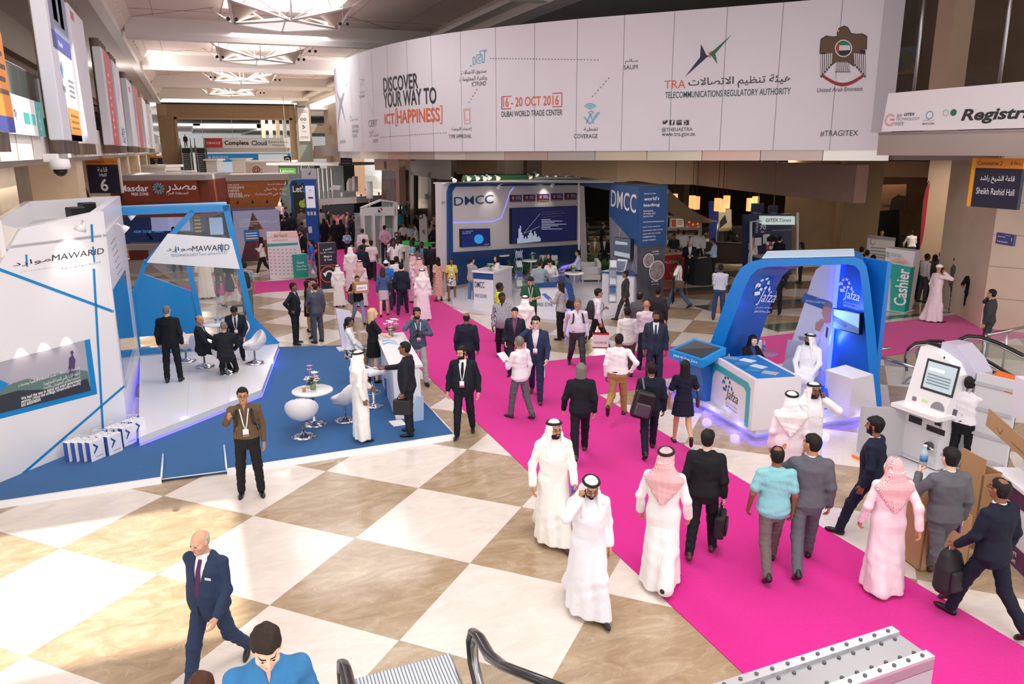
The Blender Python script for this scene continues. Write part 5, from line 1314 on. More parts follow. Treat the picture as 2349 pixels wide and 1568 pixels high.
q=onPl(441,510,A+n*-3.2,B_+n*-3.2);screen(V3(q[0],q[1],1.3),d,n,1.9,1.35,'dark menu board with yellow lines in the brown stand',mt('2d2a28'),parts=lambda f_,w_,h_:[f_.rect(.1,.2+.18*k,.4,.28+.18*k,mt('d8ab3c',emit=.3),'lettering',1.5)for k in rg(5)])
q=onPl(478,505,A+n*-3,B_+n*-3);screen(V3(q[0],q[1],1.35),d,n,.7,.9,'small blue monitor at the right of the brown stand',mt('9cb9dd',emit=.5))
t=TH('serving_counter','long white counter with a red lattice front inside the brown stand','counter',tp_(P(350,620)))
q=P(300,612);MB().X([q,q+d*3.2,q+d*3.2+Zv(1.05),q+Zv(1.05)],n*-.6).B('body',mt('c9c7c8',ro=.4),t);MB().X([q+n*.01+Zv(.3),q+n*.01+d*.9+Zv(.3),q+n*.01+d*.9+Zv(.8),q+n*.01+Zv(.8)],n*.01).B('lattice',mt('8a3b33'),t);MB().X([q+d*-.1+n*.05+Zv(1.05),q+d*3.3+n*.05+Zv(1.05),q+d*3.3+n*.05+Zv(1.1),q+d*-.1+n*.05+Zv(1.1)],n*-.75).B('top',GLOSSW,t)
t=TH('woven_kiosk','flared orange brown kiosk with white slogan lettering and grey roof','kiosk',tp_(P(560,600)))
A,B_=P(497,560,.9),P(640,552,.9);d=vn((B_-A)*V3(1,1,0));n=V3(d[1],-d[0],0);o=V3(A[0],A[1],0)
def uu(px,py):return fl_t((onPl(px,py,A,B_)-o)@d)
def zz(px,py):return fl_t(onPl(px,py,A,B_)[2])
ORW=mt('a4622f',ro=.6,noise=(26,.16,(1,1,.5)))
x0,x1,xa,xb=uu(498,475),uu(636,475),uu(486,413),uu(652,413);zb,zt=zz(566,476),zz(566,414)
b=MB()
fr=[o+d*x0+Zv(zb),o+d*x1+Zv(zb),o+d*xb+n*.35+Zv(zt),o+d*xa+n*.35+Zv(zt)]
bk=[p_-n*2.4 for p_ in fr]
for fc in([fr[0],fr[1],fr[2],fr[3]],[bk[1],bk[0],bk[3],bk[2]],[fr[1],bk[1],bk[2],fr[2]],[bk[0],fr[0],fr[3],bk[3]],[bk[0],bk[1],fr[1],fr[0]],[fr[3],fr[2],bk[2],bk[3]]):b.poly(fc)
b.B('woven_volume',ORW,t)
MB().X([fr[3]-d*.15+n*.1,fr[2]+d*.15+n*.1,fr[2]+d*.15+n*.1+Zv(.3),fr[3]-d*.15+n*.1+Zv(.3)],n*-2.8).B('roof',mt('9d9792',ro=.5),t)
up=vn(fr[3]+(fr[2]-fr[3])*.5-(fr[0]+fr[1])/2);f=Face(fr[0],d,up,parent=t,lift=.03)
hh=fl_t(np.linalg.norm((fr[3]+fr[2])/2-(fr[0]+fr[1])/2));K=hh/62.
def kt(tx,x,y,h,w,ar=False,bold=.015):f.text(tx,(x-498)*K*1.06,(476-y)*K,h=h*K,w=w*K*1.06,m=TXW,ar=ar,bold=bold)
kt('MASDAR FREE ZONE',496,424,3.5,42);kt('EMPOWERING',496,431,5.5,52);kt('BUSINESS',496,438,5.5,43);kt('PIONEERING',496,445.5,5.5,49);kt('SUSTAINABILITY',498,451,5.5,64);kt('المنطقة الحرة',596,425,4,38,True);kt('ارتقاء بالأعمال',590,438,8,46,True);kt('ريادة في الاستدامة',572,450,8,66,True)
f.Ps([[((505+32*k-498)*K,(466-476)*-K),((511+32*k-498)*K,10*K),((508+32*k-498)*K,19*K)]for k in rg(5)],BK_,'lamp_slot')
MB().X([o+d*(x0+.1),o+d*(x1-.1),o+d*(x1-.1)+Zv(zb),o+d*(x0+.1)+Zv(zb)],n*-.3).B('lower_wall',mt('7b6f8a',ro=.6),t)
t=TH('tower_poster','tall poster of a brown triangular tower against a lilac sky','poster',tp_(P(585,596)))
A2,B2_=P(541,600),P(645,592);d2=vn((B2_-A2)*V3(1,1,0));n2=V3(d2[1],-d2[0],0);o2=V3(A2[0],A2[1],.02)+n2*.25;w=fl_t(np.linalg.norm((B2_-A2)[:2]));h=fl_t(onPl(590,482,A2,B2_)[2])
MB().X([o2,o2+d2*w,o2+d2*w+Zv(h),o2+Zv(h)],n2*-.08).B('board',mt('b9b6d6',ro=.6),t);f=Face(o2,d2,parent=t,lift=.012)
f.rect(0,h*.55,w,h,mt('a9b4dc'));f.Ps([[(w*.08,0),(w*.42,h*.97),(w*.98,0)]],mt('5a3038'),k=1);f.Ps([[(w*.45,0),(w*.42,h*.97),(w*.98,0)]],mt('7a4438'),k=1.3);f.rect(w*.2,h*.40,w*.52,h*.62,mt('2d7cc2'),k=1.6);f.rect(w*.53,h*.40,w*.92,h*.62,mt('b9aec8'),k=1.6);f.text('FOSTERING\nENTREPRENEURSHIP\nAND CLEAN-TECH\nINNOVATION',w*.12,h*.68,h=h*.16,wmax=w*.42,m=TXW,k=2);f.text('تعزيز ريادة الأعمال',w*.94,h*.74,h=h*.06,wmax=w*.4,m=TXW,align='RIGHT',ar=True,k=2)
for k in rg(3):f.rect(w*.23,h*(.44+.05*k),w*.48,h*(.46+.05*k),TXW,'lettering',2)
for(x0,y0,x1,y1,D_,th,lab,m)in((318,384,381,411,62,3,'white box stand beyond the brown stand roof',WH),(565,372,662,398,84,3,'pale grey stand far down the hall with an at sign',mt('c9c3c2')),(475,368,500,402,90,2,'white cube kiosk by the far escalator foot',mt('d9d9de')),(535,366,566,402,95,2,'tall white panel stand far down the hall',WH)):
 A=CAM+ray(x0,y1)*D_;B_=CAM+ray(x1,y1)*D_;z1_=fl_t((CAM+ray(x0,y0)*D_)[2]);d=vn((B_-A)*V3(1,1,0));n=V3(d[1],-d[0],0);w=fl_t(np.linalg.norm((B_-A)[:2]));o=V3(A[0],A[1],0)
 t=TH('far_stand',lab,'stand',tp_(o));MB().X([o,o+d*w,o+d*w+Zv(z1_),o+Zv(z1_)],n*-th).B('body',m,t);MB().X([o-d*.2+n*.2+Zv(z1_),o+d*(w+.2)+n*.2+Zv(z1_),o+d*(w+.2)+n*.2+Zv(z1_+.18),o-d*.2+n*.2+Zv(z1_+.18)],n*-(th+.4)).B('roof',WH,t)
 if 'at sign' in lab:Face(o,d,parent=t,lift=.02).text('@:',w*.15,z1_-1.3,h=.9,m=mt('8d3b30'),bold=.02)
 if 'box' in lab:
  q=o+d*(w+.1);MB().tube([q+Zv(z1_-.3),q+d*2.4+Zv(z1_-.3),q+d*2.4+Zv(z1_-1.2),q+d*3.8+Zv(z1_-1.2)],.07,6).B('frame_rail',WH,t)
t=TH('business_canopy','blue lit canopy lettered BUSINESS beyond the far opening','canopy',(5,118,0))
MB().box(1.9,118,3.9,13.5,118.4,5.).B('fascia',mt('2b87cc',emit=.25),t);f=Face((1.9,118,3.9),(1,0,0),parent=t,lift=.02);f.text('BUSINESS',.4,.3,h=.5,m=TXW,bold=.02);f.rect(7.2,.1,11.2,1.,mt('e8f0f6',emit=.3))
for x in(2.,13.3):MB().tube([(x,118.2,0),(x,118.2,3.9)],.12,8).B('post',WH,t)
b=MB();b.box(2,119,0,13.2,119.2,3.8);b.B('back_panel',mt('d5e3ee',emit=.35),t)
t=TH('orange_display','low orange display bench far down the hall','bench',tp_(P(551,402,.4)))
q=CAM+ray(516,402)*70;d=vn(CR*V3(1,1,0));n=V3(d[1],-d[0],0);o=V3(q[0],q[1],0);b=MB();b.X([o+Zv(q[2]),o+d*1.85+Zv(q[2]),o+d*1.7+Zv(q[2]+.22),o+d*.15+Zv(q[2]+.22)],n*-.8);b.B('top',mt('d9683f'),t);b=MB();b.X([o+d*.2,o+d*1.6,o+d*1.6+Zv(q[2]),o+d*.2+Zv(q[2])],n*-.6);b.B('plinth',WH,t)
t=TH('computer_stand','dark green stand with a bright green name plate and white roof','stand',tp_(P(700,470)))
A,B_=CAM+ray(632,400)*60,CAM+ray(722,400)*58;d=vn((B_-A)*V3(1,1,0));n=V3(d[1],-d[0],0);o=V3(A[0],A[1],0)
def uu(px,py):return fl_t((onPl(px,py,A,B_)-o)@d)
def zz(px,py):return fl_t(onPl(px,py,A,B_)[2])
zt=zz(680,379);MB().X([o+d*uu(640,400),o+d*uu(722,400),o+d*uu(722,400)+Zv(zt),o+d*uu(640,400)+Zv(zt)],n*-.6).B('front_wall',mt('2c3a30',ro=.5),t)
f=Face(o,d,parent=t,lift=.04);f.rect(uu(642,396),zz(642,398),uu(680,396),zz(642,385),mt('5fae3a',emit=.2));f.text('Lenovo',uu(645,396),zz(645,395),h=zz(645,388)-zz(645,395),w=uu(677,396)-uu(645,396),m=TXW,k=2,bold=.01);f.text('intel',uu(693,393),zz(693,393),h=zz(693,383)-zz(693,393),w=uu(708,393)-uu(693,393),m=TXW,bold=.01);f.Ps(ringp(uu(701,388),zz(701,388),.42,.47),TXW,'ring_mark');f.line([(uu(685,396),zz(685,398)),(uu(685,385),zz(685,384))],.04,TXW)
f.Ps([[(uu(640,440),zz(640,440)),(uu(700,430),zz(700,410)),(uu(722,440),zz(722,398)),(uu(722,440),zz(722,440))]],mt('3f5a38'),'swoosh');f.Ps([disc(uu(655+12*k,425),zz(655,418+4*(k%2)),.2,12)for k in rg(4)],mt('4f7a3c'),'dot_pattern',2)
MB().X([o+d*uu(622,378)+n*.5+Zv(zt),o+d*uu(788,378)+n*.5+Zv(zt),o+d*uu(788,378)+n*.5+Zv(zt+.18),o+d*uu(622,378)+n*.5+Zv(zt+.18)],n*-5).B('roof',mt('dadada'),t)
for k in rg(7):xx=uu(728+5*k,400);MB().X([o+d*xx,o+d*(xx+.12),o+d*(xx+.12)+Zv(zt-.2),o+d*xx+Zv(zt-.2)],n*-.25).B('fin',WH if k%2==0 else mt('5b6a66'),t)
MB().X([o+d*uu(764,400),o+d*uu(788,400),o+d*uu(788,400)+Zv(zt),o+d*uu(764,400)+Zv(zt)],n*-1.2).B('end_wall',mt('59665f',noise=(4,.15)),t)
t=TH('blue_arch','blue framed arch lettered Lets in front of the green stand','arch',tp_(P(690,500)))
A=CAM+ray(668,445)*50;d=vn(CR*V3(1,1,0));n=V3(d[1],-d[0],0);o=V3(A[0],A[1],0);zt=fl_t((CAM+ray(668,413)*50)[2]);W_=1.3
MB().tube([o,o+Zv(zt-.3),o+d*.1+Zv(zt-.08),o+d*.3+Zv(zt),o+d*W_+Zv(zt)],.09,8).B('frame',mt('2b5fae',ro=.3),t);MB().X([o+d*.1,o+d*W_,o+d*W_+Zv(zt-.1),o+d*.1+Zv(zt-.1)],n*-.08).B('panel',mt('25332c'),t);f=Face(o,d,parent=t,lift=.02);f.text("Let's",.12,zt-.75,h=.42,wmax=.85,m=TXW,bold=.02);f.Ps([disc(.7,zt-1.5,.25,9),disc(.95,zt-1.3,.2,9)],mt('b6cf3c'),'picture')
t=TH('blue_totem','tall blue totem with an inset white screen above the crowd','totem',tp_(P(708,540)))
A=CAM+ray(702,505)*43;o=V3(A[0],A[1],0);zt=fl_t((CAM+ray(702,410)*43)[2]);w=.66
b=MB();b.X([o,o+d*w,o+d*w+Zv(zt),o+Zv(zt)],n*-.35);b.B('body',mt('2a5fb2',ro=.3),t);b=MB();b.X([o-d*.35+Zv(zt-.35),o+Zv(zt-.1),o+Zv(zt),o-d*.35+Zv(zt-.02)],n*-.35);b.B('arm',mt('2a5fb2',ro=.3),t);f=Face(o,d,parent=t,lift=.012);f.rect(.08,zt-1.55,w-.08,zt-.35,mt('dfe4f4',emit=.3));f.Ps([[(.25,zt-.55),(.35,zt-.65),(.42,zt-.5),(.36,zt-.6)]],mt('26466f'),k=1);f.rect(.2,zt-1.05,.48,zt-.95,mt('a03a6a'),k=1);f.rect(.1,.95,.3,1.3,mt('e8ecf4'),k=1)
for k in rg(3):f.rect(.1+.18*k,zt-1.95,.22+.18*k,zt-1.75,mt('d9dde8'),'picture',1)
t=TH('white_sign_box','white sign box with a bird mark above the blue arch','sign',tp_(CAM+ray(708,405)*52))
A=CAM+ray(692,406)*52;w=1.;z0_=A[2];o3=V3(A[0],A[1],0);MB().X([o3+V3(0,0,0),o3+d*w,o3+d*w+Zv(z0_+.55),o3+Zv(z0_+.55)],n*-.3).B('body',mt('dcdbe2'),t);Face(o3,d,parent=t).Ps([[(.4,z0_+.25),(.55,z0_+.12),(.68,z0_+.42),(.52,z0_+.24)]],mt('2c3e66'))
# -- left stand: white faceted wall, blue frame, platform, blue carpet
class PF:

 def __init__(s,A,B,parent=None,off=.0,lift=.006):
  s.A=V3(A[0],A[1],0);s.d=vn((nas(B,float)-A)*V3(1,1,0));n=V3(s.d[1],-s.d[0],0);s.n=n if n@(CAM-s.A)>0 else-n
  s.A=s.A+s.n*off;s.B=s.A+s.d;s.parent=parent;s.L=fl_t(np.linalg.norm((nas(B,float)-A)[:2]))
  s.f=Face(s.A,s.d,parent=parent,lift=lift)
 def q(s,px,py):return onPl(px,py,s.A,s.B)
 def uz(s,px,py):w=s.q(px,py);return fl_t((w-s.A)@s.d),fl_t(w[2])
 def w(s,u,z,o=.0):return s.A+s.d*u+Zv(z)+s.n*o
 def slab(s,name,m,pts,th=.1,o=.0,px=True):

  uz=[s.uz(*p)for p in pts]if px else pts
  return MB().X([s.w(u,max(z,.0),o)for u,z in uz],s.n*-th).B(name,m,s.parent)
 def text(s,t,x0,y0,x1,y1,m,k=1.,**kw):
  a,b_=s.uz(x0,y0),s.uz(x1,y1);return s.f.text(t,a[0],a[1],h=max(b_[1]-a[1],.01),w=b_[0]-a[0],m=m,k=k,**kw)
 def poly(s,pts,m,name='panel',k=.7):return s.f.Ps([[s.uz(*p)for p in pts]],m,name,k)
 def Ps(s,pp,m,name='panel',k=.7):return s.f.Ps([[s.uz(*p)for p in pts]for pts in pp],m,name,k)
 def line(s,pts,w,m,name='line_art',k=.7):return s.f.line([s.uz(*p)for p in pts],w,m,name,k)
BCARP=carpet_mat('#1a5a92',None,40)
BLU=mt('1583c4',ro=.3)
t=TH('stand_carpet','blue carpet of the left stand edged with a white aluminium strip','carpet',tp_(P(500,1000)))
zc=.07
fp=[P(-60,1160,zc),P(370,1096,zc),P(520,1077,zc),P(1043,997,zc),P(973,922,zc),P(860,790,zc),P(640,795,zc),P(300,960,zc),P(-60,1090,zc)]
MB().X([(p[0],p[1],.02)for p in fp],(0,0,zc-.02)).B('pile',BCARP,t)
E1=mt('e4e3e4',ro=.35)
for a_,c_ in((0,1),(2,3)):
 d=vn(fp[c_]-fp[a_]);n=V3(d[1],-d[0],0);MB().X([V3(fp[a_][0],fp[a_][1],0)+n*.09,V3(fp[c_][0],fp[c_][1],0)+n*.09,V3(fp[c_][0],fp[c_][1],.085)+n*.02,V3(fp[a_][0],fp[a_][1],.085)+n*.02],n*-.05).B('edge_strip',E1,t)
MB().tube([V3(*fp[1][:2],.05),V3(*fp[2][:2],.05)],.012,6).B('edge_strip',E1,t)
for p0_,px_ in((fp[1],(374,1043)),(fp[2],(514,1022)),(fp[3],(973,922))):
 q=P(*px_,zc);MB().tube([V3(*p0_[:2],zc+.012),V3(*q[:2],zc+.012)],.018,6).B('edge_strip',E1,t)
ZP=.24
t=TH('stand_platform','white raised platform with a violet lit step in the left stand','platform',tp_(P(450,880)))
pl=[P(318,1003,ZP),P(430,960,ZP),P(600,893,ZP),P(640,787,ZP),P(321,815,ZP)]
MB().X([(p[0],p[1],.12)for p in pl],(0,0,ZP-.12)).B('deck',mt('e6e6e9',ro=.25),t)
cen=sum(pl)/5;ins=[p+vn((cen-p)*V3(1,1,0))*.03 for p in pl]
MB().X([(p[0],p[1],.075)for p in ins],(0,0,.045)).B('led_strip',mt('5b50ff',emit=3.),t)
MB().X([(p[0],p[1],.0)for p in pl],(0,0,.075)).B('plinth',mt('d6d6da',ro=.3),t)
b=MB()
for k in(.35,.68):a_=pl[4]+(pl[3]-pl[4])*k;c_=pl[0]+(pl[2]-pl[0])*k;b.X([a_+Zv(.001),a_+V3(.008,0,.001),c_+V3(.008,0,.001),c_+Zv(.001)],(0,0,.001))
b.B('seam',mt('b5b5ba'),t)
LP=area(.6,18.6,.15,.2,.2,.1);bpy.data.objects.remove(LP)
for(x,y)in((.3,17.3),(1.35,20.3),(-.7,16.4)):
 l=bpy.data.lights.new('led_glow','POINT');l.energy=9;l.color=(.25,.25,1);l.shadow_soft_size=.15;l.specular_factor=0;o_=bpy.data.objects.new('led_glow',l);col.objects.link(o_);o_.location=(x+.12,y-.18,.2)
t=TH('stand_wall','white faceted stand wall crossed by blue lines with a company name and picture','stand',tp_(P(150,1050)))
WA,WB=P(0,1106,.07),P(294,985,.07)
w=PF(WA,WB,t)
WHT=mt('e3e3e6',ro=.3)
w.slab('front_wall',WHT,[(48,524),(237,484),(294,990),(0,1110),(-90,1148),(-90,760)],.18)
w.slab('chamfer_wall',mt('d9d3cd',ro=.4),[(4,514),(47,524),(-90,758),(-140,700)],.18,-.05)
zt=w.uz(237,484)[1]
SB,SC=w.w(w.uz(294,985)[0],0),P(321,815,ZP)
s_=PF(SB,SC,t);MB().X([s_.w(0,0),s_.w(s_.L,0),s_.w(s_.L,zt),s_.w(-.02,zt)],s_.n*-.15).B('side_wall',mt('dcdce6',ro=.3),t)
s_.poly([(259,664),(287,618),(308,784),(285,869)],mt('1f6aa8',ro=.08,spec=.8),'window');s_.poly([(285,869),(308,784),(311,800),(289,893)],mt('b9bac6',ro=.2),'reveal')
for k in rg(6):s_.line([(254+3*k,560+14*k),(264+3*k,545+14*k)],.02,GR)
roof=[w.w(w.uz(4,514)[0],zt-.02),w.w(w.uz(237,484)[0],zt-.02),s_.w(s_.L,zt-.02),s_.w(s_.L,zt-.02)+w.d*-2.2+w.n*-.3]
MB().X([p+Zv(-.45)for p in roof],(0,0,.05)).B('roof_panel',mt('c9c9cc',ro=.5),t)
for a_,c_ in((2,3),(3,0)):d=vn(roof[c_]-roof[a_]);n_=V3(d[1],-d[0],0);MB().X([V3(*roof[a_][:2],0),V3(*roof[c_][:2],0),V3(*roof[c_][:2],zt),V3(*roof[a_][:2],zt)],n_*.12).B('rear_wall',WHT,t)
w.line([(210,516),(212,553)],.05,BLU,'stripe');w.line([(215,618),(236,988)],.05,BLU,'stripe');w.line([(-30,607),(259,714)],.05,BLU,'stripe');w.line([(52,1086),(284,886)],.05,BLU,'stripe')
LT=mt('2b2d36',ro=.5)
w.text('MAWARID',119,599,237,568,LT,shear=.12);w.text('موارد',30,614,115,588,LT,ar=True);w.text('TECHNOLOGY',45,625,138,609,mt('7b8694'));w.text('للتكنولوجيا',142,618,229,599,mt('8d98a6'),ar=True);w.line([(216,600),(213,566)],.035,BLU,'stripe');w.line([(62,610),(60,585)],.035,BLU,'stripe')
w.poly([(-30,838),(206,777),(223,903),(-30,968)],BLU,'picture_frame',.5);w.poly([(-30,838),(193,780),(208,895),(-30,955)],mt('a9a6b2',ro=.35),'picture',1)
w.poly([(-30,905),(30,878),(62,868),(90,872),(120,858),(150,852),(175,848),(200,850),(208,895),(-30,955)],mt('5f7a74',ro=.35),'picture',1.4);w.poly([(-30,915),(40,895),(100,893),(200,868),(208,895),(-30,955)],mt('34383f',ro=.35),'picture',1.7)
w.Ps([[(158,848),(157,822),(165,812),(172,824),(170,846),(171,866),(166,866),(164,850),(160,866),(156,866)],[(162,812),(160,806),(165,803),(168,808),(166,813)],[(157,838),(154,862),(155,862),(159,838)]],mt('4b3e63'),'picture',2)
for y0,y1,tx in((920,905,'We lead the way in digital and smart government'),(927,913,'services, critical and strategic infrastructure security'),(933,924,'and automation')):
 a,c=w.uz(48,y0),w.uz(188 if tx[0]!='a' else 93,y1-8 if tx[0]!='a' else y1);w.f.text(tx,a[0],a[1],h=.075,w=c[0]-a[0],m=TXW,k=2.5,bold=.012)
for x0,y0,x1,tx in((42,893,185,'نحن رواد في مجالات تقديم الخدمات الرقمية وخدمات'),(100,888,185,'الحكومة الذكية والبنى التحتية الاستراتيجية'),(100,898,185,'الحساسة والأمن المعلوماتي والأتمتة')):
 a,c=w.uz(x0,y0),w.uz(x1,y0-(x1-x0)*.19);w.f.text(tx,a[0],a[1]+.02,h=.08,w=c[0]-a[0],m=TXW,k=2.5,ar=True)
w.poly([(-20,862),(20,880),(-20,912)],BLU,'logo_mark',2)
for k in rg(3):
 a=w.uz(48+52*k,812-13*k);l=bpy.data.lights.new('picture_lamp','SPOT');l.energy=6;l.spot_size=1.3;l.spot_blend=.6;l.color=(1,.9,.75);o_=bpy.data.objects.new('picture_lamp',l);col.objects.link(o_);o_.location=tp_(w.w(a[0],a[1]+.16,.08));o_.rotation_euler=(Vc((0,0,-1))-Vc(tp_(w.n))*.35).to_track_quat('-Z','Y').to_euler()
def flood(p,label,aim,pw=0,m=None,group=None,sc=1.):
 t_=TH('floodlight',label,'spotlight',tp_(p),0,group);aim=vn(nas(aim,float));p=nas(p,float)
 MB().tube([p,p+aim*.12*sc],[.055*sc,.10*sc],10).B('lamp_head',m or GLOSSW,t_);MB().tube([p+aim*.121*sc,p+aim*.13*sc],.085*sc,10).B('lens',mt('fff3dc',emit=6.if pw else.5),t_);MB().tube([p,p-aim*.12*sc+Zv(-.02),p-aim*.2*sc+Zv(-.12*sc)],.018*sc,6).B('arm',WH,t_)
 if pw:
  l=bpy.data.lights.new('flood_lamp','SPOT');l.energy=pw;l.spot_size=1.5;l.spot_blend=.7;l.color=(1,.93,.82);l.shadow_soft_size=.05;o2=bpy.data.objects.new('flood_lamp',l);col.objects.link(o2);o2.location=tp_(p+aim*.16);o2.rotation_euler=Vc(tp_(aim)).to_track_quat('-Z','Y').to_euler()
a=w.uz(155,528);flood(w.w(a[0],a[1]+.12,.35),'white floodlight leaning over the company name on the white wall',-w.n*.5+Zv(-1),25)
a=s_.uz(262,520);flood(s_.w(a[0],a[1],.15),'front floodlight of the pair on the white wall corner',s_.n+Zv(-1),0);a=s_.uz(281,492);flood(s_.w(a[0],a[1],.15),'rear floodlight of the pair on the white wall corner',s_.n+Zv(-1),0)
for px_,py_,lab in((176,505,'left of the two black speakers lying on the white stand roof'),(202,492,'right of the two black speakers lying on the white stand roof')):
 p=P(px_,py_,zt-.35);t2=TH('speaker',lab,'speaker',tp_(p));m_=MB().at(p[0],p[1],p[2],.6);m_.box(-.16,-.12,-.05,.16,.12,.28,.02);m_.B('cabinet',DARK,t2);m_=MB().at(p[0],p[1],p[2],.6);m_.box(-.14,-.13,-.02,.14,-.122,.25);m_.B('grille',BK_,t2)
t=TH('glazed_stand','blue angular frame with glass and a white company name panel','stand',tp_(P(480,800,ZP)))
fr_=PF(P(321,815,ZP),P(640,787,ZP),t)
def member(pts,wd,name='frame_member'):
 uz=[fr_.uz(*p)for p in pts]
 for a_,c_ in zip(uz[:-1],uz[1:]):
  d=V3(c_[0]-a_[0],c_[1]-a_[1],0);n_=vn(V3(-d[1],d[0],0))*wd/2;e_=vn(d)*wd*.4
  MB().X([fr_.w(a_[0]-e_[0]+n_[0],a_[1]-e_[1]+n_[1],.06),fr_.w(c_[0]+e_[0]+n_[0],c_[1]+e_[1]+n_[1],.06),fr_.w(c_[0]+e_[0]-n_[0],c_[1]+e_[1]-n_[1],.06),fr_.w(a_[0]-e_[0]-n_[0],a_[1]-e_[1]-n_[1],.06)],fr_.n*-.16).B(name,BLU,t)
member([(262,486),(522,477)],.17);member([(519,476),(578,742)],.16);member([(440,487),(336,603)],.13);member([(334,600),(304,678),(318,800)],.10);member([(433,610),(466,760)],.12)
fr_.slab('blue_panel',BLU,[(330,628),(441,668),(468,762),(317,772),(304,680)],.06,.03);fr_.slab('foot_panel',BLU,[(572,730),(584,728),(600,745),(641,786),(560,795)],.12,.04);fr_.slab('sill',BLU,[(320,800),(470,790),(470,800),(320,813)],.14,.05)
fr_.slab('glass_panel',glass('#b9c6cc',.10),[(440,492),(515,482),(575,735),(470,760),(455,690),(338,600)],.01,-.04)
fr_.slab('name_panel',mt('e3e4e8',ro=.4),[(385,535),(531,546),(550,616),(337,601)],.03,.08)
f2=PF(P(321,815,ZP),P(640,787,ZP),t,.085);f2.text('MAWARID',441,577,526,560,LT,shear=.12);f2.text('موارد',382,578,440,565,LT,ar=True);f2.text('TECHNOLOGY',392,589,455,580,mt('7b8694'));f2.text('للتكنولوجيا',458,586,520,575,mt('8d98a6'),ar=True);f2.line([(509,577),(508,559)],.03,BLU);f2.line([(404,579),(403,565)],.03,BLU)
MB().X([fr_.w(fr_.uz(262,486)[0],fr_.uz(262,486)[1]+.09,-.1),fr_.w(fr_.uz(522,477)[0],fr_.uz(522,477)[1]+.09,-.1),fr_.w(fr_.uz(522,477)[0],fr_.uz(522,477)[1]+.09,-1.2),fr_.w(fr_.uz(262,486)[0],fr_.uz(262,486)[1]+.09,-.9)],(0,0,-.1)).B('top_beam',BLU,t)
# ---- chairs, tables, bottles
def tub_chair(label=None,seat=.46):
 t_=TH('tub_chair',label,'chair',(0,0,0),0,'white swivel tub chairs')
 S=Sdf();S.ell((0,0,.16),(.32,.31,.30));S.fn(lambda p:-((p[...,0]/.285)**2+((p[...,1]-.02)/.275)**2+((p[...,2]-.2)/.27)**2)**.5*.27+.27 if False else(((p[...,0]/.285)**2+((p[...,1]-.02)/.275)**2+((p[...,2]-.20)/.27)**2)**.5-1)*.27)
 S.fn(lambda p:(p[...,2]-(.02+.14*np.clip((.30-p[...,1])/.5,0,1)+.28*np.clip((.02-p[...,1])/.3,0,1))),'i');v,f_=S.mesh(.02);v[:,2]+=seat
 o_=add('shell',npmesh(v,f_),mt('e2e0e4',ro=.35),t_)
 v,f_=Sdf().ell((0,.03,-.035),(.25,.24,.07)).mesh(.025);v[:,2]+=seat;add('cushion',npmesh(v,f_),mt('d6d3d8',ro=.5),t_)
 MB().Lt([(.235,0),(.235,.012),(.15,.04),(.05,.07),(.032,.09)],28).B('base',CHM,t_);MB().Lt([(.026,.08),(.026,seat-.1),(.06,seat-.09)],12).B('column',CHM,t_);MB().tube([(.02,-.03,seat-.12),(.16,-.12,seat-.16)],.008,6).B('lever',BK_,t_)
 return t_
CH0=tub_chair()
def face_rz(p,hd):
 az=math.atan2(p[0],p[1]);return-(az+rad(hd))
CHN=[0]
def put_chair(px,py,hd,label,z=.0):
 c=CH0 if CHN[0]==0 else copy_tree(CH0);CHN[0]+=1;p=P(px,py,z);c.location=tp_(p);c.rotation_euler=(0,0,face_rz(p,hd));c['label']=label;return c
put_chair(522,855,0,'white tub chair with its back to us on the white platform',ZP+.003);put_chair(470,840,70,'white tub chair under the seated man on the left of the platform',ZP+.003);put_chair(586,832,262,'white tub chair at the right of the platform table',ZP+.003);put_chair(428,828,110,'white tub chair behind the standing man on the platform',ZP+.003);put_chair(549,800,180,'white tub chair under the seated man facing us on the platform',ZP+.003)
put_chair(697,1000,5,'white tub chair with its back to us on the blue carpet',zc);put_chair(793,963,300,'white tub chair half hidden by the man in white robes',zc)
def round_table(px,py,label,z,h=.72,r=.40):
 p=P(px,py,z);t_=TH('round_table',label,'table',tp_(p));MB().Lt([(r,h-.035),(r,h-.008),(r-.01,h),(0,h)],36,x=p[0],y=p[1],z=p[2]).B('tabletop',GLOSSW,t_);MB().Lt([(.24,0),(.24,.012),(.15,.04),(.05,.07),(.034,.1),(.034,h-.06),(.1,h-.036)],28,x=p[0],y=p[1],z=p[2]).B('pedestal',CHM,t_);return p+Zv(h)
tp1=round_table(506,800,'round white table among the seated men on the platform',ZP+.003);tp2=round_table(722,972,'round white pedestal table with flowers on the blue carpet',zc)
def bottle(p,label,h=.22,r=.032,capc='#e9eef5',group='clear water bottles on the stand tables',body='#c9dcea'):
 t_=TH('water_bottle',label,'bottle',tp_(p),0,group);MB().Lt([(r,0),(r,h*.62),(r*.9,h*.7),(r*.45,h*.86),(r*.42,h*.93)],14,x=p[0],y=p[1],z=p[2]).B('body',mt(body,ro=.08,alpha=.55),t_);MB().Lt([(r*.5,h*.92),(r*.5,h)],10,x=p[0],y=p[1],z=p[2]).B('cap',mt(capc),t_);MB().Lt([(r*1.02,h*.3),(r*1.02,h*.55)],14,x=p[0],y=p[1],z=p[2]).B('paper_label',mt('4a86c0'),t_)
bottle(tp1+V3(-.05,-.02,0),'left clear water bottle on the platform table');bottle(tp1+V3(.06,.0,0),'right clear water bottle on the platform table')
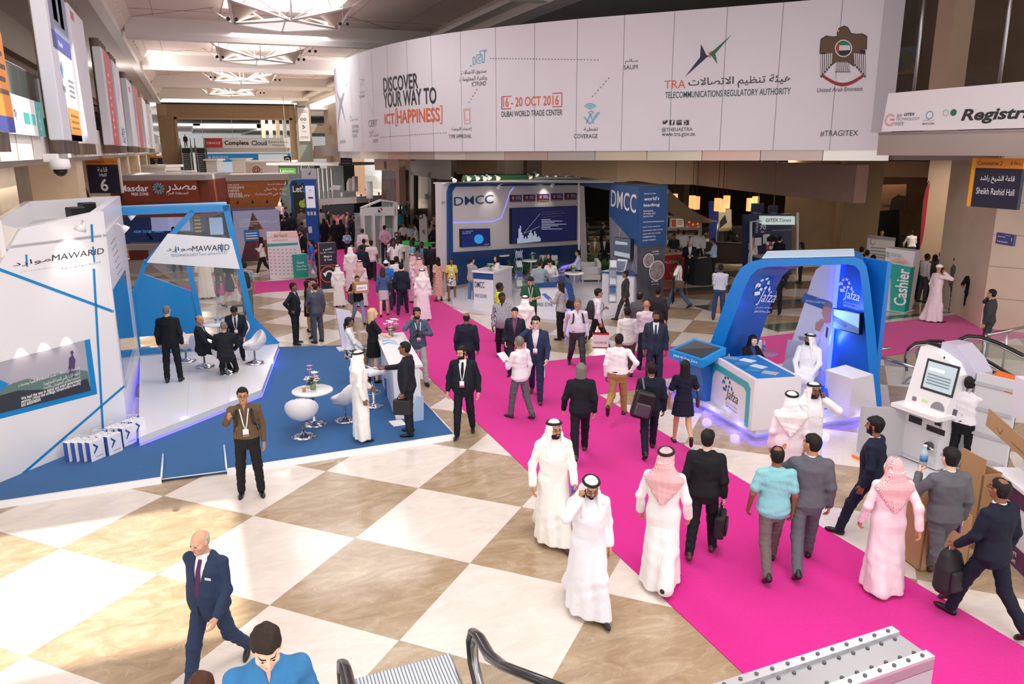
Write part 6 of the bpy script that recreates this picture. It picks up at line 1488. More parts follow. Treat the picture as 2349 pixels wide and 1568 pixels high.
def leaf_cluster(b,c,r,n,rnd,L=.16,W_=.035,up=.5,mi=0):
 for k in rg(n):
  a=rnd.uniform(0,2*PI);el=rnd.uniform(-.2,1.2)*up+.15;d=V3(cos(a)*cos(el),sin(a)*cos(el),sin(el));s=vn(np.cross(d,Zv(1)));o_=c+d*r*rnd.uniform(.1,.5);l=L*rnd.uniform(.7,1.2)
  b.poly([o_,o_+d*l*.5+s*W_-Zv(.01),o_+d*l-Zv(.04),o_+d*l*.5-s*W_-Zv(.01)],mi)
def flowers(p,label,seed,cols_,r=.12,h=.25,vase='#8fae86',tall=0):
 rnd=random.Random(seed);t_=TH('flower_vase',label,'flowers',tp_(p));p=nas(p,float)
 MB().Lt([(.05,0),(.06,.02),(.055,.12),(.062,.14)],14,x=p[0],y=p[1],z=p[2]).B('vase',mt(vase,ro=.1,alpha=.7),t_)
 b=MB();leaf_cluster(b,p+Zv(.14),r,34,rnd,.17,.025);b.B('foliage',mt('4b6a37',ro=.6),t_)
 for k in rg(11+tall):
  a=rnd.uniform(0,2*PI);rr=r*math.sqrt(rnd.random());z=.16+h*rnd.random()*(1-.3*rr/r)+(tall and k>10)*.15;q=p+V3(rr*cos(a),rr*sin(a),z);m_=MB()
  for j in rg(6):
   aa=2*PI*j/6;m_.poly([q,q+V3(.045*cos(aa-.5),.045*sin(aa-.5),.012),q+V3(.075*cos(aa),.075*sin(aa),.022),q+V3(.045*cos(aa+.5),.045*sin(aa+.5),.012)])
  m_.tube([q-Zv(.1),q],.004,5);m_.B('blossom',mt(cols_[k%len(cols_)],ro=.6),t_)
flowers(tp2+V3(.02,.02,0),'vase of pink and white lilies on the blue carpet table',3,['#f3eef0','#e79ac0','#f6f2f2','#d77fae'],.15,.28,tall=3)
def cup(p,label,m='#b98a5c'):
 t_=TH('paper_cup',label,'cup',tp_(p));MB().Lt([(.028,0),(.038,.1)],14,x=p[0],y=p[1],z=p[2]).B('cup_body',mt(m),t_);MB().Lt([(.04,.1),(.04,.112),(.03,.118),(0,.118)],14,x=p[0],y=p[1],z=p[2]).B('lid',WH,t_)
cup(tp2+V3(-.17,-.08,0),'brown paper coffee cup beside the lilies')
def gift_bag(label=None):
 t_=TH('gift_bag',label,'bag',(0,0,0),0,'white and blue gift bags by the white wall')
 MB().box(-.15,-.055,0,.15,.055,.36,.004).B('paper_body',mt('eceef2',ro=.45),t_)
 b=MB();b.box(-.1515,-.05,.002,-.1505,.05,.358);b.box(.1505,-.05,.002,.1515,.05,.358);b.B('side_panel',mt('3a55a5',ro=.45),t_)
 b=MB();b.X([(-.08,-.0565,.33),(.02,-.0565,.24),(-.08,-.0565,.12),(-.08,-.0565,.16),(-.03,-.0565,.24),(-.08,-.0565,.29)],(0,-.001,0));b.B('chevron',mt('2a4b97',ro=.45),t_)
 b=MB();b.box(-.05,-.0572,.06,.1,-.0562,.075);b.B('lettering',mt('9aa2b4'),t_)
 for s in(-1,1):MB().tube([(-.06,s*.04,.35),(-.05,s*.03,.43),(0,s*.02,.455),(.05,s*.03,.43),(.06,s*.04,.35)],.006,5).B('cord_handle',mt('d9dbe0'),t_)
 return t_
gb=gift_bag();k=0
wd=math.atan2(w.d[1],w.d[0])
for row,(px,py)in en_(((222,1052),(262,1038),(295,1018),(318,1002))):
 for j in rg(4 if row==0 else 3 if row<3 else 2):
  g=gb if k==0 else copy_tree(gb);k+=1;q=P(px,py,zc)+w.d*(-.125*j*.35)+w.n*(-.125*j+.0);g.location=tp_(q);g.rotation_euler=(0,0,wd+.02*(j%2))
  g['label']='white and blue gift bag, %s row from the left, %s bag'%(('first','second','third','last')[row],('front','second','third','fourth')[j])
t=TH('reception_counter','white slanted reception counter at the carpet edge of the left stand','counter',tp_(P(900,880)))
c0,c1=P(873,868,zc),P(908,962,zc);d=vn((c1-c0)*V3(1,1,0));n=V3(-d[1],d[0],0);n=n if n[0]>0 else-n;L_=fl_t(np.linalg.norm((c1-c0)[:2]));H_=1.08
b=MB();b.X([V3(*c0[:2],zc),V3(*c1[:2],zc),V3(*c1[:2],H_)-d*.25,V3(*c0[:2],H_)-d*.1],n*.55);b.B('body',mt('dfe1ea',ro=.3),t)
b=MB();b.X([V3(*c0[:2],H_)-d*.2-n*.05,V3(*c1[:2],H_)-d*.2-n*.05,V3(*c1[:2],H_)-d*.2+n*.62,V3(*c0[:2],H_)-d*.2+n*.62],(0,0,.05));b.B('top',GLOSSW,t)
for k in rg(7):
 q=V3(*c0[:2],H_+.052)+d*(.55+.09*k)+n*(.15+.02*(k%3));t2=TH('brochure','blue and white brochure, number %s of the fan on the reception counter'%('one','two','three','four','five','six','seven')[k],'brochure',tp_(q),.3+.07*k,'brochures fanned on the reception counter');b=MB().at(*q,.3+.07*k);b.box(-.1,-.14,0,.1,.14,.004+.002*k);o_=b.B('cover',mt(['#dbe6ef','#5f97c4','#b9cfdf'][k%3],ro=.3),t2)
flowers(V3(*c0[:2],H_+.05)+d*.12+n*.28,'tall vase of white roses on the reception counter',8,['#f6f3ee','#efe9df','#d9a9c0','#f3efe8'],.15,.3,tall=3)
def bar_stool(px,py,label,z=.0,h=.78,hd=0):
 p=P(px,py,z);t_=TH('bar_stool',label,'stool',tp_(p));b=MB().at(*p,face_rz(p,hd));b.Lt([(.21,0),(.21,.012),(.1,.04),(.03,.07),(.026,h-.1)],24);b.B('pedestal',CHM,t_);b=MB().at(*p,face_rz(p,hd));b.box(-.2,-.19,h-.09,.2,.19,h,.03);b.B('seat',mt('e4e3e6',ro=.35),t_);b=MB().at(*p,face_rz(p,hd));b.tube([(-.21,.1,h+.02),(-.21,-.16,h+.12),(.21,-.16,h+.12),(.21,.1,h+.02)],.014,6);b.B('back_rail',CHM,t_);b=MB().at(*p,face_rz(p,hd));b.tube([(.16*cos(a),.16*sin(a),.3)for a in[2*PI*k/16 for k in rg(16)]],.01,6,closed=True);b.B('foot_ring',CHM,t_);return p
bar_stool(858,930,'white bar stool behind the reception counter nearest the bin',zc,.80,60);bar_stool(838,868,'white bar stool under the seated woman at the reception counter',zc,.72,80)
t=TH('slim_kiosk','slim white leaning kiosk post at the back edge of the blue carpet','kiosk',tp_(P(800,795,zc)))
kf=PF(P(775,800,zc),P(822,795,zc),t);kf.slab('post',mt('dcdbe8',ro=.3),[(784,798),(812,795),(802,712),(768,706)],.1,.1);kf.slab('foot',mt('dcdbe8',ro=.3),[(772,803),(826,797),(826,792),(772,797)],.4,.3)
t=TH('waste_bin','navy cylindrical waste bin beside the reception counter','bin',tp_(P(899,905,zc)));p=P(899,905,zc);MB().Lt([(.14,0),(.15,.02),(.16,.4)],20,x=p[0],y=p[1],z=p[2]).B('drum',mt('2c5a86',ro=.3),t);MB().Lt([(.165,.4),(.165,.44),(.15,.45)],20,x=p[0],y=p[1],z=p[2]).B('rim',ALU,t)
t=TH('brochure_plinth','low white stand foot and pale blue panel at the right carpet corner','stand',tp_(P(945,985,zc)));kf=PF(P(900,975,zc),P(960,965,zc),t);kf.slab('foot',WH,[(900,982),(945,975),(945,968),(900,974)],.35,.1);kf.slab('post',mt('bcd6ee',ro=.3),[(934,968),(972,966),(972,910),(955,908)],.06)
# -- free standing signs in the aisle
def board_sign(name,label,cat,A,B,outline,m,th=.15,foot=None):
 t_=TH(name,label,cat,tp_((A+B)/2));f_=PF(A,B,t_);f_.slab('board',m,outline,th)
 if foot:u0,u1=f_.uz(*outline[0])[0],f_.uz(*outline[1])[0];MB().X([f_.w(u0-.1,0,.25),f_.w(u1+.1,0,.25),f_.w(u1+.1,.06,.25),f_.w(u0-.1,.06,.25)],f_.n*-.6).B('foot',foot,t_)
 return t_,f_
A,B=P(620,640),P(707,634)
t,f=board_sign('sponsor_board','white See You In board with sponsor names beside the aisle','sign',A,B,[(620,640),(703,634),(681,530),(611,532)],mt('e6e4e8',ro=.6),.2)
f.poly([(612,546),(685,545),(681,531),(640,531)],mt('eac7be',ro=.6));f.poly([(613,566),(684,561),(683,556),(613,559)],TEAL,k=1.5);f.text('See You In',629,544,658,536,INK,k=2);f.text('GULFOOD MANUFACTURING',624,553,660,548,mt('b65a70'),k=2)
rnd=random.Random(4);f.Ps([[(616+9.5*i+r*.7+rnd.random()*2,571+8*r),(616+9.5*i+r*.7+5+rnd.random()*2,570.6+8*r),(616+9.5*i+r*.7+5,572.6+8*r),(616+9.5*i+r*.7,573+8*r)]for r in rg(8)for i in rg(7)],mt('a2a0aa'),'sponsor_marks',1.5)
t,f=board_sign('thanks_board','small teal board reading Thank You For Visiting','sign',P(674,637),P(709,634),[(676,637),(709,634),(704,582),(671,584)],TEAL,.3)
for tx,y in(('Thank',605),('You For',613),('Visiting',621)):f.text(tx,680,y,703 if tx!='Thank' else 698,y-6,TXW,bold=.015)
A,B=P(738,667),P(777,663)
t,f=board_sign('metro_totem','dark totem sign for Metro and Taxi with a round arrow','sign',A,B,[(738,667),(777,664),(770,556),(731,558)],NAVY,.25,WH)
f.line([(730,557),(736,667)],.03,OR2);f.line([(733,609),(773,607)],.025,OR2)
f.text('Metro',743,591,761,584,TXW,bold=.01);f.text('& Taxi',744,598,761,592,TXW,bold=.01);f.text('المترو و',741,575,760,567,TXW,ar=True,bold=.01);f.text('سيارات الأجرة',735,582,767,575,TXW,ar=True,bold=.01)
c=f.uz(754,629);f.f.Ps(ringp(c[0],c[1],.30,.335),OR2,'ring');f.f.Ps(ringp(c[0]+.02,c[1]-.04,.13,.2,-1.2,2.4,12),TXW,'arrow');f.f.Ps([[(c[0]-.24,c[1]+.06),(c[0]-.02,c[1]+.12),(c[0]-.14,c[1]-.1)]],TXW,'arrow',1)
# -- centre stand: navy and white with the pillar
t=TH('trade_stand','white and navy exhibition stand wall with its name in big letters','stand',tp_(P(1150,640)))
wa,wb=P(1030,668),P(1345,612)
SV=mt('d5d0d2',ro=.4);NV=mt('1f4a80',ro=.3);NVD=mt('1d3f70',ro=.12,spec=.7)
W=PF(wa,wb,t)
W.slab('back_wall',SV,[(1016,698),(1348,612),(1340,424),(1012,418)],.35)
W.slab('header_frame',NV,[(1026,690),(1036,690),(1033,440),(1040,428),(1320,424),(1322,415),(1040,417),(1028,427),(1024,440)],.2,.12);W.slab('navy_plinth',NVD,[(1034,655),(1330,600),(1328,560),(1034,578)],.08,.08)
W.f.parent=t
def dm(tx,x0,y0,x1,y1,m,**k):return W.text(tx,x0,y0,x1,y1,m,k=4,**k)
o_=dm('DMCC',1041,472,1131,446,mt('24406f'),bold=.006)
W.line([(1034,511),(1130,508),(1150,500),(1160,470),(1170,440),(1178,430)],.05,mt('8d8cf0',emit=.8),'led_line',2)
for k in rg(5):
 x0=1170+31.5*k;y0=464-1.2*k;ap=TH('award_plaque','purple award plaque on the stand wall, %s of five from the left'%('first','second','third','fourth','fifth')[k],'plaque',tp_(W.q(x0,y0)),0,'five purple award plaques');g=PF(wa,wb,ap,.03);g.slab('plate',mt('42256b',ro=.4),[(x0,y0),(x0+27,y0-.5),(x0+27,y0-17),(x0,y0-17)],.03)
 g.poly([(x0,y0),(x0+27,y0-.5),(x0+27,y0-3.5),(x0,y0-3)],mt('a5713a'));cc=g.uz(x0+7,y0-10);g.f.Ps([star(cc[0],cc[1],.09,5)],mt('d08b3a'),'star');g.text('FREE ZONE\nOF THE YEAR',x0+13,y0-6,x0+25,y0-14,TXW)
def stand_screen(pts,th,label,disp,em,paint=None,off=.1,base=None):
 q=base or(wa,wb);s_=TH('wall_screen',label,'screen',tp_(onPl(*pts[0],q[0],q[1])));g=PF(q[0],q[1],s_,off);g.slab('bezel',BK_,pts,th);c=[sum(p[i]for p in pts)/4 for i in(0,1)]
 g.poly([(p[0]+(c[0]-p[0])*.025,p[1]+(c[1]-p[1])*.03)for p in pts],mt(disp,ro=.25,emit=em),'display',1)
 if paint:paint(g)
 return g
def big(g):
 g.text('JOIN OUR AWARD WINNING',1242,488,1290,483,TXW,k=2,bold=.01);g.text('FREE ZONE AND SET UP YOUR',1242,493,1294,488,TXW,k=2,bold=.01);g.text('COMPANY IN DUBAI TODAY',1242,499,1289,494,TXW,k=2,bold=.01)
 for k in rg(7):g.line([(1242,503.5+3.6*k),(1262+9*((k*3)%5),503+3.6*k)],.025,mt('c9cfe6',emit=.3),'lettering',2)
 g.line([(1201,535),(1238,490)],.02,TXW,k=2);g.line([(1201,535),(1238,519)],.02,TXW,k=2);hs=[12,34,40,24,18,10,14,9,16,22,26,20,14,24,18,10,12,8]
 g.Ps([[(1186+3*k,558.5-.3*k),(1188.6+3*k,558.3-.3*k),(1188.6+3*k,558-.3*k-hs[k]),(1186+3*k,558-.3*k-hs[k])]for k in rg(18)],mt('c6d2ec',emit=.3),'skyline',2)
stand_screen([(1172,559),(1323,551),(1324,472),(1172,477)],.12,'large navy presentation screen with a white skyline on the stand wall','#22285a',.25,big)
stand_screen([(1058,567),(1125,563),(1124,524),(1057,525)],.1,'small blue screen with a globe at the left of the stand wall','#1a2760',.4,lambda g:(g.Ps([[(1098+11*cos(a),548-11*sin(a))for a in[2*PI*k/16 for k in rg(16)]]],mt('2f8fd0',emit=.5),'globe',2),g.text('DMCC',1111,562,1122,558,TXW,k=2),g.text('Over 12,000 members\nYears of the Year',1060,537,1085,528,TXW,k=2)))
e=PF(P(1016,698),P(1030,690),t);
WE=W.w(W.uz(1016,698)[0],0);ED=W.n*-1.2
W.text('DMCC',1013,468,1021,461,mt('24406f'),k=2)
zt=W.uz(1180,414)[1]
PA,PB,PC=P(1462,708),P(1520,700),P(1402,665)
pf=PF(PA,PB,t);pl_=PF(PC,PA,t)
hb0=W.w(W.uz(1322,420)[0],zt-.32,.1);pc=np.array([PC[0],PC[1],zt-.32])
d=vn(pc-hb0);n=V3(-d[1],d[0],0)
MB().X([hb0,pc,pc+Zv(.32),hb0+Zv(.32)],n*.3).B('header_beam',NV,t);
MB().X([W.w(W.uz(1014,418)[0],zt,.16),hb0+Zv(.32),pc+Zv(.32),pc+n*.5+Zv(.32),W.w(W.uz(1014,418)[0],zt,-.5)],(0,0,.05)).B('header_cap',WH,t)
pt_=TH('stand_pillar','tall square navy pillar with the white name and grey city picture','pillar',tp_((PA+PB)/2))
ztp=pf.uz(1490,426)[1];back=PC+(PB-PA);core=[PA,PB,back,PC]
MB().X([(p[0],p[1],0)for p in core],(0,0,ztp)).B('core',mt('3d3d47',ro=.5),pt_)
pf.parent=pf.f.parent=pt_;pl_.parent=pl_.f.parent=pt_
pf.slab('navy_front',NV,[(1462,567),(1527,562),(1531,427),(1466,430)],.03,.02);pl_.slab('navy_side',mt('2a5a97',ro=.3),[(1398,494),(1465,567),(1468,428),(1400,421)],.03,.02);pl_.slab('picture_side',mt('8f8f9c',ro=.4,noise=(1.5,.12)),[(1402,664),(1462,706),(1464,567),(1398,494)],.02,.01)
pf.slab('picture_front',mt('474753',ro=.4,noise=(2.5,.3)),[(1462,706),(1520,700),(1526,563),(1462,568)],.02,.01)
pl_.text('DMCC',1403,473,1462,446,TXW,k=5,bold=.006)
pf.text('Home to the',1476,446,1503,441,TXW,k=5);pf.text("world's",1476,460,1511,450,TXW,k=5,bold=.01);pf.text('leading',1475,476,1512,465,TXW,k=5,bold=.01);pf.text('businesses\nof today and\ntomorrow',1474,498,1502,480,TXW,k=5);pf.line([(1474,509),(1522,507)],.015,TXW,k=5)
for k,tx in en_(('JOIN OUR AWARD','WINNING FREE ZONE','AND SET UP YOUR','COMPANY IN','DUBAI TODAY.')):pf.text(tx,1473,522.5+7.6*k,(1513,1519,1514,1502,1504)[k],517+7.6*k,TXW,k=5,bold=.008)
pf.text('12,000',1495,579,1510,574,TXW,k=4);pf.text('member companies',1495,585,1511,580,TXW,k=4);pf.text('87,500',1493,648,1508,642,TXW,k=4);pf.text('people living',1493,654,1510,649,TXW,k=4)
for cx_,cy_,r_ in((1487,597,.22),(1506,620,.33)):cc=pf.uz(cx_,cy_);pf.f.Ps([disc(cc[0],cc[1],r_)],mt('8d8287',noise=(8,.4)),'picture',3);pf.f.Ps(ringp(cc[0],cc[1],r_,r_+.02),TXW,'ring',3.5)
cc=pl_.uz(1438,565);pl_.f.Ps(ringp(cc[0],cc[1],1.05,1.12,1.,6.4),mt('d9d9e2'),'ring',3)
stand_screen([(1407,587),(1447,596),(1447,548),(1407,543)],.08,'wall television on the grey side of the navy pillar','#55606e',.3,lambda g:g.Ps([[(1410,575),(1445,582),(1445,592),(1410,585)],[(1412,552),(1440,556),(1440,562),(1412,560)]],mt('b8c3cc',emit=.3),'display_picture',2),.14,(PC,PA))
ZD=.12
t=TH('stand_floor','low white floor of the navy stand with a violet lit edge','platform',tp_(P(1250,660)))
fl=[P(1040,702,ZD),P(1130,718,ZD),P(1290,735,ZD),P(1425,720,ZD),P(1440,668,ZD),P(1345,605,ZD),P(1030,665,ZD)]
MB().X([(p[0],p[1],0)for p in fl],(0,0,ZD)).B('deck',mt('e2e0e6',ro=.25),t)
W2=PF(wa,wb,t,.15);W2.poly([(1100,655),(1330,608),(1330,602),(1100,648)],mt('7b74ff',emit=1.2),'led_strip')
def counter(name,label,A,B,dep,h,m,topm,z=ZD,lip=.04,cat='counter'):
 t_=TH(name,label,cat,tp_((A+B)/2));d_=vn((B-A)*V3(1,1,0));n_=V3(d_[1],-d_[0],0);n_=n_ if n_@(CAM-A)>0 else-n_;w_=fl_t(np.linalg.norm((B-A)[:2]));o=V3(A[0],A[1],z)
 MB().X([o,o+d_*w_,o+d_*w_+Zv(h-.06),o+Zv(h-.06)],n_*-dep).B('body',m,t_);MB().X([o-d_*lip+n_*lip+Zv(h-.06),o+d_*(w_+lip)+n_*lip+Zv(h-.06),o+d_*(w_+lip)+n_*lip+Zv(h),o-d_*lip+n_*lip+Zv(h)],n_*-(dep+2*lip)).B('top',topm,t_)
 return t_,o,d_,n_,w_
t,o,d,n,w=counter('welcome_counter','white counter with a navy top band and name at the stand corner',P(1087,690,ZD),P(1132,694,ZD),1.5,1.1,mt('e0dee4',ro=.3),GLOSSW)
MB().X([o+n*.02+Zv(.82),o+d*w+n*.02+Zv(.82),o+d*w+n*.02+Zv(1.04),o+n*.02+Zv(1.04)],n*-.02).B('navy_band',NV,t)
f=Face(o+n*.01,d,parent=t,lift=.006);f.text('DMCC',.05,.5,h=.22,wmax=w*.5,m=mt('24406f'),bold=.005);f.text('FREE ZONE',.05,.15,h=.12,m=INK,wmax=w*.6)
ct=o+Zv(1.1)
flowers(ct+d*(w*.7)-n*.25,'small vase of white flowers on the corner counter',12,['#f3f0ec','#e6e3da'],.09,.1)
def rack(px,py,label,h=1.35,z=ZD,hd=180,n_=4):

 p=P(px,py,z);rz=face_rz(p,hd);t_=TH('brochure_rack',label,'rack',tp_(p));w_=.24
 for s in(-1,1):
  b=MB().at(*p,rz);pts=[]
  for k in rg(n_+1):pts+=[((-.12 if k%2==0 else.12),h*k/n_)]
  b.tube([(s*w_/2,a,zz_+.02)for a,zz_ in pts],.011,5);b.tube([(s*w_/2,-a,zz_+.02)for a,zz_ in pts],.011,5);b.B('side_frame',ALU,t_)
 for k in rg(n_):
  b=MB().at(*p,rz);zc_=h*(k+.55)/n_;b.X([(-.12,.13,zc_-.1),(.12,.13,zc_-.1),(.12,-.02,zc_+.14),(-.12,-.02,zc_+.14)],(0,.012,0));b.B('tray',glass('#cfd6dc',.4),t_)
  b=MB().at(*p,rz);b.X([(-.105,.145,zc_-.08),(.105,.145,zc_-.08),(.105,.005,zc_+.14),(-.105,.005,zc_+.14)],(0,.008,0));b.B('leaflet',mt(['#dfe3ea','#3c5f95','#c9d2de','#8a96a8'][k%4],ro=.35),t_)
 b=MB().at(*p,rz);b.box(-.15,-.16,0,.15,.16,.02);b.B('foot',mt('c9ccd2'),t_)
rack(1190,662,'folding brochure rack left of the man in the green shirt',1.5,ZD,160);rack(1100,640,'folding brochure rack behind the corner counter',1.7,ZD,150);rack(1404,694,'folding brochure rack in front of the white desk by the pillar',1.5,ZD,175,5)
t,o,d,n,w=counter('white_desk','long white desk with a navy top beside the grey pillar picture',P(1380,690,ZD),P(1452,700,ZD),.7,1.08,mt('dedce2',ro=.3),mt('31598f',ro=.3))
p=o+d*.25-n*.3+Zv(1.08);t=TH('leaflet_holder','tilted leaflet holder on the white desk by the pillar','holder',tp_(p));b=MB();b.X([p,p+d*.5,p+d*.45-n*.25+Zv(.4),p+d*.05-n*.25+Zv(.4)],n*.02);b.B('panel',mt('dfe2e8'),t);b=MB();b.X([p-n*.02+d*.05+Zv(.05)+n*.045,p+d*.45+Zv(.05)+n*.025,p+d*.42-n*.19+Zv(.34)+n*.03,p+d*.08-n*.19+Zv(.34)+n*.03],n*.01);b.B('leaflet',mt('6a7c96'),t)
t=TH('arch_desk','white desk wrapped by a navy arch with violet light at the stand front','desk',tp_(P(1270,715)))
A,B=P(1233,716,ZD),P(1322,716,ZD);g=PF(A,B,t);g.slab('body',mt('dddbe2',ro=.3),[(1232,716),(1300,716),(1292,652),(1230,650)],1.);g.slab('navy_arch',NV,[(1226,650),(1298,644),(1312,652),(1325,712),(1312,714),(1300,662),(1294,657),(1228,659)],1.1,.06);g.slab('glow_edge',mt('6a64ff',emit=1.6),[(1300,714),(1310,714),(1298,664),(1290,660)],.2,.03);g.text('FREE ZONE',1233,702,1268,694,INK,k=1.5)
for px,py,lab in((1218,655,'round glass topped table with flowers near the stand wall'),(1316,690,'tall round table at the right of the stand seating'),(1150,640,'small round table behind the counter woman')):round_table(px,py,lab,ZD,1.02,.36)
def sofa(px,py,label,w_,hd):
 p=P(px,py,ZD);rz=face_rz(p,hd);t_=TH('sofa',label,'sofa',tp_(p));m=mt('d9d6d4',ro=.5)
 for nm,bx in(('base',(-w_/2,-.4,.08,w_/2,.4,.3)),('seat',(-w_/2+.12,-.28,.3,w_/2-.12,.42,.44)),('backrest',(-w_/2,-.42,.3,w_/2,-.25,.78)),('armrest',(-w_/2,-.42,.3,-w_/2+.13,.4,.62)),('armrest',(w_/2-.13,-.42,.3,w_/2,.4,.62))):b=MB().at(*p,rz);b.box(*bx,.03);b.B(nm,m,t_)
 for sx in(-1,1):
  for sy in(-1,1):b=MB().at(*p,rz);b.box(sx*(w_/2-.1)-.03,sy*.32-.03,0,sx*(w_/2-.1)+.03,sy*.32+.03,.08);b.B('leg',ALU,t_)
sofa(1352,640,'white sofa under the man in the light blue shirt',1.5,265);sofa(1232,628,'white sofa by the navy plinth of the stand wall',1.8,180)
flowers(P(1315,690,ZD)+Zv(1.03),'small vase of white flowers on the tall stand table',20,['#f3f0ec','#cfe0cf'],.1,.12);flowers(P(1222,652,ZD)+Zv(1.03),'small vase of flowers on the glass topped table',21,['#e6eaf4','#b9c6e6'],.09,.1);flowers(P(1284,655,ZD)+Zv(.0)*1,'tall arrangement of white lilies behind the arch desk',22,['#f3eedb','#efe8c8'],.2,.8,'#3f6a4a',4)
def plant(px,py,label,z,seed,h=.7):
 p=P(px,py,z);rnd=random.Random(seed);t_=TH('potted_fern',label,'plant',tp_(p),0,'ferns along the stand wall');MB().Lt([(.15,0),(.19,.25),(.16,.25),(0,.22)],14,x=p[0],y=p[1],z=p[2]).B('pot',mt('d9d6d2'),t_);b=MB();leaf_cluster(b,p+Zv(.25),.2,70,rnd,h,.035,.9);b.B('fronds',mt('3f6d35',ro=.55),t_)
for k,(px,py)in en_(((1172,640),(1195,648),(1208,632),(1248,634),(1270,640),(1365,628),(1386,640))):plant(px,py,'green fern, %s from the left along the navy stand wall'%('first','second','third','fourth','fifth','sixth','seventh')[k],ZD,k)
for k,(px,py,lit)in en_(((1030,410,1),(1063,406,1),(1083,405,0),(1100,406,1),(1110,404,0),(1130,405,1),(1204,402,0),(1219,397,0),(1240,402,0),(1260,401,0),(1283,402,0),(1306,403,0),(1124,424,0),(1247,420,0),(1368,422,0))):
 q=W.q(px,py)+W.n*(.25 if k<12 else.55);flood(q,'clip on spotlight, %s along the top of the navy stand'%('first','second','third','fourth','fifth','sixth','seventh','eighth','ninth','tenth','eleventh','twelfth','left front','middle front','right front')[k],W.n*(-.6 if k>11 else.8)+Zv(-.8),18 if k>11 else 0,None if not lit else mt('f3efe6',emit=.2),'spotlights along the top of the navy stand')
t=TH('green_roof_panel','green roof panel of a stand behind the navy stand','stand',tp_(P(1150,560)));A,B=CAM+ray(1060,412)*33,CAM+ray(1290,410)*33;g=PF(A,B,t);g.slab('panel',mt('3d8a4d',ro=.5),[(1058,414),(1250,411),(1240,401),(1062,402)],2.);g.slab('panel_right',mt('dedede'),[(1225,411),(1331,411),(1331,407),(1225,405)],1.,.05);g.slab('post',WH,[(1062,700),(1066,700),(1066,412),(1062,412)],.1);g.slab('post',WH,[(1326,640),(1330,640),(1330,412),(1326,412)],.1)
# -- small house stand, green topped tables, white pylon
t=TH('house_stand','white gabled house shaped stand with a red and blue square mark','stand',tp_(P(880,590)))
A,B=P(838,603),P(912,598);g=PF(A,B,t)
for nm,pts in(('gable',[(829,476),(875,457),(911,463),(911,466),(875,461),(830,479)]),('fascia',[(829,495),(909,494),(909,474),(830,476)]),('post',[(836,603),(842,603),(836,495),(830,495)]),('post',[(857,602),(863,602),(860,495),(854,495)]),('post',[(877,601),(884,601),(883,495),(876,495)]),('post',[(905,600),(912,600),(912,466),(905,464)]),('sill',[(838,604),(912,600),(912,592),(838,596)])):g.slab(nm,mt('dcdcde',ro=.4),pts,.3)
g.slab('glass_panel',glass('#aab8b4',.22),[(838,598),(910,594),(908,495),(834,495)],.02,-.12);g.slab('rear_wall',mt('9aa39f',ro=.4,noise=(5,.25)),[(842,598),(908,594),(906,495),(838,495)],.1,-2.);g.slab('roof_glass',glass('#c9d0d0',.35),[(877,473),(909,473),(909,466),(877,462)],.03,-.1)
g.poly([(867,487),(877,487),(877,477),(867,477)],mt('28508e'),'logo_mark',1.5);g.poly([(867,477),(877,477),(877,487)],mt('cf3a3e'),'logo_mark',2.5);g.line([(868,477),(876,486)],.05,TXW,k=3);g.text('REAL ESTATE',859,492,885,489.5,GR,k=2)
t=TH('green_table','white table with a bright green top beside the navy stand end','table',tp_(P(965,590)))
A,B=P(935,620),P(1012,612);g=PF(A,B,t);MB().X([g.w(.9,1.02,0),g.w(g.L+.2,1.02,0),g.w(g.L+.2,1.1,0),g.w(.9,1.1,0)],g.n*-.9).B('green_top',mt('3fbf55',ro=.35),t);MB().X([g.w(.5,0),g.w(.62,0),g.w(.62,1.02),g.w(.5,1.02)],g.n*-.6).B('leg_panel',WH,t);MB().X([g.w(g.L-.2,0),g.w(g.L-.1,0),g.w(g.L-.1,1.02),g.w(g.L-.2,1.02)],g.n*-.6).B('leg_panel',WH,t);MB().X([g.w(.62,.7),g.w(2.,.7),g.w(2.,.78),g.w(.62,.78)],g.n*-.6).B('shelf',WH,t)
t=TH('green_counter','white counter box with a green top left of the pylon','counter',tp_(P(935,605)));A,B=P(928,620),P(944,618);g=PF(A,B,t);MB().X([g.w(0,0),g.w(g.L,0),g.w(g.L,1.1),g.w(0,1.1)],g.n*-1.4).B('body',mt('d9d9dc'),t);MB().X([g.w(.4,1.1),g.w(g.L+.8,1.1),g.w(g.L+.8,1.18),g.w(.4,1.18)],g.n*-1.4).B('top',mt('3fbf55',ro=.35),t)
t=TH('charging_pylon','white rounded pylon with a round mark among the seated crowd','pylon',tp_(P(970,560)));A,B=P(962,575),P(982,575);g=PF(A,B,t);g.slab('body',mt('d9d8d8',ro=.4),[(963,575),(981,575),(979,500),(974,492),(966,491),(961,497)],.35);c=g.uz(965,496);g.f.Ps(ringp(c[0],c[1],.08,.14),INK,'logo_mark');g.Ps([[(968,528),(974,525),(976,538),(970,536)]],GR,'picture')
t=TH('round_lounge','curved grey parapet of a round lounge behind the crowd','stand',tp_(P(840,520)))
cx_,cy_=[fl_t(v)for v in P(900,505)[:2]];R_=5.2;a0=math.atan2(-cy_,-cx_)
b=MB()
for k in rg(28):
 a,c=a0-1.5+3.*k/28,a0-1.5+3.*(k+1)/28
 b.X([(cx_+R_*cos(a),cy_+R_*sin(a),0),(cx_+R_*cos(c),cy_+R_*sin(c),0),(cx_+R_*cos(c),cy_+R_*sin(c),1.1),(cx_+R_*cos(a),cy_+R_*sin(a),1.1)],(-.15*cos((a+c)/2),-.15*sin((a+c)/2),0))
b.B('parapet',mt('6d655f',ro=.35,noise=(6,.2,(1,1,.2))),t)
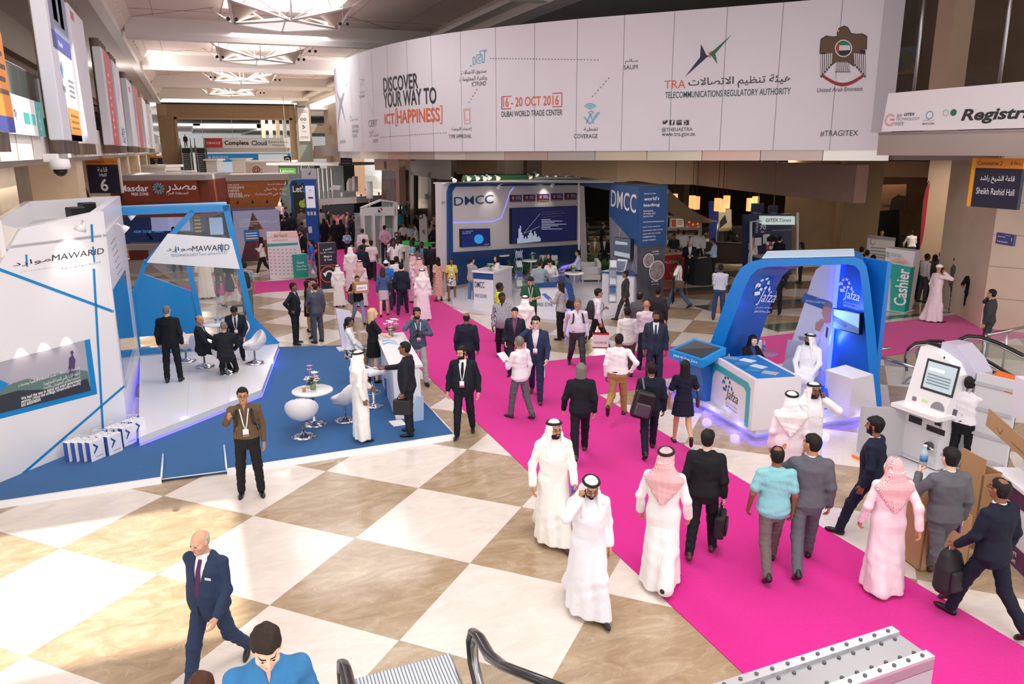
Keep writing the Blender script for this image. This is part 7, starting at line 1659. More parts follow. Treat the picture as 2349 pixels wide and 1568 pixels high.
b=MB();b.tube([(cx_+(R_-.07)*cos(a0-1.5+3*k/28),cy_+(R_-.07)*sin(a0-1.5+3*k/28),1.13)for k in rg(29)],.11,6);b.B('rim',mt('a2978c',ro=.4),t)
t=TH('white_deck_stand','white raised deck stand with sculpted white panels behind the crowd','stand',tp_(P(790,455)))
A,B=CAM+ray(735,470)*52,CAM+ray(815,470)*50;g=PF(A,B,t);zb=g.uz(770,458)[1];g.slab('deck',mt('d4d2d4'),[(732,470),(818,466),(818,452),(732,456)],3.5);g.slab('navy_base',mt('232a38'),[(740,500),(812,490),(812,468),(738,471)],3.);g.slab('glass_parapet',glass('#a9b2b4',.4),[(734,456),(815,452),(815,436),(734,440)],.05);g.text('1',782,451,786,441,TXW,k=3)
for pts in([(784,440),(790,440),(789,409),(784,420)],[(797,440),(803,440),(802,405),(797,405)]):g.slab('sculpted_panel',WH,pts,.3,-.4)
g.slab('slanted_screen',mt('e4e6ea'),[(749,435),(773,436),(776,426),(756,425)],.2,-.2)
for k,(x0,y0,x1,y1,D_)in en_(((840,455,856,416,42),)):
 A,B=CAM+ray(x0,y0)*D_,CAM+ray(x1,y0)*D_;t=TH('pedestal_lamp','white drum lamp on a slim pole behind the house stand','lamp',(A[0],A[1],0));g=PF(A,B,t);c=(A+B)/2;z0,z1=g.uz(x0,y0)[1],g.uz(x0,y1)[1];r_=g.L/2
 MB().Lt([(r_*.9,z0),(r_,z0+.2),(r_,z1)],20,x=c[0],y=c[1]).B('lamp_shade',mt('d9d4d0',emit=.15),t);MB().tube([(c[0],c[1],0),(c[0],c[1],z0)],.05,8).B('pole',SL_,t);MB().Lt([(.3,0),(.3,.03)],16,x=c[0],y=c[1]).B('base',SL_,t)
A,B=P(858,470,2.),P(915,480,2.);g=PF(A,B);ST(g.slab('wall_info',mt('c0a58d',ro=.55),[(860,390),(916,393),(914,364),(858,362)],.4));g2=PF(A,B,None,.02);i_=g2.text('i',881,386,885,370,mt('26221f'),bold=.04);ST(i_,'structure');i_.name='trim_info'
ST(g.slab('wall_info_pier',mt('c0a58d',ro=.55),[(909,470),(917,470),(915,390),(908,390)],.4));ST(g.slab('wall_mural',mt('7c5f5f',ro=.6,noise=(1.6,.5)),[(858,462),(912,462),(912,413),(858,411)],.2,-.5));ST(g.slab('wall_mural_top',mt('5f5c66',ro=.5),[(858,412),(912,414),(912,390),(858,388)],.2,-.5))
A,B=P(916,470,1.5),P(1040,520,1.5);g=PF(A,B);ST(g.slab('wall_stone',mt('97784f',ro=.55,noise=(2,.15)),[(915,462),(941,466),(942,366),(915,365)],.3));ST(g.slab('wall_shop',mt('77726c',ro=.3,noise=(2,.08)),[(941,400),(1012,412),(1035,412),(1035,368),(941,368)],.3));ST(g.slab('wall_shop_pier',mt('77726c',ro=.3),[(941,520),(949,522),(949,395),(941,395)],.3));ST(g.slab('wall_shop_pier',mt('77726c',ro=.3),[(981,530),(990,532),(989,395),(981,395)],.3));ST(g.slab('window_30',mt('15171b',ro=.08,spec=.8),[(944,520),(1040,545),(1036,395),(944,395)],.1,-.15))
t,o,d,n,w,h=hung_sign(782,362,808,379,52,52,'small dark hanging sign above the far aisle by the banner end');MB().X([o,o+d*w,o+d*w+Zv(h),o+Zv(h)],n*-.1).B('panel',NAVY,t);f=Face(o,d,parent=t,lift=.02);f.text('Sheikh Rashid Hall',.06,h*.2,h=h*.2,wmax=w*.8,m=TXW);f.text('قاعة الشيخ راشد',.06,h*.55,h=h*.22,wmax=w*.8,m=TXW,ar=True)
MB().tube([o+d*w*.5+Zv(h),V3(*(o+d*w*.5)[:2],5.3)],.03,6).B('hanger',SL_,t)
t,o,d,n,w,h=hung_sign(652,358,668,373,84,84,'small black hanging sign with a white dome drawing far down the hall');MB().X([o,o+d*w,o+d*w+Zv(h),o+Zv(h)],n*-.1).B('panel',BK_,t);f=Face(o,d,parent=t,lift=.03);f.Ps(ringp(w*.5,h*.45,w*.2,w*.3,0,PI,10),TXW,'dome_mark');MB().tube([o+d*w*.5+Zv(h),V3(*(o+d*w*.5)[:2],11)],.03,6).B('hanger',SL_,t)
# -- food court and press desks under the mezzanine (right background)
t=TH('pizza_counter','red pizza counter with a pale top at the foot of the navy pillar','counter',tp_(P(1560,625)))
A,B=P(1515,640),P(1572,634);g=PF(A,B,t);MB().X([g.w(0,0),g.w(g.L,0),g.w(g.L,1.),g.w(0,1.)],g.n*-1.).B('front',mt('bb2733',ro=.4),t);MB().X([g.w(-.1,1.,.05),g.w(g.L+.1,1.,.05),g.w(g.L+.1,1.08,.05),g.w(-.1,1.08,.05)],g.n*-1.2).B('top',mt('c9ab94',ro=.4),t);g.text('PIZZA',1522,605,1560,596,TXW)
for k in rg(5):bottle(g.w(.3+.32*k,1.08,-.2),'dark sauce bottle on the pizza counter, %s from the left'%('first','second','third','fourth','fifth')[k],.24,.035,'#7a2a22','sauce bottles on the pizza counter','#3c2a1f')
t=TH('menu_boards_frame','white frame stall behind the pizza counter','stall',tp_(P(1560,575)));A,B=P(1520,590),P(1610,588);g=PF(A,B,t)
for nm,pts in(('post',[(1604,590),(1610,590),(1610,497),(1605,497)]),('lintel',[(1520,529),(1608,527),(1608,521),(1520,522)]),('lintel',[(1520,500),(1608,498),(1608,494),(1520,496)])):g.slab(nm,mt('a9a6a4',ro=.4),pts,.15)
for(x0,x1,lab,c1)in((1537,1570,'left lit menu board with a pizza slice picture','#c9b68f'),(1573,1606,'right lit menu board with a whole pizza picture','#c65a3a')):
 m=TH('menu_board',lab,'menu board',tp_(g.q(x0,520)));h=PF(A,B,m,.05);h.slab('frame',mt('c9c7c5'),[(x0,523),(x1,522),(x1,499),(x0,500)],.08);h.poly([(x0+2,521),(x1-2,520),(x1-2,501),(x0+2,502)],mt('d8c7a8',emit=.25),'backlit_panel',1);
 if 'whole' in lab:c=h.uz((x0+x1)/2,511);h.f.Ps([disc(c[0],c[1],.42,20,.24)],mt('b8482e',emit=.2,noise=(9,.35)),'picture',2);h.f.Ps([disc(c[0]+dx_,c[1]+dz_,.06,8)for dx_,dz_ in((-.2,.05),(0,-.08),(.15,.08),(.25,-.05),(-.08,.12))],mt('e6d5a2',emit=.2),'picture',3)
 else:h.poly([(x0+3,520),(x0+14,520),(x0+14,503),(x0+3,503)],mt('a8543c',emit=.2),'picture',2);[h.line([(x0+17,506+4*k),(x0+28,506+4*k)],.03,mt('8a6a50'),'lettering',2)for k in rg(3)]
t=TH('sail_canopy','beige tensioned sail canopy over the pizza stall','canopy',tp_(P(1600,580)));A,B=P(1515,600),P(1650,590);g=PF(A,B)
c0,c1,c2=g.q(1575,437),g.q(1646,507),g.q(1518,474);c0=c0-g.n*1.5;b=MB()
def sail(u,v):e0=c2*(1-u)+c1*u;q=e0*(1-v)+c0*v;return q+Zv(-.35)*(4*u*(1-u))*(1-v)-Zv(.5)*v*(1-v)*2
b.grid(sail,12,8);o=b.B('sail_cloth',mt('b0a18e',ro=.8),t)
MB().tube([c1,V3(*c1[:2],0)],.04,8).B('mast',SL_,t);MB().tube([c0,V3(*c0[:2],0)],.04,8).B('mast',SL_,t);MB().tube([c2,V3(*c2[:2],0)],.04,8).B('mast',SL_,t)
for k,(px,py)in en_(((1547,458),(1588,462),(1598,464),(1646,468),(1657,470),(1667,462),(1720,468),(1733,464),(1811,470),(1825,470))):
 q=CAM+ray(px,py)*39.5;t=TH('hanging_lantern','glowing slim hanging lantern, %s from the left under the bulkhead'%('first','second','third','fourth','fifth','sixth','seventh','eighth','ninth','tenth')[k],'lantern',tp_(q),0,'lanterns under the mezzanine');MB().box(q[0]-.12,q[1]-.12,q[2]-.35,q[0]+.12,q[1]+.12,q[2]+.3).B('shade',mt('f2b878',emit=.9),t);MB().tube([(q[0],q[1],q[2]+.3),(q[0],q[1],5.)],.015,5).B('cord',BK_,t)
for x,y,wv in((26,30,60),(20,36,60),(28,38,50),(31,24,60),(36,28,60),(14,44,60),(38,20,50),(29,21,40)):
 l=bpy.data.lights.new('warm_fill','AREA');l.size=1.2;l.energy=wv*3;l.color=(1,.86,.7);o=bpy.data.objects.new('warm_fill',l);col.objects.link(o);o.location=(x,y,4.95)  # warm lamps added under the mezzanine to brighten the dark right side
t=TH('cafe_counter','dark cafe counter with a glass case behind the sail canopy','counter',tp_(P(1690,545)));A,B=P(1660,570),P(1740,568);g=PF(A,B,t);MB().X([g.w(0,0),g.w(g.L,0),g.w(g.L,1.1),g.w(0,1.1)],g.n*-.8).B('front',mt('241c18',ro=.4),t);MB().X([g.w(0,1.1),g.w(g.L,1.1),g.w(g.L,1.16),g.w(0,1.16)],g.n*-.9).B('top',mt('3a2d25',ro=.3),t)
t=TH('low_dark_partition','long low brown partition in front of the cafe','partition',tp_(P(1660,605)));A,B=P(1612,600),P(1750,606);g=PF(A,B,t);MB().X([g.w(0,0),g.w(g.L,0),g.w(g.L,.9),g.w(0,.9)],g.n*-.2).B('panel',mt('4a362c',ro=.5),t);MB().X([g.w(0,.9,.02),g.w(g.L,.9,.02),g.w(g.L,.97,.02),g.w(0,.97,.02)],g.n*-.26).B('cap_rail',mt('2f2420'),t)
t=TH('phone_poster','backlit poster of a dark folded phone beside the cafe counter','poster',tp_(P(1665,560)));A,B=P(1648,575),P(1680,574);g=PF(A,B,t,.1);g.slab('light_box',mt('c9c29b',emit=.15),[(1648,530),(1678,529),(1678,480),(1648,482)],.15);g.poly([(1650,524),(1668,510),(1663,492),(1651,508)],mt('3b3a3e'),'picture',1);g.poly([(1648,530),(1678,529),(1678,522),(1648,524)],mt('b9b48c'),'picture',1.5);g.slab('post',DARK,[(1648,575),(1652,575),(1652,530),(1648,530)],.1);g.slab('post',DARK,[(1674,575),(1678,575),(1678,530),(1674,530)],.1)
t=TH('blue_lit_wall','narrow blue lit panel behind the sail mast','panel',tp_(P(1640,570)));A,B=P(1630,578),P(1650,577);g=PF(A,B,t);g.slab('panel',mt('1b2f7a',emit=.12),[(1632,578),(1649,577),(1648,462),(1630,462)],.2)
t=TH('newspaper_stand','navy newspaper stand with a lit white name board','stand',tp_(P(1780,620)))
A,B=P(1720,640),P(1830,634);g=PF(A,B,t);NV2=mt('232c52',ro=.45)
g.slab('rear_panel',NV2,[(1722,640),(1832,634),(1832,492),(1722,494)],.15,-.5);g.slab('name_board',mt('c7dcd9',emit=.45),[(1746,515),(1822,515),(1822,496),(1746,495)],.2,.05)
g.text('GITEX',1754,509,1784,500,mt('8a1f38'),bold=.02,k=10);g.text('Times',1785,509,1814,500,mt('1f2c4a'),shear=.25,k=10);g.slab('price_panel',NV2,[(1730,535),(1758,534),(1758,512),(1730,513)],.1,.03);g.text('70',1741,526,1756,516,TXW,k=9,bold=.01);g.text('AED',1743,533,1752,529,TXW,k=9);a=g.uz(1736,533);g.f.text('CATALOGUE',a[0],a[1],h=.09,m=TXW,rot=PI/2,k=9,wmax=.55);g.text('GITEX TECHNOLOGY WEEK',1771,529,1816,526,TXW,k=2)
g.slab('white_frame',mt('d3d2d4'),[(1720,640),(1724,640),(1724,507),(1720,507)],.08,.05);g.slab('white_frame',mt('d3d2d4'),[(1720,509),(1746,508),(1746,506),(1720,507)],.08,.05);g.slab('white_frame',mt('d3d2d4'),[(1826,634),(1829,634),(1831,487),(1828,487)],.08,.05);g.slab('shelf_front',NV2,[(1730,640),(1800,636),(1800,588),(1730,590)],.6,.3);g.slab('notice',mt('c9c8cc'),[(1749,558),(1764,558),(1764,536),(1749,537)],.02,.06);g.slab('notice',mt('c9c8cc'),[(1730,563),(1745,562),(1745,544),(1730,545)],.02,.06);g.slab('counter_top',mt('b9b7ba'),[(1735,590),(1830,586),(1830,583),(1735,587)],.8,.35)
g.slab('rack_board',BK_,[(1757,578),(1779,577),(1779,545),(1768,537),(1757,545)],.05,.1)
for r in rg(2):
 for k in rg(3):x0=1758+7*k;y0=562+10*r;m=TH('magazine','small magazine in the %s rack row, %s from the left'%(('upper','lower')[r],('first','second','third')[k]),'magazine',tp_(g.q(x0,y0)),0,'magazines on the newspaper stand');h=PF(A,B,m,.13);h.slab('cover',mt(['#d8d5d8','#c94a52','#dedfe4'][(k+r)%3]),[(x0,y0),(x0+6,y0),(x0+6,y0-8),(x0,y0-8)],.015)
for(x0,y0,x1,y1,tx,lab)in((1723,466,1751,495,'ITP.net','hanging navy sign reading ITP.net left of the newspaper stand'),(1763,472,1784,492,'Arabian','dark blue hanging sign behind the newspaper name board')):
 t,o,d,n,w,h=hung_sign(x0,y0,x1,y1,36,36,lab);MB().X([o,o+d*w,o+d*w+Zv(h),o+Zv(h)],n*-.12).B('panel',mt('2d3d6b',ro=.4),t);Face(o,d,parent=t,lift=.01).text(tx,w*.5,h*.12,h=h*.17,m=TXW,align='CENTER',wmax=w*.8);MB().tube([o+d*w*.5+Zv(h),V3(*(o+d*w*.5)[:2],5.)],.025,6).B('hanger',SL_,t)
t=TH('majlis_poster','brown lit poster lettered Majlis above a dark doorway','poster',tp_(P(2040,560)));A,B=P(1990,572),P(2085,574);g=PF(A,B,t,.15);g.slab('board',mt('a98566',ro=.5),[(1990,485),(2075,480),(2080,422),(1990,425)],.1);g.text('Majlis',1994,464,2016,453,TXD,k=2,bold=.01);g.text('Registration Counter',1994,477,2043,466,TXD,k=2,bold=.01);g.poly([(2040,482),(2074,480),(2077,450),(2060,446),(2045,456)],mt('3f342c'),'picture',2);g.text('GITEX',1996,438,2004,434,TXD,k=2);c=g.uz(2020,436);g.f.Ps([disc(c[0],c[1],.07)],TXD,'logo_mark',2)
g.parent=None;g.f.parent=None;ST(g.slab('door_2',mt('141518',ro=.3),[(1988,575),(2063,575),(2063,481),(1990,485)],.1,.02))
q=g.w(.9,4.6,.5);l=bpy.data.lights.new('warm_fill','SPOT');l.energy=60;l.spot_size=1.4;l.color=(1,.8,.55);o=bpy.data.objects.new('warm_fill',l);col.objects.link(o);o.location=tp_(q)  # added warm spot over the majlis poster
t=TH('counter_desk','black desk in the corridor below the majlis poster','desk',tp_(P(2080,590)));A,B=P(2060,590),P(2110,592);g=PF(A,B,t);MB().X([g.w(0,0),g.w(g.L,0),g.w(g.L,1.),g.w(0,1.)],g.n*-.7).B('front',BK_,t);MB().X([g.w(-.05,1.,.04),g.w(g.L,1.,.04),g.w(g.L,1.05,.04),g.w(-.05,1.05,.04)],g.n*-.8).B('top',DARK,t)
tf,Q=feather(2108,590,0,0,34,'tall slim red feather flag leaning on the square stone pillar',[(2108,577),(2110,545),(2113,500),(2117,460),(2123,432),(2132,415),(2134,417),(2130,445),(2126,480),(2122,515),(2117,550)],mt('b3182c',ro=.6))
t=TH('notice_board','white framed notice board with lines of text behind the cashier sign','board',tp_(P(2010,640)));A,B=P(1988,660),P(2052,655);g=PF(A,B,t);g.slab('board',mt('cfcdd2',ro=.5),[(1988,660),(2046,656),(2054,545),(1994,538)],.1);g.slab('frame',mt('8c8b90'),[(1992,545),(2054,552),(2054,545),(1994,538)],.12,.02);g.Ps([[(1997,566+7*k),(2044-6*(k%3),570+7*k),(2044-6*(k%3),572+7*k),(1997,568+7*k)]for k in rg(10)],mt('7d7b84'),'lettering',2);c=g.uz(2003,553);g.f.Ps(ringp(c[0],c[1],.1,.15,.5,5.8),mt('c77f88'),'logo_mark',2)
t=TH('cashier_stand','white angular stand with a teal panel reading Cashier','stand',tp_(P(2040,715)));A,B=P(2006,705),P(2078,716);g=PF(A,B,t);GW=mt('dcd9dd',ro=.4)
g.slab('tall_panel',GW,[(2020,705),(2072,714),(2095,577),(2027,569)],.5,-.15);g.slab('teal_panel',TEAL,[(2038,710),(2075,716),(2090,614),(2042,605)],.3,.02);g.slab('low_panel',GW,[(2006,706),(2043,711),(2045,640),(2009,636)],.45,.1);g.slab('base',WH,[(2004,710),(2080,721),(2080,716),(2004,706)],.8,.2)
a=g.uz(2077,703);a2=g.uz(2083,625);g.f.text('Cashier',a[0]+.03,a[1]+.02,h=.42,w=a2[1]-a[1]+.1,m=TXW,rot=PI/2,k=9,bold=.02);g.text('GITEX',2029,589,2042,578,INK,k=2);g.text('Startup',2045,590,2068,580,TEAL,k=2,shear=.2);g.poly([(2040,596),(2082,603),(2080,597),(2060,592)],mt('e2a597'),'picture',2);c=g.uz(2017,668);g.f.Ps(ringp(c[0],c[1],.1,.15,.5,5.8),mt('c77f88'),'logo_mark',22);g.text('GITEX',2026,668,2036,664,INK,k=22)
# -- right stand: blue arch on a lit base
t=TH('arch_stand','bright blue slanted arch stand with a white name on both legs','stand',tp_(P(1800,920)))
ZB=.22
FA,FB=P(1592,893,ZB),P(2022,940,ZB)
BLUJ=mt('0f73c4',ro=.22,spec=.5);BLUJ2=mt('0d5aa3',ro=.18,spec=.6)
g=PF(FA,FB,t)
out=[(1592,893),(1611,838),(1636,768),(1664,690),(1684,640),(1699,615),(1720,600),(1748,594),(1960,589),(1978,596),(1988,612),(1995,650),(2008,760),(2024,942)]
inn=[(2000,942),(1986,760),(1976,650),(1972,622),(1962,610),(1945,606),(1760,612),(1738,617),(1722,632),(1710,655),(1694,700),(1668,770),(1644,838),(1626,893)]
DEP=1.15
def archpt(p,o):u,z=g.uz(*p);return g.w(u,max(z,ZB),-o)
gb2=PF(FA,FB,None,-DEP)
bkx={6:(1834,612),7:(1812,617),8:(1796,632),9:(1784,655),10:(1768,700),11:(1745,770),12:(1722,838),13:(1706,893)}
def backpt(j):
 if j in bkx:u,z=gb2.uz(*bkx[j]);return gb2.w(u,max(z,ZB))
 return archpt(inn[j],DEP)
b=MB()
NO=len(out)
for i in rg(NO-1):
 o0,o1=out[i],out[i+1];j0,j1=NO-1-i,NO-2-i;i0,i1=inn[j0],inn[j1]
 O0,O1,I0,I1=(archpt(p,0)for p in(o0,o1,i0,i1));i0b,i1b=backpt(j0),backpt(j1);so=g.d*-.12
 o0b,o1b=(i0b+so+Zv(.12),i1b+so+Zv(.12))if j1>=6 else(archpt(o0,DEP),archpt(o1,DEP))
 if j1==5:o0b=i0b+so+Zv(.12)
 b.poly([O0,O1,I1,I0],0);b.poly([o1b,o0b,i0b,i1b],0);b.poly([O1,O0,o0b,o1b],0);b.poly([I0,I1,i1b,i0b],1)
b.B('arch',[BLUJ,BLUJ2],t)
cap=[archpt(p,0)+Zv(.012)for p in((1748,594),(1960,589))];MB().X([cap[0],cap[1],cap[1]-g.n*DEP,cap[0]-g.n*DEP],(0,0,.02)).B('roof',mt('b9d4ea',ro=.4),t)
def jlogo(fc,x,y,s,m,m2=None,ar=True):

 fc.text('Jafza',x+s*.38,y+s*.22,h=s*.42,w=s*.85,m=m,shear=.2);fc.text('المنطقة الحرة لجبل علي',x+s*.42,y+s*.12,h=s*.085,w=s*.8,m=m,ar=True);fc.text('Jebel Ali Free Zone',x+s*.42,y,h=s*.09,w=s*.8,m=m,shear=.15)
 m2=m2 or m;r=s*.2;cx_,cy_=x+s*.42,y+s*.82
 for k in rg(6):
  a=2*PI*k/6+.3;fc.Ps([[(cx_+r*.75*cos(a-.33),cy_+r*.6*sin(a-.33)),(cx_+r*1.3*cos(a-.3),cy_+r*sin(a-.3)),(cx_+r*1.3*cos(a+.3),cy_+r*sin(a+.3)),(cx_+r*.75*cos(a+.33),cy_+r*.6*sin(a+.33))]],m2 if k%2 else m,'logo_mark')
 fc.Ps([[(x+s*.06,y+s*.78),(x+s*.16,y+s*.86),(x+s*.16,y+s*.74),(x+s*.08,y+s*.66)],[(x+s*.74,y+s*.78),(x+s*.82,y+s*.7),(x+s*.8,y+s*.6),(x+s*.7,y+s*.68)],[(x+s*.12,y+s*.58),(x+s*.36,y+s*.62),(x+s*.42,y+s*.52),(x+s*.18,y+s*.48)]],m2,'logo_mark')
I11,B11,I9,B9=archpt(inn[11],0),backpt(11),archpt(inn[9],0),backpt(9);rr_=vn(B11-I11);uu_=vn((I9+B9)/2-(I11+B11)/2);uu_=vn(uu_-rr_*(rr_@uu_))
ff=Face(I11,rr_,uu_,parent=t,lift=.03);wl=fl_t(np.linalg.norm(B11-I11));jlogo(ff,wl*.22,wl*.42,wl*.62,TXW)
RW0,RW1=P(1925,935,ZB),P(2010,945,ZB)
rb_=g.w(g.uz(2005,942)[0]-.05,0,-.1);wing0=g.w(g.uz(1900,900)[0],0,-1.25)
rw=PF(V3(*wing0[:2],0),V3(*rb_[:2],0),t)
rw.slab('wing_wall',mt('1168b8',ro=.3),[(0,ZB),(rw.L,ZB),(rw.L,g.uz(1970,600)[1]),(0,g.uz(1970,600)[1])],.1,0,False)
a=rw.uz(1918,697);jlogo(rw.f,a[0],a[1],.6,TXW)
MB().tube([rw.w(.03,ZB,.06),rw.w(.03,g.uz(1970,600)[1],.06)],.05,6).B('led_tube',mt('3a4bff',emit=5.),t)
l=bpy.data.lights.new('led_glow','AREA');l.shape='RECTANGLE';l.size=.1;l.size_y=2.2;l.energy=26;l.color=(.12,.2,1);o=bpy.data.objects.new('led_glow',l);col.objects.link(o);o.location=tp_(rw.w(.12,1.6,.25));o.rotation_euler=Vc(tp_(-rw.n*.6+rw.d*.8)).to_track_quat('-Z','Z').to_euler()
s_=TH('wall_screen','tilted wall television on the blue wing of the arch stand','screen',tp_(rw.q(1940,740)));h=PF(V3(*wing0[:2],0),V3(*rb_[:2],0),s_,.16);h.slab('bezel',BK_,[(1910,752),(1972,768),(1974,718),(1910,706)],.07);h.poly([(1912,750),(1970,765),(1972,720),(1912,708)],mt('8fb3bd',emit=.5),'display',1);h.poly([(1912,750),(1970,765),(1971,752),(1912,722)],mt('56727c',emit=.4),'display_picture',2);h.poly([(1912,736),(1912,722),(1945,745),(1940,750)],mt('3d5560',emit=.3),'display_picture',3)
PW0=V3(*wing0[:2],0);pw1=P(1792,870,ZB);pw=PF(V3(*pw1[:2],0),PW0,t)
pts=[(1786,858),(1806,812),(1830,742),(1850,680),(1862,640),(1872,618),(1886,608),(1905,606),(1928,640),(1928,880)]
uz=[pw.uz(*p)for p in pts[:-2]]+[(pw.L,pw.uz(1905,606)[1]),(pw.L,ZB)]
pw.slab('printed_wall',mt('cfd1dc',ro=.45),[(u,max(z,ZB))for u,z in uz],.1,0,False)
pw.poly([(1838,690),(1896,712),(1902,690),(1846,672)],mt('2d5fa3',ro=.5),'caption_band',1);pw.text('SUCCESS IS CLOSER THAN YOU THINK',1844,689,1896,683+14,TXW,k=2)if False else None
a=pw.uz(1846,690);pw.f.text('SUCCESS IS CLOSER THAN YOU THINK',a[0]+.03,a[1]-.01,w=.62,h=.045,m=TXW,k=3);pw.f.text('النجاح أقرب مما تتصور',a[0]+.25,a[1]+.07,w=.4,h=.06,m=TXW,k=3,ar=True)
SKN,SUIT_=mt('b98c78',ro=.6),mt('d9dbe6',ro=.6)
pw.poly([(1868,842),(1880,790),(1884,765),(1896,752),(1915,740),(1926,745),(1928,830),(1905,856)],SUIT_,'picture',2);pw.poly([(1890,728),(1886,716),(1889,704),(1898,694),(1910,696),(1912,716),(1908,736),(1898,742),(1892,738)],SKN,'picture',3);pw.poly([(1888,704),(1893,694),(1905,690),(1912,698),(1913,714),(1906,706),(1898,702)],mt('7b7470'),'picture',4);pw.poly([(1872,740),(1886,730),(1893,735),(1888,746),(1880,760),(1870,756)],SKN,'picture',3.5);pw.poly([(1866,770),(1870,752),(1884,762),(1882,776),(1872,800)],SUIT_,'picture',3);pw.poly([(1897,748),(1901,752),(1898,776),(1894,770)],mt('45474f'),'picture',4)
pw.poly([(1800,820),(1868,806),(1868,790),(1808,778)],mt('b9bcc8'),'picture',1.5);pw.poly([(1832,770),(1848,772),(1846,780),(1834,778)],mt('8c8f9c'),'picture',2.5)
t=TH('lit_platform','white base of the blue arch stand with violet light under its edge','platform',tp_(P(1800,960)))
bs=[P(1733,998,.12),P(2022,945,.12),V3(13.5,14.7,0),V3(9.7,14.7,0),P(1545,890,.12)]
MB().X([(p[0],p[1],.12)for p in bs],(0,0,ZB-.12)).B('deck',mt('d9d9e0',ro=.25),t);ce=sum(bs)/5;MB().X([(p[0],p[1],.0)for p in[q+vn((ce-q)*V3(1,1,0))*.10 for q in bs]],(0,0,.06)).B('plinth',mt('a9a9b8'),t);MB().X([(p[0],p[1],.06)for p in[q+vn((ce-q)*V3(1,1,0))*.05 for q in bs]],(0,0,.06)).B('led_strip',mt('5048ff',emit=3.5),t)
for k,(a_,c_)in en_(((bs[0],bs[1]),(bs[4],bs[0]))):
 for s in(.2,.5,.8):
  q=a_*(1-s)+c_*s;q=q+vn((q-ce)*V3(1,1,0))*.12;l=bpy.data.lights.new('led_glow','POINT');l.energy=3;l.color=(.25,.2,1);l.shadow_soft_size=.1;l.specular_factor=0;o=bpy.data.objects.new('led_glow',l);col.objects.link(o);o.location=(q[0],q[1],.12)
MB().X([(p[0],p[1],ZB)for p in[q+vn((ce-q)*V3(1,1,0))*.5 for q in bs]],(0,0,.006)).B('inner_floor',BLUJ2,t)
t=TH('teal_band_counter','white sloped counter with a teal arch band and a company name','counter',tp_(P(1730,950)));A,B=P(1610,905,ZB),P(1722,987,ZB);g2=PF(A,B,t)
CW=mt('dfdce0',ro=.25);HC=ZB+1.
o1=[(1608,905),(1640,855),(1652,838),(1672,832),(1732,872),(1732,990),(1722,990)]
prof=[(.0,ZB),(.32,HC-.28),(.44,HC-.06),(.62,HC),(g2.L+.02,HC),(g2.L+.02,ZB)]
g2.slab('body',CW,prof,.95,0,False)
def band(off):return[(.12+off*1.,ZB+.02),(.40+off,HC-.33-off*.35),(.50+off*.9,HC-.17-off*.75),(.64+off*.6,HC-.12-off),(g2.L-.22-off,HC-.12-off),(g2.L-.12-off,HC-.2-off),(g2.L-.12-off,ZB+.02)]
bo,bi=band(0),band(.13);b=MB()
for k in rg(6):b.X([g2.w(*bo[k],.0),g2.w(*bo[k+1],.0),g2.w(*bi[k+1],.0),g2.w(*bi[k],.0)],g2.n*.015)
b.B('teal_band',mt('2aa5ae',ro=.3),t);jlogo(g2.f,g2.L*.40,ZB+.12,.62,mt('3a3c40',ro=.5),mt('2c5fa8',ro=.5))
sd=PF(B,B-g2.n*.95,t);sd.text('Jafza',1752,974,1786,956,mt('3f5a8c'),k=1);MB().X([sd.w(0,ZB+.45,.003),sd.w(.95,ZB+.45,.003),sd.w(.95,ZB+.46,.003),sd.w(0,ZB+.46,.003)],sd.n*.002).B('seam',mt('b9b7bc'),t)
ctp=[g2.w(.66,HC+.004,-.08),g2.w(g2.L-.05,HC+.004,-.08),g2.w(g2.L-.05,HC+.004,-.85),g2.w(.66,HC+.004,-.85)];MB().X(ctp,(0,0,.012)).B('blue_top',BLUJ,t)
rnd=random.Random(7)
for k in rg(6):q=ctp[0]+(ctp[1]-ctp[0])*(.1+.15*k)+(ctp[3]-ctp[0])*(.2+.3*(k%2))+Zv(.016);m=TH('brochure','glossy brochure %s on the blue counter top by the arch'%('stack at the left end','lying second from the left','lying third from the left','lying in the middle','second from the right end','stack at the right end')[k],'brochure',tp_(q),0,'brochures on the blue counter top');b=MB().at(*q,rnd.uniform(.2,1.2));b.box(-.1,-.14,0,.1,.14,.012);b.B('cover',mt(['#7f96a8','#dfe4ea','#4d7fa3','#cfd8e0','#3f86b0','#a9b4bd'][k],ro=.2),m)
t=TH('touch_kiosk','blue table kiosk with a tilted dark touch screen','kiosk',tp_(P(1600,870,ZB)))
top4=[P(1535,802,1.28),P(1592,776,1.42),P(1666,797,1.42),P(1612,826,1.22)]
ct_=sum(top4)/4;b=MB();dn=Zv(-.17);b.X(top4,dn);b.B('screen_frame',mt('1787cf',ro=.3),t);ins=[p+(ct_-p)*.2+Zv(.003)for p in top4];MB().X(ins,(0,0,.004)).B('touch_screen',mt('3a3c42',ro=.15),t)
bl=[p+(ct_-p)*.35 for p in top4];b=MB();bb=[V3(p[0]+.25,p[1]+.1,ZB)for p in bl];b.poly([p+dn for p in bl][::-1]);b.poly(bb);[b.poly([bl[i]+dn,bl[(i+1)%4]+dn,bb[(i+1)%4],bb[i]])for i in rg(4)];b.B('pedestal',BLUJ2,t);ed=vn(top4[3]-top4[0]);nf=vn(np.cross(ed,Zv(1)));Face(top4[0]+dn*.8+nf*.004,ed,parent=t).text('Jebel Ali Free Zone',.12,.02,h=.07,m=TXW)
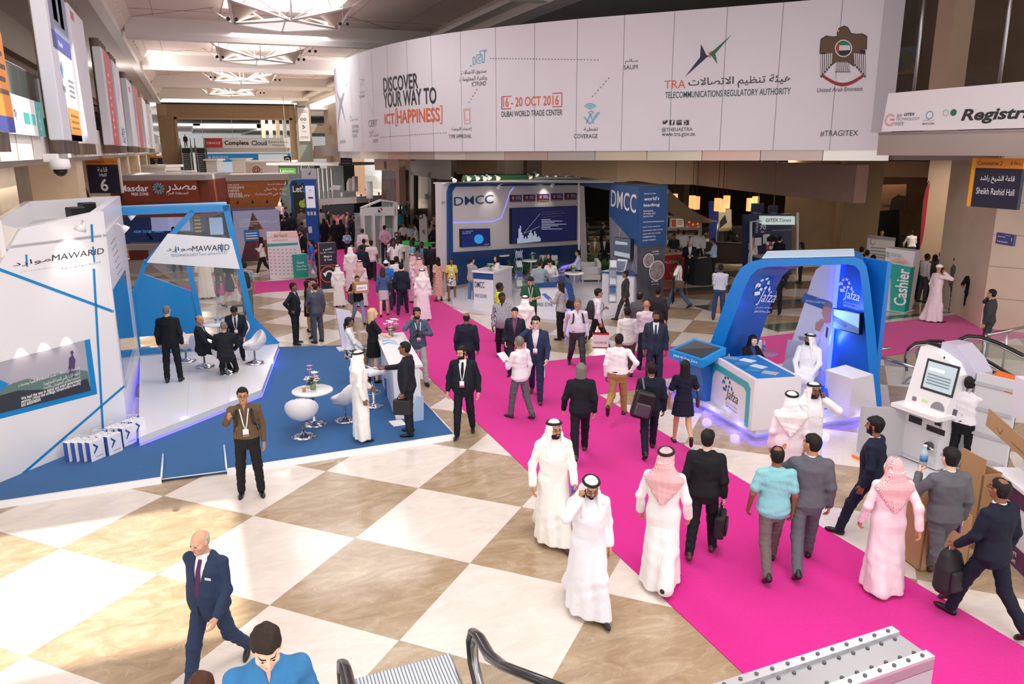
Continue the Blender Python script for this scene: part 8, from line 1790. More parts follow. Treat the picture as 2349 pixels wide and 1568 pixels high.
t=TH('white_plinth','white tapered plinth with a silver brochure slot on the arch stand','plinth',tp_(P(1960,930,ZB)));A,B=P(1905,943,ZB),P(1942,955,ZB);c0=P(1905,940,ZB);c1=P(1945,957,ZB);c2=P(2012,940,ZB);c3=c0+(c2-c1);zt=ZB+1.05;tp=[P(1893,848,zt),P(1957,869,zt),P(2003,858,zt),P(1940,836,zt)];b=MB();bt=[c0,c1,c2,c3];b.poly(bt[::-1]);b.poly(tp);[b.poly([bt[i],bt[(i+1)%4],tp[(i+1)%4],tp[i]])for i in rg(4)];b.B('body',GLOSSW,t)
q0,q1=P(1927,940,ZB),P(1940,945,ZB);b=MB();b.X([q0,q1,q1+Zv(.72),q0+Zv(.72)],V3(-.05,-.05,0));b.B('brochure_slot',ALU,t)
p=P(1735,905,ZB);t=TH('glass_table','small glass table on chrome legs inside the arch stand','table',tp_(p));p=P(1740,880,ZB);b=MB();b.Lt([(.38,.73),(.38,.745),(0,.745)],30,x=p[0],y=p[1],z=p[2]);b.B('glass_top',glass('#b9c9cf',.35),t);MB().Lt([(.22,0),(.22,.015),(.03,.04),(.03,.73)],16,x=p[0],y=p[1],z=p[2]).B('pedestal',CHM,t);tg=p+Zv(.746)
bottle(tg+V3(-.22,-.1,0),'clear water bottle at the near edge of the glass table');bottle(tg+V3(.18,.12,0),'clear water bottle at the far edge of the glass table')
t=TH('laptop','silver laptop open on the glass table','laptop',tp_(tg));b=MB().at(*(tg+V3(.02,.1,.0)),.5);b.box(-.16,-.1,0,.16,.1,.015);b.B('keyboard',ALU,t);b=MB().at(*(tg+V3(.02,.1,.0)),.5);b.X([(-.16,.1,.015),(.16,.1,.015),(.16,.17,.22),(-.16,.17,.22)],(0,.008,0));b.B('screen_lid',mt('d9d9dd',ro=.3),t)
def side_chair(px,py,hd,label,z=ZB):
 p=P(px,py,z);rz=face_rz(p,hd);t_=TH('plastic_chair',label,'chair',tp_(p),0,'white moulded chairs on the arch stand');m=mt('dddce0',ro=.35);b=MB().at(*p,rz);b.box(-.21,-.2,.43,.21,.22,.46,.015);b.B('seat',m,t_);b=MB().at(*p,rz);b.grid(lambda u,v:(-.2+.4*u,-.19-.06*v-.05*(1-(2*u-1)**2),.46+.36*v),8,6);o_=b.B('backrest',m,t_)
 so=o_.modifiers.new('thick','SOLIDIFY');so.thickness=.015
 for sx in(-1,1):
  for sy in(-1,1):b=MB().at(*p,rz);b.tube([(sx*.17,sy*.16,.43),(sx*.2,sy*.2,0)],.012,6);b.B('leg',CHM,t_)
side_chair(1668,880,90,'white chair beside the blue kiosk, left one');side_chair(1690,888,80,'white chair beside the blue kiosk, right one');side_chair(1722,862,180,'white chair under the woman with long black hair');side_chair(1742,900,20,'white chair with its back to us at the glass table');side_chair(1846,905,270,'white chair under the seated man in white robes on the arch stand')
# -- service machine, packing, booth at the right edge
t=TH('service_machine','white self service machine with a screen and an open lower door','machine',tp_(P(2090,1050)))
A,B=P(1998,1030),P(2115,1080);gm=PF(A,B,t);MW=mt('dedde2',ro=.3);n=gm.n
def mpx(x,y):return gm.uz(x,y)
low=[mpx(2062,1040),mpx(2148,1078),mpx(2160,955),mpx(2072,935)]
u0,u1=mpx(2062,1040)[0],mpx(2148,1078)[0];
hs=1.02
MB().X([gm.w(u0,.12),gm.w(u1,.12),gm.w(u1,hs),gm.w(u0,hs)],n*-.75).B('lower_body',MW,t)
MB().X([gm.w(u0+.05,.2,.004),gm.w(u1-.05,.2,.004),gm.w(u1-.05,hs-.08,.004),gm.w(u0+.05,hs-.08,.004)],n*.03).B('safe_door',mt('c9c9ce',ro=.35),t)
MB().X([gm.w(u0-.1,hs,.22),gm.w(u1+.06,hs,.22),gm.w(u1+.06,hs+.07,.22),gm.w(u0-.1,hs+.07,.22)],n*-1.).B('shelf',GLOSSW,t)
uh=1.05;b=MB();fr=[gm.w(u0-.02,hs+.07,.0),gm.w(u1+.02,hs+.07,.0),gm.w(u1+.06,hs+.75,-.12),gm.w(u1-.08,hs+.92,-.14),gm.w(u0+.3,hs+uh,-.16),gm.w(u0+.04,hs+uh+.02,-.16)];b.X(fr,n*-.22);b.B('upper_face',GLOSSW,t)
b=MB();b.X([gm.w(u0+.25,hs+.07,-.23),gm.w(u1+.15,hs+.07,-.23),gm.w(u1+.2,hs+.8,-.35),gm.w(u1,hs+1.,-.38),gm.w(u0+.5,hs+uh+.12,-.4),gm.w(u0+.25,hs+uh+.12,-.4)],n*-.4);b.B('rear_hood',mt('b9b6c9',ro=.35),t)
upm=vn(gm.w(0,hs+.9,-.14)-gm.w(0,hs+.07,0));fm=Face(gm.w(u0,hs+.07,.004),gm.d,upm,parent=t,lift=.006);wm_=u1-u0
fm.rect(.22,.32,.22+.62,.85,mt('2c3138'),'screen_bezel');fm.rect(.26,.36,.80,.81,mt('aebfc4',emit=.35),'display',1);fm.rect(.3,.66,.6,.72,mt('d5dfe0',emit=.3),'display_picture',2);[fm.rect(.3,.44+.05*k,.74,.46+.05*k,mt('7d8f96'),'display_picture',2)for k in rg(4)];fm.Ps([disc(.62,.06,.13,14,.13,0,PI)],mt('8a8b90',ro=.3),'scanner_arch',1);fm.Ps([disc(.52,.93,.018,10)],BK_,'camera',1);fm.rect(.12,.08,.2,.15,mt('77787e'),'card_reader',1);fm.rect(.9,.06,.98,.16,mt('55565c'),'card_reader',1);fm.rect(.3,.12,.42,.15,mt('a5d05a',emit=.3),'light_strip',1)
fl_=Face(gm.w(u0,0,.035),gm.d,parent=t,lift=.006);fl_.rect(.14,.80,.40,.92,BK_,'slot');fl_.rect(.5,.76,.85,.86,BK_,'slot');fl_.rect(.64,.90,.76,.96,BK_,'slot');c=gm.w(u0+.62,.52,.05);MB().tube([c,c+n*.07],.07,14).B('dial',mt('3a3b40',ro=.3),t);MB().tube([c+n*.06+gm.d*.03,c+n*.07+gm.d*.14-Zv(.04)],.02,6).B('handle',CHM,t)
hp=gm.w(u0,0,.03);dd=vn(-gm.d*.55+n*.9);b=MB();b.X([hp+Zv(.15),hp+dd*.7+Zv(.15),hp+dd*.7+Zv(1.),hp+Zv(1.)],gm.d*.08);b.B('open_door',mt('b5b5ba',ro=.4),t)
b=MB();k0=gm.w(u0-.5,0,.75);b.X([gm.w(u0-.45,.0,.6),gm.w(u1+.8,0,.6),gm.w(u1+.8,.09,.6),gm.w(u0-.45,.09,.6)],n*-1.6);b.B('base_board',mt('d9d8dc',ro=.4),t);b=MB();b.X([gm.w(u0-.46,.0,.605),gm.w(u1+.8,0,.605),gm.w(u1+.8,.05,.605),gm.w(u0-.46,.05,.605)],n*.012);b.B('orange_edge',mt('e8702a',emit=.2),t)
rdp=gm.w(u1+.22,0,-.35);b=MB();b.X([rdp+Zv(.1),rdp+gm.d*.62-n*.1+Zv(.1),rdp+gm.d*.62-n*.1+Zv(1.85),rdp+Zv(1.85)],n*-.05);b.B('open_rear_door',mt('c9cbd0',ro=.4),t)
for k in rg(4):q=rdp+Zv(.4+.42*k)+n*.004;MB().X([q,q+gm.d*.6-n*.1,q+gm.d*.6-n*.1+Zv(.05),q+Zv(.05)],n*.02).B('rib',mt('aeb0b8'),t)
b=MB();q=gm.w(u1+.2,hs+.62,-.42);b.X([q,q+gm.d*.6,q+gm.d*.55+Zv(.1)-n*.5,q+Zv(.14)-n*.5],(0,0,.03));b.B('orange_cover',mt('d9692c',ro=.4),t)
MB().X([gm.w(u1+.02,.12,-.76),gm.w(u1+.62,.12,-.76),gm.w(u1+.62,hs+.6,-.76),gm.w(u1+.02,hs+.6,-.76)],n*-.1).B('dark_interior',mt('2a2b2f'),t)
KB=mt('b08a62',ro=.8,noise=(3,.06))
def carton(label,pts,z1,th,hd=None):
 t_=TH('cardboard_box',label,'box',tp_(pts[0]));b_=MB();a_,c_=pts;d_=vn((c_-a_)*V3(1,1,0));n_=V3(-d_[1],d_[0],0);n_=n_ if n_[1]>0 else-n_
 b_.X([a_,c_,c_+Zv(z1),a_+Zv(z1)],n_*.02);b_.X([a_,a_+n_*th,a_+n_*th+Zv(z1),a_+Zv(z1)],d_*.02);b_.X([c_,c_+n_*th,c_+n_*th+Zv(z1),c_+Zv(z1)],d_*-.02);b_.X([a_+n_*th,c_+n_*th,c_+n_*th+Zv(z1*1.2),a_+n_*th+Zv(z1*1.2)],n_*-.02);b_.X([a_,c_,c_+n_*th,a_+n_*th],(0,0,.02));b_.B('carton',KB,t_)
 MB().X([a_-n_*.004+Zv(z1*.25),c_-n_*.004+Zv(z1*.25),c_-n_*.004+Zv(z1*.29),a_-n_*.004+Zv(z1*.29)],n_*.003).B('tape',mt('c7a274',ro=.3),t_)
carton('large open cardboard box behind the man in the grey suit',(P(2116,1228),P(2218,1300)),.72,.7);carton('tall folded cardboard box beside the white booth',(P(2222,1220),P(2275,1255)),1.1,.3)
t=TH('violet_booth','white booth with violet bands at the right picture edge','stand',tp_(P(2300,1300)));A,B=P(2262,1240),P(2349,1325);g=PF(A,B,t);PUR=mt('5a2350',ro=.5)
LL=g.L*1.6;MB().X([g.w(0,0),g.w(LL,0),g.w(LL,1.05),g.w(0,1.05)],g.n*-.9).B('body',mt('dcd8de',ro=.4),t);[MB().X([g.w(0,z0,.004),g.w(LL,z0,.004),g.w(LL,z1,.004),g.w(0,z1,.004)],g.n*.006).B('violet_band',PUR,t)for z0,z1 in((.02,.3),(.82,1.02))];MB().X([g.w(-.05,1.05,.04),g.w(LL,1.05,.04),g.w(LL,1.1,.04),g.w(-.05,1.1,.04)],g.n*-1.).B('top',GLOSSW,t);MB().X([g.w(0,1.1,-.8),g.w(LL,1.1,-.8),g.w(LL,2.35,-.8),g.w(0,2.35,-.8)],g.n*-.08).B('rear_panel',mt('b5a9c0',ro=.4),t);MB().X([g.w(0,1.1,-.3),g.w(.08,1.1,-.3),g.w(.08,2.35,-.3),g.w(0,2.35,-.3)],g.n*-.5).B('side_post',mt('d5d0da'),t);MB().X([g.w(-.1,1.85,-.1),g.w(LL,1.85,-.1),g.w(LL,2.4,-.1),g.w(-.1,2.4,-.1)],g.n*-.9).B('header',mt('d9d3de',ro=.4),t)
g.f.text('Your smart\nregistration',.3,.06,h=.2,m=TXW,k=4);g.f.line([(.1,.35),(.5,.75)],.01,INK,'line_art',2);g.f.line([(.1,.7),(.5,.6)],.01,INK,'line_art',2)
t=TH('cardboard_sign','torn strip of brown cardboard with handwriting taped on the booth','sign',tp_(g.w(0,1.6,-.1)));MB().X([g.w(-.4,1.58,.02),g.w(LL,1.4,.02),g.w(LL,1.62,.02),g.w(-.38,1.84,.02)],g.n*.01).B('cardboard',KB,t);g3=PF(A,B,t,.035);g3.f.line([(-.1,1.66),(0,1.6),(.05,1.68)],.008,mt('5b452f'));g3.f.line([(.3,1.6),(.6,1.56)],.008,mt('5b452f'))
# -- escalators going down at the right, glass balustrades
RUB=mt('191819',ro=.35);GLS=glass('#aebdb4',.22)
def escal_rail(pts3,label,gl=True):
 t_=TH('escalator_handrail',label,'handrail',tp_(pts3[0]));MB().tube(pts3,.045,10,sy=.7).B('rubber_rail',RUB,t_);b_=MB()
 for a_,c_ in zip(pts3[:-1],pts3[1:]):
  a_,c_=nas(a_,float),nas(c_,float);lo=Zv(-.85);b_.poly([a_+Zv(-.04),c_+Zv(-.04),c_+lo,a_+lo])
 b_.B('glass_side',GLS,t_);MB().tube([nas(p,float)+Zv(-.06)for p in pts3],.025,6).B('steel_channel',SL_,t_);MB().tube([nas(p,float)+Zv(-.88)for p in pts3],.07,6).B('skirt',mt('8a8a8c',ro=.3,metal=.7),t_);return t_
def erail(pxs,zs):return[P(x,y,z)for(x,y),z in zip(pxs,zs)]
escal_rail(erail([(2080,850),(2077,820),(2083,800),(2100,786),(2125,784),(2150,790),(2230,828),(2310,868)],[.35,.6,.85,.98,1.,.98,.75,.5]),'near black handrail of the descending escalator by the service machine')
escal_rail(erail([(2106,830),(2103,808),(2112,790),(2130,781),(2160,782),(2200,794),(2270,830),(2330,866)],[.5,.7,.88,.98,1.,.98,.78,.5]),'second black handrail of the descending escalator')
escal_rail(erail([(2190,808),(2189,795),(2200,779),(2220,770),(2250,772),(2290,786),(2349,815)],[.5,.7,.9,1.,1.,.92,.75]),'far black handrail of the descending escalator')
t=TH('glass_balustrade','glass balustrade with a steel rail between the arch stand and escalator','balustrade',tp_(P(2060,830)))
q0,q1=P(2014,818,1.),P(2100,843,1.);MB().tube([q0,q1],.035,8).B('steel_rail',SL_,t);b=MB();b.poly([q0,q1,V3(*q1[:2],.05),V3(*q0[:2],.05)]);b.B('glass_panel',GLS,t);b=MB();q2,q3=P(2014,800,1.),P(2042,798,1.);MB().tube([q2,q3],.035,8).B('steel_rail',SL_,t)
t=TH('glass_balustrade','glass balustrade with steel rail behind the far escalator handrail','balustrade',tp_(P(2300,790)));q0,q1=P(2262,768,1.),P(2360,748,1.);MB().tube([q0,q1],.04,8).B('steel_rail',SL_,t);b=MB();b.poly([q0,q1,V3(*q1[:2],.05),V3(*q0[:2],.05)]);b.B('glass_panel',GLS,t)
for q in(q0,(q0+q1)/2):MB().tube([V3(*q[:2],0),q],.03,6).B('post',SL_,t)
# -- foreground: arriving escalators and the steel topped box
t=TH('landing_grate','ribbed steel landing plate of the nearest escalator','grate',tp_(P(930,1540)))
ga,gb_,gc,gd=P(803,1562),P(1033,1499),P(1062,1600),P(830,1680);b=MB();b.X([ga,gb_,gc,gd],(0,0,.012));b.B('plate',mt('b9bec6',ro=.35,metal=.6),t)
b=MB();ex=gb_-ga;ey=vn(gd-ga)*1.4
for k in rg(30):q=ga+ex*(k+.5)/30+Zv(.012);b.X([q,q+vn(ex)*.012,q+vn(ex)*.012+ey,q+ey],(0,0,.004))
b.B('rib',mt('6f747c',ro=.4,metal=.6),t)
def newel(px,py,label,L=2.6,z=1.,rt=None,dn=True):

 p=P(px,py,z);d=vn((rt if rt is not None else(V3(0,0,0)-p))*V3(1,1,0));t_=TH('escalator_handrail',label,'handrail',(p[0],p[1],0));pts=[p+d*.55+Zv(-.62),p+d*.16+Zv(-.56),p+d*-.02+Zv(-.42),p-d*.06+Zv(-.22),p+d*.03+Zv(-.06),p+d*.2,p+d*.5+Zv(.02),p+d*.9+Zv(.18),p+d*L+Zv(.18+(L-.9)*.55)]
 sd_=V3(-d[1],d[0],0);b_=MB();b_.tube(pts,.06,12,sy=.62);b_.B('rubber_rail',mt('1f2123',ro=.3,coat=.3),t_);b_=MB();b_.tube([q+vn(q-(p+d*.4-Zv(.3)))*-.06 for q in pts],.035,8);b_.B('steel_channel',SL_,t_);b_=MB();c_=p+d*.5+Zv(-.3)
 for k in rg(len(pts)-1):b_.poly([c_+(pts[k]-c_)*.9,c_+(pts[k+1]-c_)*.9,c_])
 b_.poly([c_,c_+(pts[0]-c_)*.9,pts[-1]+Zv(-.8),pts[-1]]);b_.B('glass_side',GLS,t_);b_=MB();b_.X([p+d*.3-sd_*.08-Zv(p[2]),p+d*L-sd_*.08-Zv(p[2]),p+d*L-sd_*.08+Zv(.3),p+d*.3-sd_*.08-Zv(.72)],sd_*.16);b_.B('skirt',mt('9a9ca0',ro=.3,metal=.7),t_);return p
ed=vn((gd-ga)*V3(1,1,0))
newel(1085,1432,'rounded black handrail end right of the steel landing plate',2.4,1.,ed);newel(785,1502,'rounded black handrail end left of the steel landing plate',2.2,1.,ed);newel(690,1522,'black handrail partly hidden by the boy in the blue shirt',2.2,1.,ed)
t=TH('escalator','nearest escalator under the boy in the blue shirt','escalator',tp_(P(640,1568)))
q=P(607,1443,2.86);b=MB();sd_=V3(-ed[1],ed[0],0)
for k in rg(-4,3):c=V3(q[0],q[1],1.19+.2*k)+ed*(.38*k-.16);b.X([c-sd_*.45-Zv(.2),c-sd_*.45,c-sd_*.45+ed*.38,c-sd_*.45+ed*.38-Zv(.2)],sd_*.9)
b.B('steps',mt('4a4c50',ro=.4,metal=.5),t)
t=TH('steel_top_box','grey box with a riveted aluminium top in the bottom right corner','box',tp_(P(1950,1568)))
zt=2.6;tp=[P(1655,1568,zt),P(2045,1441,zt),P(2144,1511,zt),P(1870,1640,zt)];tp[0]=tp[1]+(tp[0]-tp[1])*1.3;tp[3]=tp[2]+(tp[0]-tp[1])
b=MB();b.X([p-Zv(.06)for p in tp],(0,0,.06));b.B('top_plate',mt('a9a9ad',ro=.35,metal=.7),t);b=MB();b.X([V3(p[0],p[1],0)for p in tp],(0,0,zt-.065));b.B('body',mt('a79aa8',ro=.5),t)
ex,ey=tp[0]-tp[1],tp[2]-tp[1]
for s in(.0,.80):b=MB();b.X([tp[1]+ey*s,tp[1]+ey*(s+.2),tp[1]+ey*(s+.2)+ex,tp[1]+ey*s+ex],(0,0,.02));b.B('edge_strip',mt('c9c9cd',ro=.3,metal=.6),t)
for r,s in((.1,.022),(.28,.002),(.72,.002),(.9,.022)):b=MB();[b.Lt([(.011,s),(.011,s+.006),(0,s+.008)],8,x=q[0],y=q[1],z=q[2])for q in[tp[1]+ey*r+ex*(k+.6)/15 for k in rg(15)]];b.B('rivet_row',mt('5b5b60',ro=.4),t)
q=tp[2]+ex*.12-Zv(.18);b=MB();nb=vn(np.cross(ex,Zv(1)));nb=nb if nb@(CAM-q)>0 else-nb;b.X([q+nb*.004,q+ex*.25+nb*.004,q+ex*.25+nb*.004-Zv(.3),q+nb*.004-Zv(.3)],nb*.004);b.B('slot',BK_,t)
# -- people
def p_(x,y,label,fit,hd=180,**k):
 return person(x,y,label,fit,hd,**k)
def held(name,label,cat,c,rz,build,group=None):
 t_=TH(name,label,cat,tp_(c),rz,group);build(t_,lambda:MB().at(fl_t(c[0]),fl_t(c[1]),fl_t(c[2]),rz));return t_
def phone(I,i,label):
 c=I.grip[i];R=I.R@I.q.hand_axes(i);b=MB();ax,ay,az=R[:,0],R[:,1],R[:,2]
 o=c+ax*(.012 if i else-.012);t_=TH('mobile_phone',label,'phone',tp_(o));b.X([o-ay*.036-az*.08,o+ay*.036-az*.08,o+ay*.036+az*.06,o-ay*.036+az*.06],ax*.009);b.B('case',BK_,t_)
def brief(I,i,label,col_='#17171a',w=.42,h=.30,d=.13,name='briefcase',cat='bag',drop=.05,off=(0,0,0)):
 c=I.grip[i]+Zv(-drop)+I.R@V3(*off)
 def bl(t_,M):
  m=M();m.box(-d/2,-w/2,-h,d/2,w/2,0,.03);m.B('bag_body',mt(col_,ro=.6,bump=(30,.2,.01)),t_);m=M();m.tube([(0,-.09,0),(0,-.08,drop*.9),(0,.08,drop*.9),(0,.09,0)],.012,6);m.B('handle',BK_,t_);m=M();m.box(d/2+.001,-w*.38,-h*.85,d/2+.03,w*.38,-h*.3,.01);m.B('pocket',mt(col_,ro=.5),t_)
 return held(name,label,cat,c,I.rz,bl)
def backpack(I,label,col_='#1b1b1f',sc=1.,acc=None,y=-.20,z=.26):
 q=I.q;c=I.W(q.hip0+q.T@V3(0,y-.0,z));t_=TH('backpack',label,'backpack',tp_(c),I.rz)
 v,f=Sdf().loft((0,0,-.25),(0,0,.3),(1,0,0),[(0,.13,.07,0),(.06,.15,.10,0),(.3,.145,.10,0),(.44,.11,.07,.01),(.5,.06,.04,.02)],.02,n=3).mesh(.016);v=v*sc
 o=add('bag_body',npmesh(v,f),mt(col_,ro=.7,bump=(40,.3,.01)),None);o.parent=t_
 b=MB();b.box(-.10,-.135*sc,-.2,.10,-.09*sc,.02,.02);o=b.B('pocket',mt(acc or col_,ro=.6));o.parent=t_
 for s in(-1,1):
  pts=[q.hip0+q.T@V3(s*.09,-.10,.42),q.hip0+q.T@V3(s*.105,-.03,.535),chest(q,.44,s*.11,.05),chest(q,.3,s*.13,.05),q.hip0+q.T@V3(s*.165,-.02,.12)]
  v,f=strip([(I.R@(p*I.sc)+I.pos)for p in pts],.045,.008,tp_(I.R@V3(0,1,0)));adopt(add('strap',raw(v,[list(map(int,r))for r in f],'strap'),BK_),t_)
def tote(I,i,label,col_,w=.34,h=.36,d=.1,name='tote_bag',band=None,txt=None,drop=.16,rz=None):
 c=I.grip[i]-Zv(drop);r=I.rz if rz is None else rz
 def bl(t_,M):
  m=M();m.box(-w/2,-d/2,-h,w/2,d/2,0,.01);m.B('bag_body',mt(col_,ro=.6),t_)
  for s in(-1,1):m=M();m.tube([(-.08,s*d*.4,-.01),(-.06,s*.02,drop*.95),(.06,s*.02,drop*.95),(.08,s*d*.4,-.01)],.01,5);m.B('handle',mt(band or col_),t_)
  if band:m=M();[m.box(-w/2-.003,-d/2-.003,z0,w/2+.003,d/2+.003,z1)for z0,z1 in((-.04,0),(-h,-h+.04))];m.B('trim_band',mt(band),t_)
  if txt:
   for rs in(1,-1):
    f=Face(M().M@Vc((-w*.4*rs,-rs*(d/2+.004),-h*.8)),M().M.to_3x3()@Vc((rs,0,0)),parent=t_);f.text(txt,.01,.05,w=w*.75,m=mt('9a2a34'))
 return held(name,label,'bag',c,r,bl)
def handbag(I,side,label,col_='#141416',z=-.05,y=-.02,w=.30,h=.22,d=.11,strap=True,x=.26):
 q=I.q;s=1 if side==0 else-1;c=I.W(q.hip0+q.T@V3(s*x,y,z));t_=TH('handbag',label,'bag',tp_(c),I.rz);b=MB();b.box(-d/2,-w/2,-h/2,d/2,w/2,h/2,.03);o=b.B('bag_body',mt(col_,ro=.45));o.parent=t_
 if strap:pts=[c+Zv(h/2),I.W(q.sh[side]+V3(0,-.02,.062)),c+Zv(h/2-.01)+I.R@V3(0,.1,0)];adopt(MB().tube(pts,.009,5).B('strap',mt(col_,ro=.5)),t_)
def sheet(I,i,label,col_='#e6e8ec',w=.21,h=.29,name='leaflet',cat='leaflet',hang=True,th=.006,pic=None):
 c=I.grip[i];t_=TH(name,label,cat,tp_(c));rt=I.R@V3(1,0,0);fw=I.R@V3(0,1,0)
 up=vn(Zv(-1)+fw*.4)if hang else vn(fw*.8+Zv(.55));a=c-(fw if hang else rt)*w/2;b_=fw if hang else rt;nn=vn(np.cross(b_,up));MB().X([a,a+b_*w,a+b_*w+up*h,a+up*h],nn*th).B('sheet',mt(col_,ro=.4),t_)
 if pic:
  for s in(-.002,th+.001):MB().X([a+nn*s+b_*w*.1+up*h*.1,a+nn*s+b_*w*.9+up*h*.1,a+nn*s+b_*w*.9+up*h*.55,a+nn*s+up*h*.55+b_*w*.1],nn*.001).B('picture',mt(pic,ro=.4),t_)
  # ---- nearest figures
I=p_(455,1217,'bald older man in a navy suit and purple tie striding in the foreground','suit:#2c3a55,#f0eff2,#5d2f58',218,h=1.76,hair='bald',hc='w',skin='l',fat=.035,legs='walkR',ar='bk',al='fwd',hyaw=8,hp=8)
c=chest(I.q,.36,-.10,.05);MBf=Face(I.W(c),I.R@V3(-1,0,0),parent=I.o,lift=.004);MBf.rect(0,0,.07,.028,mt('d8d8da',ro=.3),'name_badge',3)
I=p_(607,1443,'boy in a blue printed T-shirt on the nearest escalator looking down','tee:#3b79ac,#2a3040',178,h=1.66,z=1.2,hp=22,hc='n',skin='p',hair='thick')
f=Face(I.W(chest(I.q,.36,.12,.05)),I.R@V3(-1,0,0),parent=I.o,lift=.006);f.text('KEEP',.02,.0,h=.075,w=.22,m=mt('d5dde4'),bold=.03,k=3);f.text('CALM',.04,-.1,h=.06,w=.18,m=mt('d5dde4'),bold=.02,k=3)
p_(459,1553,'person of whom only brown hair shows at the bottom picture edge','tee:#8a8f98,#2a2a2e',180,h=1.66,z=.4,hc='r',hair='thick',skin='l')
I=p_(555,889,'man in a brown striped shirt holding up a phone for a selfie','shirt:stripe|#6e5a45|#55442f|60|0.4,#1e1d20',182,fy=1142,ar='selfie',ln='#eeeeee',gl=True,skin='m',legs='relax2',shoes='#141214');phone(I,0,'dark phone held up by the man in the brown shirt');backpack(I,'black and red backpack on the man taking a selfie','#26221f',1.,'#8e1f2a')
p_(824,803,'man in white robes and white headscarf standing on the blue carpet','kand:#f1efec',80,fy=1015,z=.072,hat='ghutra',skin='b',al='fwd',ar='down',hyaw=-6)
I=p_(927,783,'man in a dark suit pointing left with a black bag in hand','suit:#20242e,#d9dce2,-',285,fy=1004,z=.072,skin='b',ar='reach',al='down',gl=True,beard=3,hair='short',fat=.02);brief(I,1,'black laptop bag with white cable held by the pointing man','#1a1a1c',.34,.30,.14)
p_(1059,793,'heavy bearded man in a dark suit with a lanyard looking left','suit:#191d27,#f0f0f2,#15161c',188,fy=1010,beard=2,ln='#f2f2f4',fat=.06,hyaw=35,hp=6,skin='l',gl=True,legs='stepR',ar='out',al='out')
p_(1070,716,'balding man in a navy suit seen from behind on the carpet','suit:#1f2334,#e6e6ea,-',8,h=1.76,hair='bald',hc='n',skin='b')
I=p_(956,706,'bearded man in a slate blue shirt talking on his phone with a camera','untuck:#4c5a72,#b4b0b2',170,fy=888,legs='walkL',ar='phone',al='chest',beard=2,skin='m',ln='#f3f3f3',hair='thick',shoes='#1e2330');phone(I,0,'phone at the ear of the man with the camera')
c=I.grip[1];t=TH('camera','black video camera under the arm of the man in the slate shirt','camera',tp_(c),I.rz);b=MB().at(*map(float,c),I.rz);b.box(-.08,-.06,-.05,.1,.14,.07,.02);b.B('camera_body',BK_,t);b=MB().at(*map(float,c),I.rz);b.tube([(0,.12,.02),(0,.3,.03)],[.04,.05],10);b.B('camera_lens',DARK,t);b=MB().at(*map(float,c),I.rz);b.tube([(.02,-.02,.07),(.02,0,.13),(.02,.1,.13),(.02,.12,.07)],.012,6);b.B('handle',BK_,t)
p_(855,706,'blond woman in a short black dress behind the white counter','dress:#17171b,0.62,0.02',75,fy=880,z=.072,fem=True,hair='long',hc='y',skin='p',ar='desk',legs='stand')
p_(801,727,'seated woman in a white blouse and patterned skirt at the white counter','skirt:#e9e7ea,flo|#2b2b30|#e0dde0|30,0.62',85,h=1.66,seat=.74,z=.072,legs='stool',fem=True,hair='pony',skin='b',ar='lap',al='lap',gl=True)
p_(673,648,'man in a black suit and light blue shirt with hand on hip','suit:#1b1e27,#a9c0e2,#2d3450',110,fy=794,skin='b',hair='short',ar='hip',al='hip',ln='#28304a',fat=.03)
I=p_(705,643,'woman in black with short black hair among the men in grey','skirts:#1b1a1d,#19181c,0.55',95,fy=765,fem=True,hair='bob',skin='m',ar='chest');tote(I,0,'white paper bag of the woman in black','#e4e2e6',.26,.3,.09,'paper_bag')
p_(720,649,'man with shaved head in a slate grey suit seen from behind','suit:#4b4f5a,#dcdde2,-',325,fy=790,hair='shaved',hc='n',skin='l',al='chest')
p_(718,638,'man with glasses in a mid grey suit behind the slate grey suit','suit:#6b6c74,#d9dade,-',210,h=1.78,gl=True,skin='m')
I=p_(819,632,'man in a black T-shirt and jeans carrying a cardboard box','tee:#1d1c1f,#7e95b4',165,fy=748,ar='carry',al='carry',skin='m',legs='walkL',hair='short')
c=(I.grip[0]+I.grip[1])/2+Zv(.10);t=TH('carton','cardboard box with a white label carried by the man in jeans','box',tp_(c),I.rz);b=MB().at(*map(float,c),I.rz);b.box(-.22,-.12,-.16,.22,.2,.16);b.B('carton_body',KB,t);b=MB().at(*map(float,c),I.rz);b.box(-.17,.201,-.08,.17,.204,.1);b.B('paper_label',PP,t);f=Face(Vc(c)+Matrix.Rotation(I.rz,3,'Z')@Vc((.14,.206,-.03)),Matrix.Rotation(I.rz,3,'Z')@Vc((-1,0,0)),parent=t);f.text('LENOVO',0,0,w=.26,h=.06,m=INK)
handbag(I,0,'dark grey shoulder bag of the man carrying the box','#3a3d42',.02,.0,.34,.3,.12)
